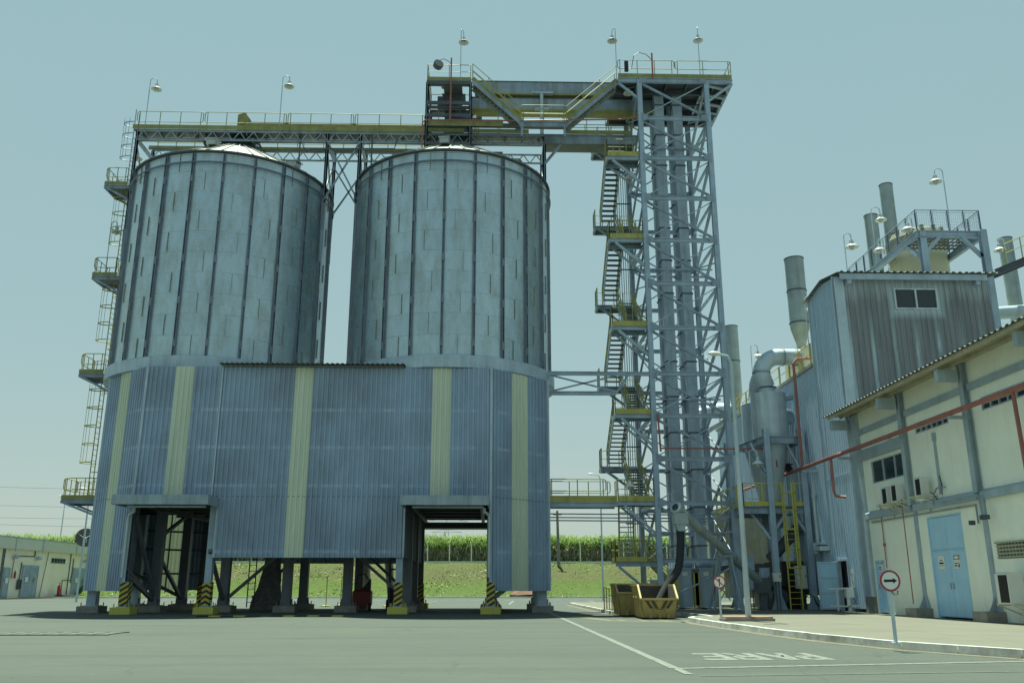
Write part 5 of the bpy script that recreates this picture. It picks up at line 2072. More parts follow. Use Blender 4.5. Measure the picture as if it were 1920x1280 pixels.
b.bar((PX1 - .15, PY0, PZ2 - 1.3), (PX1 - 1.0, PY0, PZ2 - .35), .16)
b.bar((PX0, PY0 + .2, PZ2 - 1.2), (PX0, PY0 + 1.2, PZ2 - .35), .16)
b.build_each('beam', M['steel_light'], tp)
b = MB()
for y in [PY0 + .1 + k * .42 for k in range(6)]:
    b.bar((PX0, y, PZ2 - .04), (PX1, y, PZ2 - .04), .07, .05)
for k in range(14):
    x = PX0 + .1 + k * .22
    b.bar((x, PY0, PZ2 - .03), (x, PY0 + 2.4, PZ2 - .03), .05, .04)
b.box(PX0, 44.2, PZ2 - .06, PX1, PY1, PZ2)
b.box(PX0, PY0, PZ2 - .06, PX0 + .5, PY1, PZ2 + .003)
b.build('grating', M['grate'], tp)
b = MB()


def frame_rail(a, c, n):
    a, c = V(a), V(c)
    up = V((0, 0, 1))
    b.tube(a + up * 1.05, c + up * 1.05, .03, 6)
    for i in range(n):
        p, q = a.lerp(c, i / n), a.lerp(c, (i + 1) / n)
        d_ = (q - p)
        p2, q2 = p + d_ * .09, q - d_ * .09
        for u in (p, q):
            b.tube(u, u + up * 1.05, .028, 6)
        b.path([p2 + up * .15, q2 + up * .15, q2 + up * .93, p2 + up * .93], .016, 5, closed=True)
        for k in range(1, 6):
            m_ = p2.lerp(q2, k / 6)
            b.tube(m_ + up * .15, m_ + up * .93, .005, 4)
        for k in range(1, 5):
            b.tube(p2 + up * (.15 + .156 * k), q2 + up * (.15 + .156 * k), .005, 4)


frame_rail((PX0, PY0, PZ2), (PX1, PY0, PZ2), 4)
frame_rail((PX0, PY1, PZ2), (PX0, PY0, PZ2), 8)
frame_rail((PX1, PY0, PZ2), (PX1, PY1, PZ2), 8)
b.build('guardrail', M['steel'], tp)
lw = thing('lower_rail', (22, 40.5, 15.1), 'low railing on the metal block roof under the tank platform', 'railing')
b = MB()
frame_rail((19.6, 41.0, 15.2), (23.5, 41.0, 15.2), 4)
frame_rail((19.6, 41.0, 15.2), (19.6, 44.0, 15.2), 2)
b.build('rail_frame', M['steel_light'], lw)
# plant seen past the right edge of the block
rp = thing('pipe_rack', (26, 42, 8), 'pipes and beams on a rack at the far right edge', 'pipe rack')
b = MB()
b.tube((23.6, 41.5, 14.25), (34, 41.5, 15.1), .32, 14)
b.build('pipe', M['galv_dull'], rp, True)
b = MB()
b.ibeam((23.4, 41.8, 13.2), (34, 41.8, 13.2), .2, .4)
b.ibeam((26.3, 41.2, 8), (26.3, 41.2, 14), .3, .3)
b.bar((24.2, 41.2, 12.2), (26.3, 41.2, 13.6), .14)
b.build_each('rack_beam', M['steel'], rp)
b = MB()
b.box(24.0, 45, 9.0, 34, 46, 13.9)
b.build('back_panel', M['tank'], rp)
b = MB()
b.ibeam((25.4, 41.0, 16.4), (34, 41.0, 20.0), .2, .3)
b.ibeam((25.4, 42.2, 16.4), (34, 42.2, 20.0), .2, .3)
b.build_each('inclined_beam', M['steel_dark'], rp)
b = MB()
rail(b, [(26.0, 41.0, 16.8), (34, 41.0, 20.2)], 1.1, 1.0, .03, toe=0)
rail(b, [(23.3, 40.5, 11.6), (34, 40.5, 11.6)], 1.05, .5, .03, toe=.15)
b.build('guardrail', M['yellow'], rp)

# ================================================================ CYCLONES
def cyclone(cx, cy, label):
    t_ = thing('cyclone', (cx, cy, 5), label, 'cyclone', 'dust cyclones')
    b = MB()
    b.lathe([(.88, 8.3), (.88, 10.75)], (cx, cy, 0), 36)
    b.build('body', M['galv_dull'], t_, True)
    b = MB()
    b.lathe([(.9, 8.24), (.95, 8.24), (.95, 8.32), (.9, 8.32)], (cx, cy, 0), 36, 0, False)
    b.lathe([(.42, 11.05), (.47, 11.05), (.47, 11.12), (.42, 11.12)], (cx, cy, 0), 28, 0, False)
    b.build_each('flange', M['steel_dark'], t_, True)
    b = MB()
    b.lathe([(.24, 5.2), (.3, 5.75), (.86, 8.3)], (cx, cy, 0), 36)
    b.build('cone', M['galv_dull'], t_, True)
    b = MB()
    b.lathe([(.42, 10.75), (.42, 11.1)], (cx, cy, 0), 28)
    b.build('outlet', M['galv_dull'], t_, True)
    b = MB()
    b.lathe([(.24, 4.0), (.3, 4.4), (.3, 5.1), (.24, 5.2)], (cx, cy, 0), 16)
    b.box(cx - .3, cy - .3, 4.3, cx + .3, cy + .3, 4.9)
    b.build('rotary_valve', M['steel'], t_)
    return t_


cyclone(14.38, 44.2, 'nearer grey dust cyclone standing on its steel frame')
cyclone(14.66, 47.0, 'second grey dust cyclone half hidden behind the nearer one')
cyclone(13.45, 56.5, 'farthest grey dust cyclone seen through the lattice tower')
dt = thing('dust_duct', (14, 44, 11), 'fat grey elbow duct feeding both near cyclones from the hall roof', 'duct')
b = MB()
pts = [V((17.2, 44.2, 12.75)), V((15.08, 44.2, 12.75))]
for k in range(1, 8):
    a = radians(90 * k / 7 * .93)
    pts.append(V((15.08 - sin(a) * .95, 44.2, 12.75 - (1 - cos(a)) * .95)))
b.path(pts, .43, 22)
b.build('elbow', M['galv_dull'], dt, True)
e_ = pts[-1]
b = MB()
b.path([e_ + V((0, 0, .02)), V((14.24, 44.2, 11.4)), V((14.38, 44.2, 11.1))], [.42, .46, .42], 22)
b.build('near_leg', M['galv_dull'], dt, True)
b = MB()
b.path([e_ + V((0, 0, -.02)), V((14.2, 45.2, 11.55)), V((14.6, 46.9, 11.12))], [.40, .42, .42], 22)
b.build('far_leg', M['galv_dull'], dt, True)
b = MB()
for p in (V((15.3, 44.2, 12.75)), V((16.0, 44.2, 12.75))):
    b.tube(p, p + V((.06, 0, 0)), .47, 22)
b.tube(e_ + V((0, 0, -.03)), e_ + V((0, 0, .03)), .47, 22)
b.build_each('flange', M['steel'], dt, True)
d2 = thing('dust_duct', (14, 56, 10), 'pale curved duct behind the lattice tower over the farthest cyclone', 'duct')
b = MB()
b.path([(16.5, 56.5, 12.3), (14.6, 56.5, 12.3), (13.9, 56.5, 12.0), (13.5, 56.5, 11.4), (13.45, 56.5, 11.0)], .5, 18)
b.build('elbow', M['galv_dull'], d2, True)

cf = thing('equipment_platform', (14.3, 45, .15), 'grey steel frame with yellow railed platform carrying the near cyclones', 'platform')
for x, y in ((13.72, 43.0), (15.42, 43.0), (13.0, 47.6), (15.42, 47.6)):
    b = MB()
    b.ibeam((x, y, .15), (x, y, 8.75), .24, .30, up=(0, 1, 0), t=.03)
    b.box(x - .15, y - .16, 8.7, x + .15, y + .16, 8.75)
    for sg in (-1, 1):
        b.prism([(x + sg * .12, y - .17, .15), (x + sg * .38, y - .17, .15), (x + sg * .12, y - .17, .85)], (0, .03, 0))
    b.box(x - .14, y - .17, .15, x + .14, y - .155, 8.72)
    b.build('column', M['steel_light'], cf)
b = MB()
b.ibeam((13.62, 43, 8.2), (15.42, 43, 8.2), .16, .36)
b.ibeam((13.62, 43, 8.2), (13.0, 47.6, 8.2), .16, .36)
b.ibeam((15.42, 43, 8.2), (15.42, 47.6, 8.2), .16, .36)
b.ibeam((12.4, 43, 4.75), (15.42, 43, 4.75), .16, .3)
b.ibeam((12.4, 43, 4.75), (12.4, 48, 4.75), .16, .3)
for y in (44.2, 45.4, 46.6):
    b.bar((12.4, y, 4.75), (15.5, y, 4.75), .12, .2)
b.build_each('beam', M['steel'], cf)
b = MB()
for x, y, dx in ((13.62, 43, -.55), (15.42, 43, -.55)):
    b.bar((x, y, 6.6), (x + dx, y + .4, 8.1), .1)
b.bar((13.62, 43, 3.6), (14.5, 43, 4.7), .14)
b.bar((15.42, 43, 3.6), (14.7, 43, 4.7), .14)
b.bar((13.62, 43, 3.4), (12.9, 43.6, 4.7), .12)
b.bar((13.62, 43, 6.4), (13.0, 44.4, 8.1), .1)
b.build_each('knee_brace', M['steel_light'], cf)
b = MB()
b.box(12.35, 42.9, 4.9, 15.5, 48, 4.95)
b.build('platform_deck', M['steel_dark'], cf)
b = MB()
for a, c, n in (((12.35, 48, 4.95), (12.35, 42.9, 4.95), 5), ((12.35, 42.9, 4.95), (14.25, 42.9, 4.95), 2), ((14.85, 42.9, 4.95), (15.5, 42.9, 4.95), 1)):
    a, c = V(a), V(c)
    up = V((0, 0, 1))
    b.bar(a + up * 1.1, c + up * 1.1, .05)
    b.bar(a + up * .12, c + up * .12, .02, .2)
    for i in range(n + 1):
        p = a.lerp(c, i / n)
        b.bar(p, p + up * 1.1, .06)
    for i in range(n):
        p, q = a.lerp(c, i / n), a.lerp(c, (i + 1) / n)
        d_ = q - p
        b.path([p + d_ * .14 + up * .35, q - d_ * .14 + up * .35, q - d_ * .14 + up * .98, p + d_ * .14 + up * .98], .02, 5, closed=True)
b.build('guardrail', M['yellow_clean'], cf)
ld = thing('caged_ladder', (14.5, 42.7, .15), 'yellow caged ladder reaching the cyclone platform', 'ladder')
b = MB()
for x in (14.2, 14.78):
    b.bar((x, 42.72, .15), (x, 42.72, 6.1), .05, .07)
for k in range(20):
    b.tube((14.2, 42.72, .4 + k * .27), (14.78, 42.72, .4 + k * .27), .016, 6)
b.build('ladder', M['yellow_clean'], ld)
b = MB()
for k in range(5):
    z = 2.05 + k * .88
    b.path([(14.2 + (1 - cos(pi * i / 8)) * .29, 42.72 - sin(pi * i / 8) * .62, z) for i in range(9)], .03, 5)
for i in (1, 4, 7):
    x, y = 14.2 + (1 - cos(pi * i / 8)) * .29, 42.72 - sin(pi * i / 8) * .62
    b.bar((x, y, 2.05), (x, y, 6.0), .05, .02)
b.build('safety_cage', M['yellow_clean'], ld)


# cabinets and machines below
def cabinet(x, y, z, w_, d_, h, label, m_, name='electrical_cabinet'):
    t_ = thing(name, (x, y, z), label, 'cabinet')
    b = MB()
    b.box(x - w_ / 2, y, z, x + w_ / 2, y + d_, z + h)
    b.box(x - w_ / 2 - .02, y - .02, z + h, x + w_ / 2 + .02, y + d_, z + h + .025)
    b.build('case', m_, t_)
    b = MB()
    b.box(x - w_ / 2 + .03, y - .02, z + .03, x + w_ / 2 - .03, y - .001, z + h - .03)
    do = b.build('door', m_, t_)
    b = MB()
    b.box(x + w_ / 2 - .09, y - .045, z + h * .5, x + w_ / 2 - .06, y - .021, z + h * .5 + .12)
    b.build('handle', M['black'], do)
    if z > .5:
        b = MB()
        b.tube((x - w_ * .2, y + d_ * .5, z), (x - w_ * .2, y + d_ * .5, .15), .03, 6)
        b.tube((x + w_ * .2, y + d_ * .5, z), (x + w_ * .2, y + d_ * .5, .15), .03, 6)
        b.build('post', M['steel_dark'], t_)


cabinet(13.33, 43.4, 1.1, .42, .3, .95, 'grey cabinet left of the front cyclone column', M['steel_light'])
cabinet(13.62, 42.55, 1.42, .36, .18, .38, 'small pale box on the front cyclone column', M['white'])
cabinet(15.05, 43.3, 1.1, .5, .3, 1.05, 'pale cabinet right of the yellow ladder', M['white'])
cabinet(12.75, 43.8, 1.05, .4, .35, 1.6, 'blue-grey cabinet by the foot of the screw conveyor', M['steel_light'])
cabinet(11.9, 47.5, 1.0, .6, .35, 1.3, 'cream cabinet under the lattice tower beside the transformer-like boots', M['cream_panel'])
cabinet(8.35, 45.6, 1.0, .4, .3, .5, 'small grey box on the tower leg behind the skips', M['galv_dull'])
sh = thing('equipment_shed', (14.4, 51, .15), 'cream corrugated equipment enclosure behind the cyclone legs', 'shed')
b = MB()
b.corr((12.7, 50), (15.6, 50), 2.4, 5.3, (0, -1), .12, .02)
b.corr((12.7, 50), (12.7, 54), 2.4, 5.3, (-1, 0), .12, .02)
b.corr((13.2, 50.6), (15.6, 50.6), .6, 2.0, (0, -1), .12, .02)
b.build('panel', M['cream_panel'], sh)
b = MB()
b.box(12.6, 49.9, 2.0, 15.7, 54, 2.4)
b.box(12.6, 49.85, 5.3, 15.7, 54, 5.36)
b.build('frame', M['steel_dark'], sh)
mc = thing('conveyor_drive', (14.2, 46, .15), 'dark conveyor drive machinery crowded under the cyclone platform', 'machine')
b = MB()
b.box(13.9, 44.5, .15, 15.6, 47.5, 1.2)
b.box(14.4, 44.2, 1.2, 15.5, 47.0, 2.4)
b.build('housing', M['black'], mc)
b = MB()
b.tube((13.9, 44.3, 2.5), (15.7, 44.6, 4.2), .28, 12)
b.tube((14.2, 44.1, .7), (14.2, 44.9, .7), .4, 16)
b.build('drum', M['steel_dark'], mc, True)
b = MB()
b.path([(15.2, 43.2, .9), (15.35, 42.8, .75), (15.4, 42.7, .5), (15.55, 42.8, .3)], .03, 6)
b.path([(14.9, 43.9, .9), (15.0, 43.3, .5), (15.2, 43.2, .8)], .03, 6)
b.build('hose', M['black'], mc)
ex = thing('vent_fan', (15.7, 42.2, 3), 'small blower with flat outlet on the metal wall right of the cyclone frame', 'fan')
b = MB()
b.tube((15.62, 42.35, 5.3), (15.62, 42.35, 3.2), .08, 10)
b.tube((15.62, 42.35, 5.3), (15.62, 42.35, 5.42), .12, 10)
b.build('pipe', M['galv_dull'], ex, True)
b = MB()
b.box(15.45, 41.6, 3.08, 15.78, 42.5, 3.2)
b.box(15.3, 41.3, 2.8, 15.78, 42.2, 3.0)
b.tube((15.55, 42.4, 2.7), (15.55, 42.4, 3.2), .16, 12)
b.build('blower', M['galv_dull'], ex)
b = MB()
for k in range(4):
    b.tube((15.45 + k * .07, 42.25, .4), (15.45 + k * .07, 42.25, 2.7), .02, 5)
b.build('conduit', M['steel'], ex)
b = MB()
b.lathe([(.36, 0), (.4, .1), (.4, .55), (.3, .72), (.08, .78)], (15.35, 44.6, 9.3), 20)
for k in range(6):
    b.tube((15.1 + k * .1, 44.4, 4.9), (15.1 + k * .1, 44.4, 9.3), .022, 5)
b.tube((14.9, 43.8, 10.4), (15.5, 43.7, 10.5), .12, 8)
tag(b.build('filter_pot', M['steel'], None, True), 'round grey filter pot with upright tubes beside the near cyclone', 'filter')
# red fire main along the walls
fm = thing('fire_main', (15.1, 33, 6.6), 'red fire main pipe running along the workshop and metal walls on brackets', 'pipe')
b = MB()
b.path([(15.15, 20.5, 6.68), (15.15, 54, 6.72)], .085, 10)
b.build('pipe', M['red'], fm, True)
b = MB()
b.path([(15.15, 42.2, 6.7), (15.15, 42.2, 11.2), (15.15, 42.2, 11.9), (15.35, 42.25, 12.15), (16.1, 42.3, 12.2), (16.6, 42.0, 12.5)], .075, 8)
b.path([(15.15, 38.6, 6.65), (15.15, 38.6, 5.2), (15.2, 38.5, 5.0), (15.55, 38.3, 4.95)], .065, 8)
b.path([(15.15, 24.55, 6.65), (15.2, 24.5, 2.2)], .06, 8)
b.path([(15.2, 44.9, 6.7), (15.2, 44.9, 8.1), (15.0, 44.7, 8.25), (14.7, 44.6, 8.25)], .06, 8)
b.build_each('branch', M['red'], fm, True)
b = MB()
for y in (23.5, 28.05, 32.65, 37.6, 42.0):
    b.box(15.05, y - .05, 6.48, 15.82, y + .05, 6.59)
b.build_each('wall_bracket', M['trim_blue'], fm)
b = MB()
b.lathe([(.1, 0), (.14, .1), (.14, .3), (.1, .4)], (15.15, 44.2, 6.8), 10)
b.tube((14.95, 44.2, 6.95), (15.35, 44.2, 6.95), .07, 8)
b.box(15.0, 43.9, 7.1, 15.3, 44.0, 7.15)
b.build_each('valve', M['black'], fm)
M['soil_dust'] = paint('grey_dust', (.10, .09, .08), .95, bump=.5, scale=4)
# ================================================================ GOOSENECK LAMPS
def make_lamp(h, rad, loc, rz, label, down=False):
    """post of height h with a hooked neck of radius rad towards local +X"""
    t_ = thing('gooseneck_lamp', (0, 0, 0), label, 'lamp', 'gooseneck lamps')
    b = MB()
    pts = [(0, 0, 0), (0, 0, h - rad)]
    for k in range(1, 9):
        a = pi - pi * k / 8
        pts.append((rad + cos(a) * rad, 0, h - rad + sin(a) * rad))
    pts.append((2 * rad, 0, h - rad - .28))
    b.path(pts, .026, 6)
    b.build('neck', M['galv_dull'], t_, True)
    zc = h - rad - .28
    b = MB()
    b.lathe([(.06, .10), (.10, .08), (.10, -.06), (.09, -.08)], (2 * rad, 0, zc), 14)
    b.build('socket', M['galv_dull'], t_, True)
    b = MB()
    b.lathe([(.09, -.07), (.13, -.10), (.26, -.20), (.30, -.24), (.30, -.26), (.25, -.22), (.11, -.13)], (2 * rad, 0, zc), 20, 0, False)
    b.build('lamp_shade', M['shade'], t_, True)
    b = MB()
    b.lathe([(.02, -.40), (.09, -.36), (.12, -.28), (.11, -.16)], (2 * rad, 0, zc), 12)
    b.build('bulb', M['bulb'], t_, True)
    t_.location = loc
    t_.rotation_euler = (0, 0, rz)
    return t_


def lamp_at(top, base_z, Y, rz, rad, label):
    p = at(top[0], top[1], Y)
    return make_lamp(p.z - base_z, rad, V((p.x, Y, base_z)), rz, label)


lamp_at((283, 147), 26.75, 46.4, 0, .20, 'leftmost gooseneck lamp on the silo gantry rail')
lamp_at((531, 142), 26.75, 46.4, 0, .20, 'gooseneck lamp on the gantry rail midway between the silo tops')
lamp_at((865, 53), HZ, 45.4, radians(70), .2, 'gooseneck lamp rising from the headhouse platform')
lamp_at((1153, 50), PZ, 44.75, radians(110), .2, 'gooseneck lamp at the left corner of the tower head')
lamp_at((1307, 49), PZ, 44.75, radians(75), .2, 'gooseneck lamp above the right part of the tower head')
lamp_at((1766, 316), PZ2, 38.5, pi, .2, 'gooseneck lamp on the tank platform rail')
lamp_at((1632, 388), 15.0, 43.0, 0, .24, 'gooseneck lamp in front of the two slim exhaust stacks')
lamp_at((1581, 437), 14.95, 37.6, 0, .17, 'gooseneck lamp on the left roof corner of the metal block')
lamp_at((1407, 646), 11.6, 50, 0, .2, 'gooseneck lamp behind the big elbow duct')
lamp_at((210, 415), 17.9, 48, 0, .17, 'gooseneck lamp on a caged ladder landing left of the silo')
lamp_at((256, 281), 23.4, 46.8, 0, .05, 'short lamp tucked beside the first gantry leg above the silo eave')
lamp_at((1508, 556), 12.0, 41.6, 0, .16, 'gooseneck lamp hugging the far left edge of the metal block')
lamp_at((1404, 842), 4.95, 42.85, 0, .2, 'gooseneck lamp on the yellow cyclone platform rail')
lamp_at((1655, 448), 17.55, 41.6, pi, .12, 'small lamp on the sloping side rail of the tank platform')
lamp_at((1708, 408), PZ2, 38.9, pi, .12, 'small lamp at the left corner of the tank platform')
lamp_at((1881, 447), 17.0, 42, pi, .14, 'lamp in front of the short stack at the right edge')
for (x, y, Y, lab) in ((1178, 172, 45.5, 'uppermost bulkhead lamp beside the tower stair under the head platform'), (1184, 328, 45.2, 'bulkhead lamp beside the tower stair, second from the top'), (1192, 484, 45.2, 'bulkhead lamp beside the tower stair, third from the top'),
                       (1199, 648, 45.2, 'bulkhead lamp beside the tower stair, just above the link beams'), (1207, 815, 45.2, 'bulkhead lamp beside the tower stair, between link beams and low walkway'), (1181, 908, 44.9, 'round bulkhead lamp on the low walkway rail by the stair')):
    p = at(x, y, Y)
    t_ = thing('bulkhead_lamp', p, lab, 'lamp', 'bulkhead lamps on the stair')
    b = MB()
    b.lathe([(.28, -.14), (.3, -.12), (.18, .0), (.1, .06), (.08, .2)], p, 16, 0)
    b.build('lamp_shade', M['shade'], t_, True)
    b = MB()
    b.lathe([(.06, -.26), (.12, -.2), (.12, -.13)], p, 12)
    b.build('bulb', M['bulb'], t_, True)
    b = MB()
    b.tube(p + V((0, 0, .2)), (8.52, max(44.8, Y), p.z + .35), .025, 5)
    b.build('arm', M['galv_dull'], t_)
p = V((1.2, 0, 0))


# ================================================================ STREET LAMPS
def street_lamp(x, y, z0, h, arm, label, base=False, r=.09):
    t_ = thing('street_lamp', (x, y, z0), label, 'street lamp', 'street lamps')
    b = MB()
    b.path([(x, y, z0), (x, y, z0 + h * .97), (x + arm * .15, y, z0 + h), (x + arm * .5, y, z0 + h + .05)], [r, r * .65, r * .5, r * .45], 10)
    b.build('pole', M['galv_dull'], t_, True)
    b = MB()
    c = V((x + arm * .45, y, z0 + h + .05))
    e = V((x + arm * 1.05, y, z0 + h + .12))
    n = 10
    prof_ = [(0, .05), (.15, .10), (.4, .15), (.7, .13), (.95, .06), (1, .01)]
    pts = [c.lerp(e, t) for t, _ in prof_]
    b.path(pts, [q for _, q in prof_], n)
    zc = (c.z + e.z) / 2
    b.v = [(vx, vy, zc + (vz - zc) * .55) for vx, vy, vz in b.v]
    b.build('lamp_head', M['white'], t_, True)
    if base:
        b = MB()
        b.box(x - .85, y - .35, z0, x + .75, y + .35, z0 + .08)
        b.box(x - .8, y - .3, z0 + .08, x + .7, y + .3, z0 + .13, 1)
        b.build('base', [M['concrete'], M['wood_red']], t_)
    return t_


street_lamp(8.33, 29.25, SWZ, 8.72, -.75, 'tall street lamp on a low block base on the sidewalk', True, .095)
street_lamp(10.1, 80, 0, 10.95, -1.1, 'street lamp seen below the low walkway at the back road')
street_lamp(-61.0, 130, 4.5, 9.2, -1.0, 'small far street lamp above the sugar cane at left')
street_lamp(-33.25, 75, 0, 9.0, -.9, 'slim street lamp standing before the satellite dish at left')
street_lamp(-9.3, 88, 0, 10.5, -1.0, 'far street lamp pole seen through the right drive-through')

# ================================================================ ROAD SIGNS
def disc_sign(x, y, z0, zc, r, rz, label, kind):
    t_ = thing('road_sign', (0, 0, 0), label, 'road sign')
    h = zc - z0
    b = MB()
    b.tube((0, 0, 0), (0, 0, h + r * .7), .036, 10)
    b.lathe([(.09, 0), (.09, .012)], (0, 0, 0), 12)
    b.build('post', M['galv_dull'], t_, True)
    b = MB()
    n = 40
    b.prism([(cos(2 * pi * i / n) * r, -.045, h + sin(2 * pi * i / n) * r) for i in range(n)], (0, .006, 0))
    di = b.build('disc', M['sign_red'], t_)
    b = MB()
    b.prism([(cos(2 * pi * i / n) * r * .80, -.049, h + sin(2 * pi * i / n) * r * .80) for i in range(n)], (0, .004, 0))
    b.build('face', M['sign_white'], di)
    b = MB()
    yb_ = -.053
    if kind == 'right':
        b.prism([(-.60 * r, yb_, h - .13 * r), (.28 * r, yb_, h - .11 * r), (.28 * r, yb_, h - .25 * r), (.67 * r, yb_, h + .01 * r), (.28 * r, yb_, h + .25 * r), (.28 * r, yb_, h + .12 * r), (-.60 * r, yb_, h + .11 * r)], (0, .004, 0))
    else:
        b.prism([(-.07 * r, yb_, h - .66 * r), (.07 * r, yb_, h - .66 * r), (.07 * r, yb_, h + .25 * r), (.17 * r, yb_, h + .25 * r), (0, yb_, h + .66 * r), (-.17 * r, yb_, h + .25 * r), (-.07 * r, yb_, h + .25 * r)], (0, .004, 0))
    b.build('arrow', M['sign_black'], di)
    if kind != 'right':
        b = MB()
        b.bar((-.62 * r, -.056, h + .58 * r), (.62 * r, -.056, h - .58 * r), .005, .15 * r, up=(.68, 0, .73))
        b.build('bar', M['sign_red_bright'] if 'sign_red_bright' in M else M['red_bright'], di)
    b = MB()
    b.path([(.02, -.04, h - r), (.05, -.05, h - r - .06), (.12, -.05, h - r - .05), (.13, -.04, h - r + .02)], .012, 5)
    b.tube((0, -.06, h + r * .9), (0, -.04, h + r * .9), .015, 8)
    b.build('clip', M['steel_dark'], t_)
    t_.location = (x, y, z0)
    t_.rotation_euler = (0, 0, rz)


disc_sign(7.87, 17.7, SWZ, at(1668, 1088, 17.7).z, .205, 0, 'round red bordered sign with a black arrow pointing right', 'right')
disc_sign(7.82, 30.7, SWZ, at(1352, 1090.5, 30.7).z, .215, 0, 'round red bordered sign with a crossed out upward arrow', 'no')


# ================================================================ SKIPS
def skip(x0, x1, y0, y1, zlip, zback, label, stripes):
    t_ = thing('waste_skip', ((x0 + x1) / 2, (y0 + y1) / 2, 0), label, 'skip', 'yellow waste skips')
    m = .10
    a0, a1 = x0 + m, x1 - m
    yb0, yb1 = y0 + .12, y1 - .25
    th = .03
    # panels, front first
    b = MB()
    b.prism([(a0, yb0, .08), (a1, yb0, .08), (x1, y0, zlip), (x0, y0, zlip)], (0, th, 0))
    b.prism([(a0, yb1, .08), (a1, yb1, .08), (x1, y1, zback), (x0, y1, zback)], (0, -th, 0))
    ym = y0 + (y1 - y0) * .28
    for xs_, xt, s in ((a0, x0, th), (a1, x1, -th)):
        b.prism([(xs_, yb0, .08), (xs_, yb1, .08), (xt, y1, zback), (xt, ym, zback), (xt, y0, zlip)], (s, 0, 0))
    b.box(a0, yb0, .06, a1, yb1, .10)
    b.build('body', M['skip'], t_)
    b = MB()
    b.bar((x0 - .03, y0 - .01, zlip), (x1 + .03, y0 - .01, zlip), .07, .07)
    b.bar((x0 - .03, y1, zback), (x1 + .03, y1, zback), .07, .07)
    for x in (x0, x1):
        b.bar((x, y0, zlip), (x, ym, zback), .07, .07)
        b.bar((x, ym, zback), (x, y1, zback), .07, .07)
    b.build('rim', M['skip_rim'] if 'skip_rim' in M else M['skip'], t_)
    b = MB()
    for sx, xs_, xt in ((-1, a0, x0), (1, a1, x1)):
        for f in (.35, .62):
            y = y0 + (y1 - y0) * f
            b.bar((xs_ + sx * .02, y, .1), (xt + sx * .03, y, zback - .05), .07, .05)
            b.tube((xt + sx * .02, y, zback * .62), (xt + sx * .07, y, zback * .62), .04, 8)
    for f in (.22, .5, .78):
        x = a0 + (a1 - a0) * f
        b.box(x - .06, yb0 - .09, .05, x + .06, yb0, .24)
    b.build_each('lug', M['skip'], t_)
    if stripes:
        b = MB()
        dx = x1 - x0

        def fp(u, v):
            z = .08 + (zlip - .08) * v
            x = (a0 + (x0 - a0) * v) + ((a1 - a0) + ((x1 - x0) - (a1 - a0)) * v) * u
            y = yb0 + (y0 - yb0) * v - .006
            return (x, y, z)
        for u0, s in ((.10, 1), (.26, 1), (.90, -1), (.76, -1)):
            q = [fp(u0, .92), fp(u0 + s * .10, .92), fp(u0 + s * .22, .48), fp(u0 + s * .12, .48)]
            if s < 0:
                q = q[::-1]
            b.prism(q, (0, .004, 0))
        b.prism([fp(.38, .46), fp(.62, .46), fp(.60, .42), fp(.40, .42)], (0, .004, 0))
        b.build('stripe', paint('worn_dark_stripes', (.10, .07, .04), .7, var=.3, scale=5), t_)
    b = MB()
    b.box(a0 + .05, yb0 + .05, .1, a1 - .05, yb1 - .05, .42)
    b.build('contents', M['soil_dust'], t_)
    b = MB()
    b.prism([(a0 + .04, yb1 - .04, .1), (a1 - .04, yb1 - .04, .1), (x1 - .05, y1 - .045, zback - .03), (x0 + .05, y1 - .045, zback - .03)], (0, -.01, 0))
    for xs_, xt, s in ((a0 + .035, x0 + .035, .01), (a1 - .035, x1 - .035, -.01)):
        b.prism([(xs_, yb0 + .05, .1), (xs_, yb1 - .06, .1), (xt, y1 - .06, zback - .04), (xt, ym, zback - .04), (xt, y0 + .06, zlip - .03)], (s, 0, 0))
    b.build_each('lining', M['skip_inner'], t_)


M['skip_rim'] = paint('bare_skip_rim', (.48, .36, .14), .6, dirt=RUST, dirt_amt=.7)
skip(5.86, 7.28, 35.0, 37.3, .74, 1.26, 'yellow waste skip with dark chevrons catching the hose', True)
skip(5.42, 6.9, 38.1, 40.4, .95, 1.30, 'plain yellow waste skip standing behind the chevron one', False)

# ================================================================ SCREW CONVEYOR AND HOSE
sc = thing('screw_conveyor', (10, 40, 2), 'sloping grey tube conveyor on an A-frame feeding the hose', 'conveyor')
ph_, pe = V((8.1, 37.9, 4.35)), V((12.85, 42.6, 1.35))
b = MB()
b.tube(ph_, pe, .19, 18)
for f in (.62, .64):
    p = ph_.lerp(pe, f)
    d_ = (pe - ph_).normalized() * .03
    b.tube(p - d_, p + d_, .24, 18)
b.build('tube', M['auger'] if 'auger' in M else M['stack'], sc, True)
b = MB()
d_ = (pe - ph_).normalized()
b.tube(ph_ - d_ * .25, ph_ + d_ * .1, .27, 18)
b.tube(ph_ - d_ * .27, ph_ - d_ * .25, .15, 14, 1)
b.prism([(7.85, 37.6, 4.2), (8.4, 37.6, 4.2), (8.45, 37.6, 3.75), (7.85, 37.6, 3.75)], (0, .55, 0))
b.prism([(7.92, 37.65, 3.75), (8.35, 37.65, 3.75), (8.25, 37.65, 3.45), (8.0, 37.65, 3.45)], (0, .45, 0))
b.build('outlet_box', [M['stack'], M['black']], sc)
b = MB()
ax, ay = 10.7, 40.5
pt = ph_.lerp(pe, .53)
for sx, sy in ((-1, -1), (1, -1), (-1, 1), (1, 1)):
    b.bar((pt.x + sx * .22, pt.y + sy * .2, pt.z - .3), (pt.x - .1 + sx * .62, pt.y + sy * .5, .15), .09, .09)
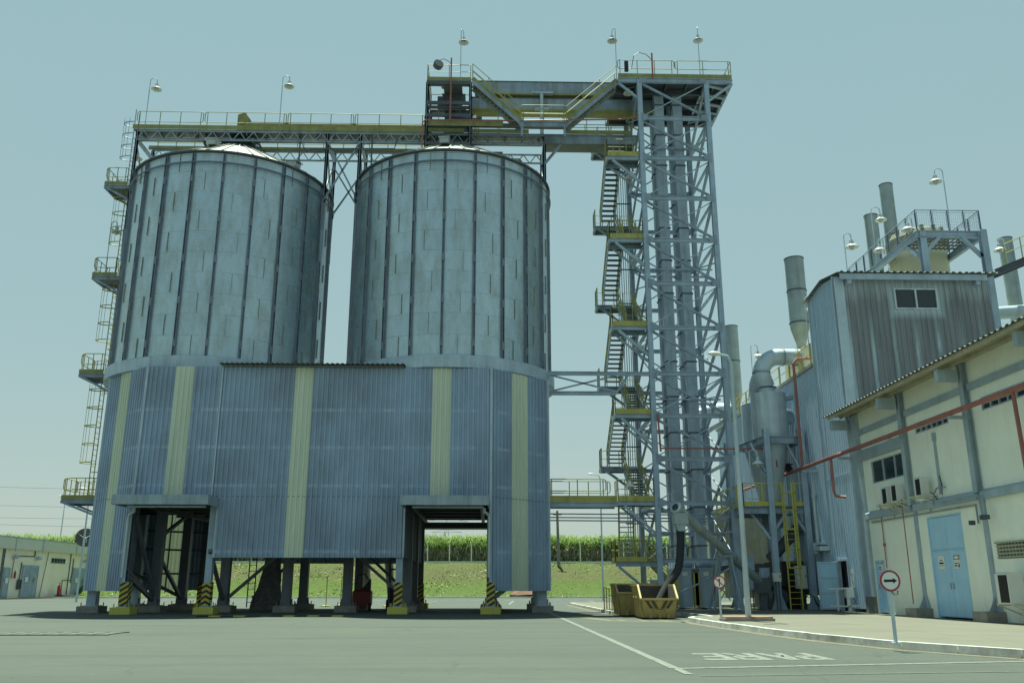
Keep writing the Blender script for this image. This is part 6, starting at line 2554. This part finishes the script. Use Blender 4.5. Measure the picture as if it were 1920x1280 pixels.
for sy in (-1, 1):
    b.bar((pt.x - .3, pt.y + sy * .22, pt.z - .25), (pt.x + .3, pt.y + sy * .22, pt.z - .25), .08)
    b.bar((pt.x - .45, pt.y + sy * .42, .6), (pt.x + .2, pt.y + sy * .35, 1.5), .04)
    b.bar((pt.x + .25, pt.y + sy * .42, .6), (pt.x - .4, pt.y + sy * .35, 1.5), .04)
b.build('trestle', M['steel'], sc)
b = MB()
b.box(12.6, 42.3, .9, 13.2, 43.0, 1.6)
b.box(12.75, 42.4, .15, 13.0, 42.8, .9)
b.build('inlet_box', M['steel_dark'], sc)
hs = thing('discharge_hose', (7.5, 37.2, 2), 'dark flexible hose curving down into the yellow skip', 'hose')
b = MB()
cps = [V((8.12, 37.85, 3.5)), V((8.1, 37.8, 2.95)), V((7.85, 37.4, 1.9)), V((7.25, 36.8, 1.25)), V((6.75, 36.3, .55))]
pts, rr = [], []
for i in range(60):
    u = i / 59 * (len(cps) - 1)
    k = min(int(u), len(cps) - 2)
    f = u - k
    p0, p1, p2, p3 = cps[max(k - 1, 0)], cps[k], cps[k + 1], cps[min(k + 2, len(cps) - 1)]
    pts.append(.5 * ((2 * p1) + (p2 - p0) * f + (2 * p0 - 5 * p1 + 4 * p2 - p3) * f * f + (3 * p1 - p0 - 3 * p2 + p3) * f ** 3))
    rr.append(.155 + (.012 if i % 2 else 0))
b.path(pts, rr, 14)
tag(b.build('tube', M['rubber'], hs, True), '', '') if False else b.build('tube', M['rubber'], hs, True)
# yellow barrier beside the skips
br_ = thing('yellow_barrier', (5.75, 42.5, SWZ), 'yellow tube barrier on the kerb left of the skips', 'barrier')
b = MB()
n = 7
for i in range(n):
    p = V((5.62 + .26 * i / (n - 1), 44.2 - 3.6 * i / (n - 1), SWZ))
    b.tube(p, p + V((0, 0, 1.0)), .03, 6)
b.build('post', M['yellow'], br_)
b = MB()
for h in (1.0, .55):
    b.tube((5.62, 44.2, SWZ + h), (5.88, 40.6, SWZ + h), .03, 6)
b.build('rail', M['yellow'], br_)

# ================================================================ CAGED LADDER AND LANDINGS LEFT OF THE SILO
LX, LYc = -21.1, 48.0
zland = [5.6, 12.37, 17.98, 23.55]
extra = [('lowest', 2.2, 1.6), ('second', 1.25, 1.5), ('third', 1.35, 1.5), ('top', 1.25, 1.5)]
labs = ['broad lowest landing of the caged ladder beside the cladding', 'ladder landing level with the silo skirt ring', 'ladder landing with a gooseneck lamp at mid silo height', 'uppermost ladder landing just below the silo eave']
for z, (nm, wd, dp), lab in zip(zland, extra, labs):
    x1 = -20.2 if z > 12 else -19.4
    x0 = -22.3 if z > 6 else -22.35
    t_ = thing('ladder_landing', (x0, LYc, z), lab, 'landing', 'ladder landings left of the silos')
    b = MB()
    b.box(x0, LYc - .8, z - .03, x1, LYc + .8, z)
    b.build('deck', M['grate'], t_)
    b = MB()
    for y in (LYc - .8, LYc + .8):
        b.ibeam((x0, y, z - .12), (x1, y, z - .12), .12, .18)
        b.bar((x0 + .15, y, z - .2), (x1, y, z - 1.25), .1, .1)
    b.bar((x0, LYc - .8, z - .12), (x0, LYc + .8, z - .12), .1, .16)
    b.build('bracket', M['steel'], t_)
    b = MB()
    looprail(b, (x0 + .02, LYc - .8, z), (min(x1, x0 + wd), LYc - .8, z), 1.1, .024, z0=.5, post=.6)
    looprail(b, (x0 + .02, LYc + .8, z), (min(x1, x0 + wd), LYc + .8, z), 1.1, .024, z0=.5, post=.6)
    looprail(b, (x0 + .02, LYc - .8, z), (x0 + .02, LYc + .8, z), 1.1, .024, z0=.5, post=.8)
    b.build('guardrail', M['yellow'] if z < 13 else M['yellow_old'], t_, True)
    b = MB()
    b.box(x0 - .02, LYc - .83, z, min(x1, x0 + wd), LYc - .815, z + .22)
    b.box(x0 - .03, LYc - .83, z, x0 - .015, LYc + .83, z + .22)
    b.build('toe_board', M['yellow_old'], t_)
runs = [(5.6, 12.4, 7.6, 11.6, 5), (12.4, 18.0, 14.4, 17.4, 4), (18.0, 23.6, 20.2, 23.0, 4), (23.6, 27.8, 25.6, 27.85, 4)]
ll = ['lowest caged ladder run beside the corrugated cladding', 'second caged ladder run from the skirt ring landing', 'third caged ladder run at mid silo height', 'top caged ladder run reaching the gantry end']
for (za, zb, c0, c1, n), lab in zip(runs, ll):
    lx = -21.25
    t_ = thing('caged_ladder', (lx, LYc, za), lab, 'ladder', 'caged ladders left of the silos')
    fy = LYc - .35
    b = MB()
    mat_ = M['yellow'] if za < 20 else M['steel']
    for y in (fy, fy + .5):
        b.tube((lx, y, za), (lx, y, zb + .9), .028, 5)
    z = za + .3
    while z < zb:
        b.tube((lx, fy, z), (lx, fy + .5, z), .014, 5)
        z += .3
    for z in (za + 1.5, zb - 1.0):
        b.bar((lx, fy + .25, z), (lx + 1.3, fy + .25, z), .04, .04)
    b.build('ladder', mat_, t_)
    b = MB()
    for k in range(n):
        z = c0 + (c1 - c0) * k / (n - 1)
        b.path([(lx - sin(pi * i / 8) * .72, fy + .25 - cos(pi * i / 8) * .36, z) for i in range(9)], .03, 5)
    for i in (1, 3, 5, 7):
        x, y = lx - sin(pi * i / 8) * .72, fy + .25 - cos(pi * i / 8) * .36
        b.bar((x, y, c0), (x, y, c1 + .3), .02, .012)
    b.build('safety_cage', mat_, t_)

# ================================================================ THINGS UNDER THE SILO HOUSE
cl = thing('loading_sleeve', (-11.4, 48.5, 0), 'grimy tarpaulin sleeve hanging to the ground between the legs', 'sleeve')
b = MB()
N, K = 26, 16
vs, fs = [], []
for k in range(K + 1):
    z = 3.4 * (1 - k / K)
    r0 = .42 + .55 * max(0, (k / K - .35)) ** 1.2 * 1.3
    for j in range(N):
        a = 2 * pi * j / N
        r = r0 * (1 + .12 * sin(5 * a + k * .35) * (k / K) + .07 * sin(9 * a - k * .6))
        vs.append((-11.35 - .25 * (k / K) + cos(a) * r, 48.5 + sin(a) * r * .8, z))
for k in range(K):
    for j in range(N):
        l = (j + 1) % N
        fs.append((k * N + j, (k + 1) * N + j, (k + 1) * N + l, k * N + l))
b.add(vs, fs)
b.build('cloth', M['cloth'], cl, True)
b = MB()
b.lathe([(.48, 3.35), (.5, 3.5), (.75, 4.9)], (-11.35, 48.5, 0), 24, 0, False)
b.box(-12.5, 48.2, 3.5, -10.2, 48.8, 3.8)
b.build('hopper', M['black'], cl, True)
ld2 = thing('straight_ladder', (-12.0, 46.4, 0), 'dark upright ladder beside the hanging tarpaulin sleeve', 'ladder')
b = MB()
for x in (-12.1, -11.75):
    b.tube((x, 46.4, .2), (x, 46.4, 5.2), .03, 6)
for k in range(15):
    b.tube((-12.1, 46.4, .45 + k * .3), (-11.75, 46.4, .45 + k * .3), .016, 5)
b.build('ladder', M['black'], ld2)
cm = thing('air_compressor', (-6.55, 47.9, 0), 'small red wheeled compressor in the shade between two legs', 'machine')
b = MB()
b.box(-7.0, 47.5, .3, -6.05, 48.2, .95)
b.prism([(-7.0, 47.5, .95), (-6.05, 47.5, .95), (-6.15, 47.55, 1.05), (-6.9, 47.55, 1.05)], (0, .6, 0))
b.build('body', paint('dark_red_machine_paint', (.22, .025, .03), .45), cm)
b = MB()
for x in (-6.95, -6.1):
    b.tube((x - .05, 47.6, .2), (x + .05, 47.6, .2), .2, 16)
b.build('wheel', M['rubber'], cm)
b = MB()
b.path([(-6.3, 47.8, 1.05), (-6.2, 47.8, 1.5), (-6.45, 47.8, 1.85), (-6.8, 47.8, 1.75), (-6.85, 47.8, 1.3)], .03, 6)
b.prism([(-6.6, 47.6, 1.05), (-6.1, 47.6, 1.05), (-6.1, 47.6, 1.6), (-6.3, 47.6, 1.35)], (0, .3, 0))
b.build('handle', M['black'], cm)
for x0, lab in ((-7.2, 'pale drooping canvas chute behind the legs, left of the red compressor'), (-5.85, 'pale drooping canvas chute behind the legs, right of the red compressor')):
    b = MB()
    b.path([(x0 - .05, 53.2, 5.2), (x0, 53.2, 3.2), (x0 + .12, 53.2, 1.8), (x0 + .3, 53.2, .1)], [.34, .3, .24, .2], 14)
    tag(b.build('canvas_chute', M['fascia'], None, True), lab, 'chute')
fk = thing('dark_machine', (-4.75, 48.3, 0), 'dark forklift-like machine parked in shade by the right lane', 'machine')
b = MB()
b.box(-5.2, 47.6, .25, -4.4, 49.4, 1.15)
b.box(-5.15, 47.9, 2.05, -4.45, 49.0, 2.12)
b.build('body', M['black'], fk)
b = MB()
for x in (-5.1, -4.5):
    b.bar((x, 47.95, 1.1), (x, 47.95, 2.1), .06)
    b.bar((x, 47.5, .1), (x, 47.5, 2.7), .09)
b.bar((-5.1, 47.5, 2.6), (-4.5, 47.5, 2.6), .08)
b.build('mast', M['steel_dark'], fk)
b = MB()
for x in (-5.2, -4.4):
    for y in (47.9, 49.1):
        b.tube((x - .08, y, .28), (x + .08, y, .28), .28, 16)
b.build('wheel', M['rubber'], fk)


def chain_post(x, y, label):
    t_ = thing('chain_post', (x, y, 0), label, 'post', 'yellow chain posts')
    b = MB()
    b.tube((x, y, 0), (x, y, 1.75), .035, 6)
    b.box(x - .05, y - .05, 1.72, x + .05, y + .05, 1.8)
    b.build('pole', M['yellow'], t_)
    b = MB()
    b.lathe([(.3, 0), (.3, .06), (.1, .1)], (x, y, 0), 14)
    b.build('base', M['yellow'], t_)


cps_ = [(-10.0, 57, 'leftmost yellow chain post behind the silo house'), (-9.5, 59.5, 'yellow chain post second from left behind the silo house'), (-6.15, 56.5, 'yellow chain post second from right behind the silo house'), (-5.55, 57.8, 'rightmost yellow chain post behind the silo house')]
for x, y, l in cps_:
    chain_post(x, y, l)
for (a, c_) in ((cps_[0], cps_[1]), (cps_[2], cps_[3])):
    b = MB()
    p, q = V((a[0], a[1], 1.7)), V((c_[0], c_[1], 1.7))
    b.path([p.lerp(q, t / 8) - V((0, 0, .5 * (t / 8) * (1 - t / 8))) for t in range(9)], .03, 5)
    tag(b.build('barrier_chain', M['yellow']), 'yellow chain sagging between the %s pair of chain posts' % ('left' if a is cps_[0] else 'right'), 'chain')
# ================================================================ EMBANKMENT, GRASS, CANE, FENCE
NX, prof_g = 150, [(104.0, -.02), (105.0, .05), (107.0, .35), (110, 1.55), (113, 2.95), (115.2, 3.85), (116.2, 4.12), (119, 4.35), (124, 4.9), (140, 5.2), (900, 5.0)]
gv, gf = [], []
for i in range(NX + 1):
    x = -190 + 420 * i / NX
    for j, (y, z) in enumerate(prof_g):
        k = .0 if j in (0,) else .12
        gv.append((x, y + random.uniform(-.3, .3) * (0 < j < 6), z + random.uniform(-k, k) * (j < 7)))
n = len(prof_g)
for i in range(NX):
    for j in range(n - 1):
        gf.append((i * n + j, (i + 1) * n + j, (i + 1) * n + j + 1, i * n + j + 1))
b = MB()
b.add(gv, gf)
b.build('embankment', M['grass'], kind='structure', smooth=True)
b = MB()
b.quad((-190, 100.5, .006), (230, 100.5, .006), (230, 104.2, .006), (-190, 104.2, .006))
b.build('grass_verge', M['grass'], kind='structure')
b = MB()
b.box(-190, 100.2, 0, 230, 100.5, .14)
b.build('road_kerb', M['kerb'], kind='structure')
b = MB()
b.box(-190, 116.0, 4.0, 230, 116.35, 4.32)
b.build('drain_channel', M['fascia'], kind='structure')
b = MB()
b.prism([(2.5, 105.2, .1), (3.4, 105.0, .06), (4.6, 105.4, .12), (6.3, 105.3, .1), (6.6, 106.4, .7), (5.0, 106.6, .95), (3.2, 106.3, .6)], (0, -.3, .2))
tag(b.build('soil_heap', M['soil']), 'patch of bare red soil at the foot of the grass bank', 'soil')

# grass tufts
r = random.Random(3)
b = MB()
for i in range(11000):
    x = r.uniform(-62, 34)
    y = r.uniform(100.6, 118.2)
    z = 0
    for (y0, z0), (y1, z1_) in zip(prof_g, prof_g[1:]):
        if y0 <= y <= y1:
            z = z0 + (z1_ - z0) * (y - y0) / (y1 - y0)
    h = r.uniform(.04, .13)
    a = r.uniform(0, pi)
    w_ = r.uniform(.05, .13)
    dx, dy = cos(a) * w_, sin(a) * w_
    lx, ly = r.uniform(-.18, .18), r.uniform(-.18, .18)
    mi = 0 if r.random() < .72 else 1
    b.add([(x - dx, y - dy, z - .04), (x + dx, y + dy, z - .04), (x + dx * .4 + lx, y + dy * .4 + ly, z + h), (x - dx * .5 + lx, y - dy * .5 + ly, z + h * .9)], [(0, 1, 2, 3)], mi)
tag(b.build('bank_grass', [M['grass_blade'], M['cane_dry']], None, kind='stuff'), 'rough tufts of green and dry grass on the bank', 'grass')

# sugar cane
r = random.Random(11)
b = MB()


def leaf(b, p, ang, L, w_, lift, droop, mi):
    d = V((cos(ang), sin(ang), 0))
    s_ = V((-sin(ang), cos(ang), 0)) * w_
    q0 = p
    q1 = p + d * (L * .28) + V((0, 0, L * lift * .62))
    q2 = p + d * (L * .62) + V((0, 0, L * lift * .78))
    q3 = p + d * (L * .95) + V((0, 0, L * (lift * .78 - droop)))
    b.add([q0 - s_ * .5, q0 + s_ * .5, q1 - s_, q1 + s_, q2 - s_ * .8, q2 + s_ * .8, q3], [(0, 1, 3, 2), (2, 3, 5, 4), (4, 5, 6)], mi)


for i in range(6200):
    x = r.uniform(-88, 36)
    row = r.random() ** 1.6
    y = 119.6 + row * 9
    g0 = 4.4 + min(1, row) * .5
    H_ = r.uniform(2.3, 3.1) + .3 * sin(x * .35) * sin(x * .11 + 1)
    front_ = row < .35
    if front_:
        for k in range(11):
            z = g0 + r.uniform(.0, .58) * H_
            leaf(b, V((x + r.uniform(-.2, .2), y, z)), r.uniform(0, 2 * pi), r.uniform(.5, 1.1), r.uniform(.03, .07), r.uniform(.1, .9), r.uniform(.3, 1.0), 2 if r.random() < .78 else 1)
    for k in range(8):
        z = g0 + r.uniform(.45, .92) * H_
        leaf(b, V((x + r.uniform(-.2, .2), y, z)), r.uniform(0, 2 * pi), r.uniform(.7, 1.3), r.uniform(.035, .065), r.uniform(.5, 1.15), r.uniform(.1, .9), 0 if r.random() < .84 else 1)
for i in range(5200):
    x = r.uniform(-88, 36)
    y = r.uniform(118.9, 119.7)
    for k in range(5):
        z = 4.35 + r.random() ** 1.3 * 2.4
        leaf(b, V((x + r.uniform(-.2, .2), y, z)), r.uniform(-2.8, -.3), r.uniform(.4, .9), r.uniform(.03, .06), r.uniform(.0, .9), r.uniform(.2, 1.0), (2 if z < 5.9 else 0) if r.random() < .66 else (1 if r.random() < .5 else 0))
tag(b.build('sugar_cane_field', [M['cane_green'], M['cane_pale'], M['cane_dry']], None, kind='stuff'), 'dense standing sugar cane with dry lower leaves along the bank top', 'crop')

fe = thing('field_fence', (-20, 118.2, 4.3), 'row of pale concrete fence posts along the edge of the cane', 'fence')
for k in range(-18, 12):
    x = -7.9 + k * 2.85
    b = MB()
    b.box(x - .07, 118.13, 4.2, x + .07, 118.27, 6.45)
    b.bar((x, 118.2, 6.42), (x - .1, 117.95, 6.8), .1)
    b.build('post', M['fascia'], fe)
up_ = thing('utility_pole', (8.95, 115, 4), 'weathered concrete utility pole in front of the cane, right of the silos', 'pole')
b = MB()
b.tube((8.95, 115, 3.8), (8.85, 115, 10.6), .22, 10, 0, .15)
b.build('pole', M['concrete_dark'], up_, True)
b = MB()
b.bar((8.3, 114.85, 10.1), (9.4, 114.85, 10.1), .12)
b.build('crossarm', M['concrete_dark'], up_)
for z, z2_, lab in ((11.2, 9.7, 'lowest sagging power line over the left cane field'), (11.9, 11.2, 'second power line over the left cane field'), (14.2, 12.6, 'third thin power line high over the left cane field'), (17.2, 15.3, 'topmost faint power line high over the left cane field')):
    b = MB()
    p, q = V((-110, 150, z + 1.2)), V((-36, 135, z2_))
    b.path([p.lerp(q, t / 12) - V((0, 0, 1.2 * 4 * (t / 12) * (1 - t / 12) * .5)) for t in range(13)], .022, 4)
    tag(b.build('power_line', M['steel_dark']), lab, 'cable', 'power lines')
py_ = thing('power_pylon', (-20, 420, 5), 'faint lattice pylon far beyond the cane, framed by the right drive-through', 'pylon')
b = MB()
cx_, cy_ = -19.5, 420
for sx in (-1, 1):
    b.bar((cx_ + sx * 3.2, cy_, 5), (cx_ + sx * .7, cy_, 27.5), .16)
    for k in range(5):
        z = 8 + k * 4
        w0 = 3.2 - (z - 5) / 22.5 * 2.5
        b.bar((cx_ - sx * w0, cy_, z), (cx_ + sx * (w0 - .5), cy_, z + 4), .1)
for z, w_ in ((25.5, 7), (30.5, 10)):
    b.bar((cx_ - w_, cy_, z), (cx_ + w_, cy_, z), .14)
    b.bar((cx_ - w_, cy_, z), (cx_, cy_, z + 1.5), .1)
    b.bar((cx_ + w_, cy_, z), (cx_, cy_, z + 1.5), .1)
b.bar((cx_, cy_, 27), (cx_, cy_, 34), .2)
b.build('lattice', M['steel'], py_)

# ================================================================ LOW BUILDING AT THE LEFT
LXW = -48.0
lb_ = thing('substation_building', (-51, 100, 0), 'low peach rendered building with louvred blue doors and pale fascia at left', 'building')
b = MB()
b.box(-62, 88, 0, LXW, 117, 4.9)
b.build('wall', M['cream_far'], lb_)
b = MB()
b.box(-62, 86.6, 4.85, LXW + .55, 117, 5.95)
b.build('fascia', M['fascia'], lb_)
b = MB()
b.box(-62, 86.5, 5.95, LXW + .62, 117, 6.03)
for y in (91.9, 97.5, 105.4):
    b.box(LXW + .55, y, 4.6, LXW + .60, y + .14, 5.96)
b.build('roof_edge', M['trim_blue'], lb_)


def louvre_door(y0, y1, h, n, sign):
    b = MB()
    b.box(LXW, y0, .1, LXW + .08, y1, h)
    fo_ = b.build('door_frame', M['trim_blue'], lb_)
    w_ = (y1 - y0 - .1) / n
    for k in range(n):
        a = y0 + .05 + k * w_
        b = MB()
        for q in range(int(h / .17) - 1):
            z = .2 + q * .17
            b.add([(LXW + .10, a + .05, z), (LXW + .10, a + w_ - .05, z), (LXW + .16, a + w_ - .05, z + .02), (LXW + .16, a + .05, z + .02), (LXW + .10, a + .05, z + .15), (LXW + .10, a + w_ - .05, z + .15)], [(3, 2, 5, 4), (0, 1, 2, 3)])
        b.box(LXW + .08, a, .1, LXW + .17, a + .06, h - .05)
        b.box(LXW + .08, a + w_ - .06, .1, LXW + .17, a + w_, h - .05)
        do = b.build('door', M['door_pale'], lb_)
        if sign and k < 2:
            b = MB()
            yc = a + w_ / 2
            if k == 0:
                b.box(LXW + .18, yc - .28, h * .5, LXW + .2, yc + .28, h * .5 + .5)
            else:
                b.prism([(LXW + .18, yc - .25, h * .5), (LXW + .18, yc + .25, h * .5), (LXW + .18, yc, h * .5 + .5)], (.02, 0, 0))
            b.build('door_sign', M['sign_white'] if k == 0 else M['yellow_old'], do)


M['door_pale'] = paint('pale_louvre_paint', (.36, .45, .50), .55, dirt=(.25, .3, .32), dirt_amt=.4)
PXL = lambda x: -48.0 * 1712 / (x - 915.0)
Y_ = lambda x: LXW * 1712.0 / (x - 915.0)
louvre_door(Y_(15), Y_(26), 3.05, 1, True)
louvre_door(Y_(49), Y_(78), 3.35, 2, True)
louvre_door(Y_(142), Y_(166), 3.3, 2, True)
b = MB()
b.box(LXW, Y_(100), 3.65, LXW + .06, Y_(126), 4.25)
wo = b.build('window', M['trim_blue'], lb_)
b = MB()
dy_ = (Y_(126) - Y_(100)) / 5
for k in range(5):
    b.box(LXW + .06, Y_(100) + dy_ * k + .06, 3.72, LXW + .075, Y_(100) + dy_ * (k + 1) - .05, 4.18)
b.build_each('pane', M['glass'], wo)
b = MB()
for x in (9.5, 12.2, 135):
    b.tube((LXW + .08, Y_(x), .1), (LXW + .08, Y_(x), 4.8), .05, 6)
b.tube((LXW + .08, Y_(31), 4.2), (LXW + .08, Y_(68), 4.25), .05, 6)
b.tube((LXW + .08, Y_(68), 4.25), (LXW + .08, Y_(68), 4.85), .05, 6)
b.tube((LXW + .08, Y_(45), .9), (LXW + .08, Y_(46), 3.6), .05, 6)
b.tube((LXW + .08, Y_(86), .1), (LXW + .08, Y_(93), 4.8), .03, 6)
b.tube((LXW + .08, Y_(140), 1.6), (LXW + .08, Y_(141), 4.3), .05, 6)
b.path([(LXW + .08, Y_(139), 1.9), (LXW + .3, Y_(121), 1.9), (LXW + .3, Y_(121), 1.0), (LXW + .1, Y_(125), .3)], .05, 6)
b.tube((LXW + .08, Y_(30), 2.0), (LXW + .08, Y_(31), 4.0), .03, 6)
b.build('conduit', M['steel_dark'], lb_)
b = MB()
for x in (29, 72, 160):
    p = V((LXW + .35, Y_(x), 4.1))
    b.lathe([(.12, .2), (.32, -.05), (.34, -.12), (.1, -.2)], p, 12)
b.build('wall_lamp', M['galv_dull'], lb_)
b = MB()
b.box(LXW, Y_(115), 0, LXW + 1.6, Y_(168), .3)
b.build('step', M['concrete_dark'], lb_)
b = MB()
b.box(-52, 87, .003, LXW + 1.2, 119, .1)
b.build('apron', M['sidewalk'], kind='structure')


def extinguisher(x, y, z, h, label, trolley):
    t_ = thing('fire_extinguisher', (x, y, z), label, 'fire extinguisher')
    r_ = h * .14
    b = MB()
    b.lathe([(r_ * .9, 0), (r_, h * .05), (r_, h * .72), (r_ * .5, h * .84), (r_ * .25, h * .87)], (x, y, z), 14)
    b.build('cylinder', M['red_bright'], t_, True)
    b = MB()
    b.box(x - r_ * .3, y - r_ * .3, z + h * .86, x + r_ * .3, y + r_ * .3, z + h)
    b.path([(x, y - r_ * .3, z + h * .93), (x, y - r_ * 1.5, z + h * .85), (x, y - r_ * 1.4, z + h * .3)], r_ * .15, 5)
    b.build('valve', M['black'], t_)
    if trolley:
        b = MB()
        for s_ in (-1, 1):
            b.tube((x + .1, y + s_ * .22, z + .02), (x + .1, y + s_ * .3, z + .02), .2, 14)
        b.build('wheel', M['black'], t_)


extinguisher(LXW + .25, Y_(33), 2.0, .75, 'small red extinguisher hung on the peach wall', False)
extinguisher(LXW + .9, Y_(107), .18, 1.4, 'large red trolley extinguisher by the building step', True)
wb = thing('wall_box', (LXW + .2, Y_(45), .8), 'dark fan box beside the double louvred door at left', 'box')
b = MB()
b.box(LXW + .1, Y_(42), .95, LXW + .3, Y_(47), 1.9)
b.build('case', M['steel_dark'], wb)
b = MB()
b.box(LXW + .3, Y_(42) + .15, 1.0, LXW + .33, Y_(44.5) - .06, 1.85)
b.box(LXW + .3, Y_(44.5) + .06, 1.0, LXW + .33, Y_(47) - .15, 1.85)
b.build('fan_grille', M['black'], wb)
dp_ = at(160, 1007, 101)
sd = thing('satellite_dish', (dp_.x, 101, 6), 'dark mesh satellite dish on the roof of the low building', 'satellite dish')
b = MB()
b.lathe([(.05, .30), (.5, .25), (.85, .12), (1.02, 0), (1.0, -.02), (.83, .08), (.5, .2), (.05, .25)], (0, 0, 0), 28, 0, False)
rot_ = Matrix.Rotation(radians(20), 4, 'Z') @ Matrix.Rotation(radians(-80), 4, 'X')
b.v = [tuple(rot_ @ V(q) + dp_) for q in b.v]
b.build('reflector', M['dish'], sd, True)
b = MB()
c0 = rot_ @ V((0, 0, -.75)) + dp_
for a in (90, 210, 330):
    b.tube(rot_ @ V((cos(radians(a)) * .95, sin(radians(a)) * .95, 0)) + dp_, c0, .02, 5)
b.tube(c0, rot_ @ V((0, 0, -.6)) + dp_, .08, 8)
b.build('feed_arm', M['white'], sd)
b = MB()
b.tube((dp_.x, 101.3, 5.9), (dp_.x, 101.3, dp_.z), .07, 8)
b.build('mast', M['galv_dull'], sd)
# ================================================================ CAMERA, SUN, SKY
cam = bpy.data.cameras.new('camera')
cam.sensor_width = 36
cam.sensor_fit = 'HORIZONTAL'
cam.lens = 36 * FPX / 1920
cam.clip_start = .1
cam.clip_end = 3000
co = bpy.data.objects.new('camera', cam)
COL.objects.link(co)
co.matrix_world = Matrix(((CR.x, CU.x, -CF.x, 0), (CR.y, CU.y, -CF.y, 0), (CR.z, CU.z, -CF.z, EYE), (0, 0, 0, 1)))
SC.camera = co

SUN = V((-.05, .295, 1)).normalized()      # towards the sun: high, behind the silos
sl = bpy.data.lights.new('sun', 'SUN')
sl.energy = 5.0
sl.angle = radians(.53)
sl.color = (.90, 1.0, .82)
so = bpy.data.objects.new('sun', sl)
COL.objects.link(so)
so.rotation_euler = SUN.to_track_quat('Z', 'Y').to_euler()

wd_ = bpy.data.worlds.new('World')
SC.world = wd_
wd_.use_nodes = True
nt = wd_.node_tree
bg = nt.nodes['Background']
sky = nt.nodes.new('ShaderNodeTexSky')
sky.sky_type = 'NISHITA'
sky.sun_disc = False
sky.sun_elevation = math.asin(SUN.z)
sky.sun_rotation = atan2(SUN.x, SUN.y)
sky.altitude = 500
sky.air_density = 1.6
sky.dust_density = .6
sky.ozone_density = 1.0
# hazy air: the clear-sky colours are veiled by pale haze, whiter at the horizon, and darkened overhead to deepen ground shadows
tc_ = nt.nodes.new('ShaderNodeTexCoord')
sp_ = nt.nodes.new('ShaderNodeSeparateXYZ')
nt.links.new(tc_.outputs['Generated'], sp_.inputs[0])
hz_ = nt.nodes.new('ShaderNodeValToRGB')
el_ = hz_.color_ramp.elements
el_[0].position, el_[0].color = 0., (.44, .55, .52, 1)
el_[1].position, el_[1].color = 1., (.07, .16, .27, 1)
for p_, c_ in ((.22, (.375, .545, .53, 1)), (.62, (.335, .54, .53, 1)), (.80, (.14, .29, .42, 1))):
    e_ = el_.new(p_)
    e_.color = c_
nz_ = nt.nodes.new('ShaderNodeTexNoise')
nz_.inputs['Scale'].default_value = 1.6
nz_.inputs['Detail'].default_value = 5
nz_.inputs['Roughness'].default_value = .55
mpz = nt.nodes.new('ShaderNodeMapping')
mpz.inputs['Scale'].default_value = (1, 1, 3.5)
nt.links.new(tc_.outputs['Generated'], mpz.inputs['Vector'])
nt.links.new(mpz.outputs['Vector'], nz_.inputs['Vector'])
wv_ = nt.nodes.new('ShaderNodeMath')
wv_.operation = 'MULTIPLY_ADD'
wv_.inputs[1].default_value = -.16
nt.links.new(nz_.outputs['Fac'], wv_.inputs[0])
ad_ = nt.nodes.new('ShaderNodeMath')
ad_.operation = 'ADD'
ad_.inputs[1].default_value = .08
nt.links.new(sp_.outputs['Z'], ad_.inputs[0])
nt.links.new(ad_.outputs[0], wv_.inputs[2])
nt.links.new(wv_.outputs[0], hz_.inputs[0])
up10 = nt.nodes.new('ShaderNodeMix')
up10.data_type = 'RGBA'
up10.blend_type = 'MULTIPLY'
up10.inputs[0].default_value = 1
up10.inputs[7].default_value = (10, 10, 10, 1)
nt.links.new(hz_.outputs[0], up10.inputs[6])
mx_ = nt.nodes.new('ShaderNodeMix')
mx_.data_type = 'RGBA'
mx_.inputs[0].default_value = .78
nt.links.new(sky.outputs[0], mx_.inputs[6])
nt.links.new(up10.outputs[2], mx_.inputs[7])
nt.links.new(mx_.outputs[2], bg.inputs['Color'])
bg.inputs['Strength'].default_value = .05

SC.view_settings.view_transform = 'Standard'
SC.view_settings.look = 'None'
SC.view_settings.gamma = 1
SC.view_settings.exposure = 1.0
SC.render.engine = 'CYCLES'
SC.cycles.max_bounces = 8
SC.cycles.diffuse_bounces = 4
SC.cycles.use_denoising = True
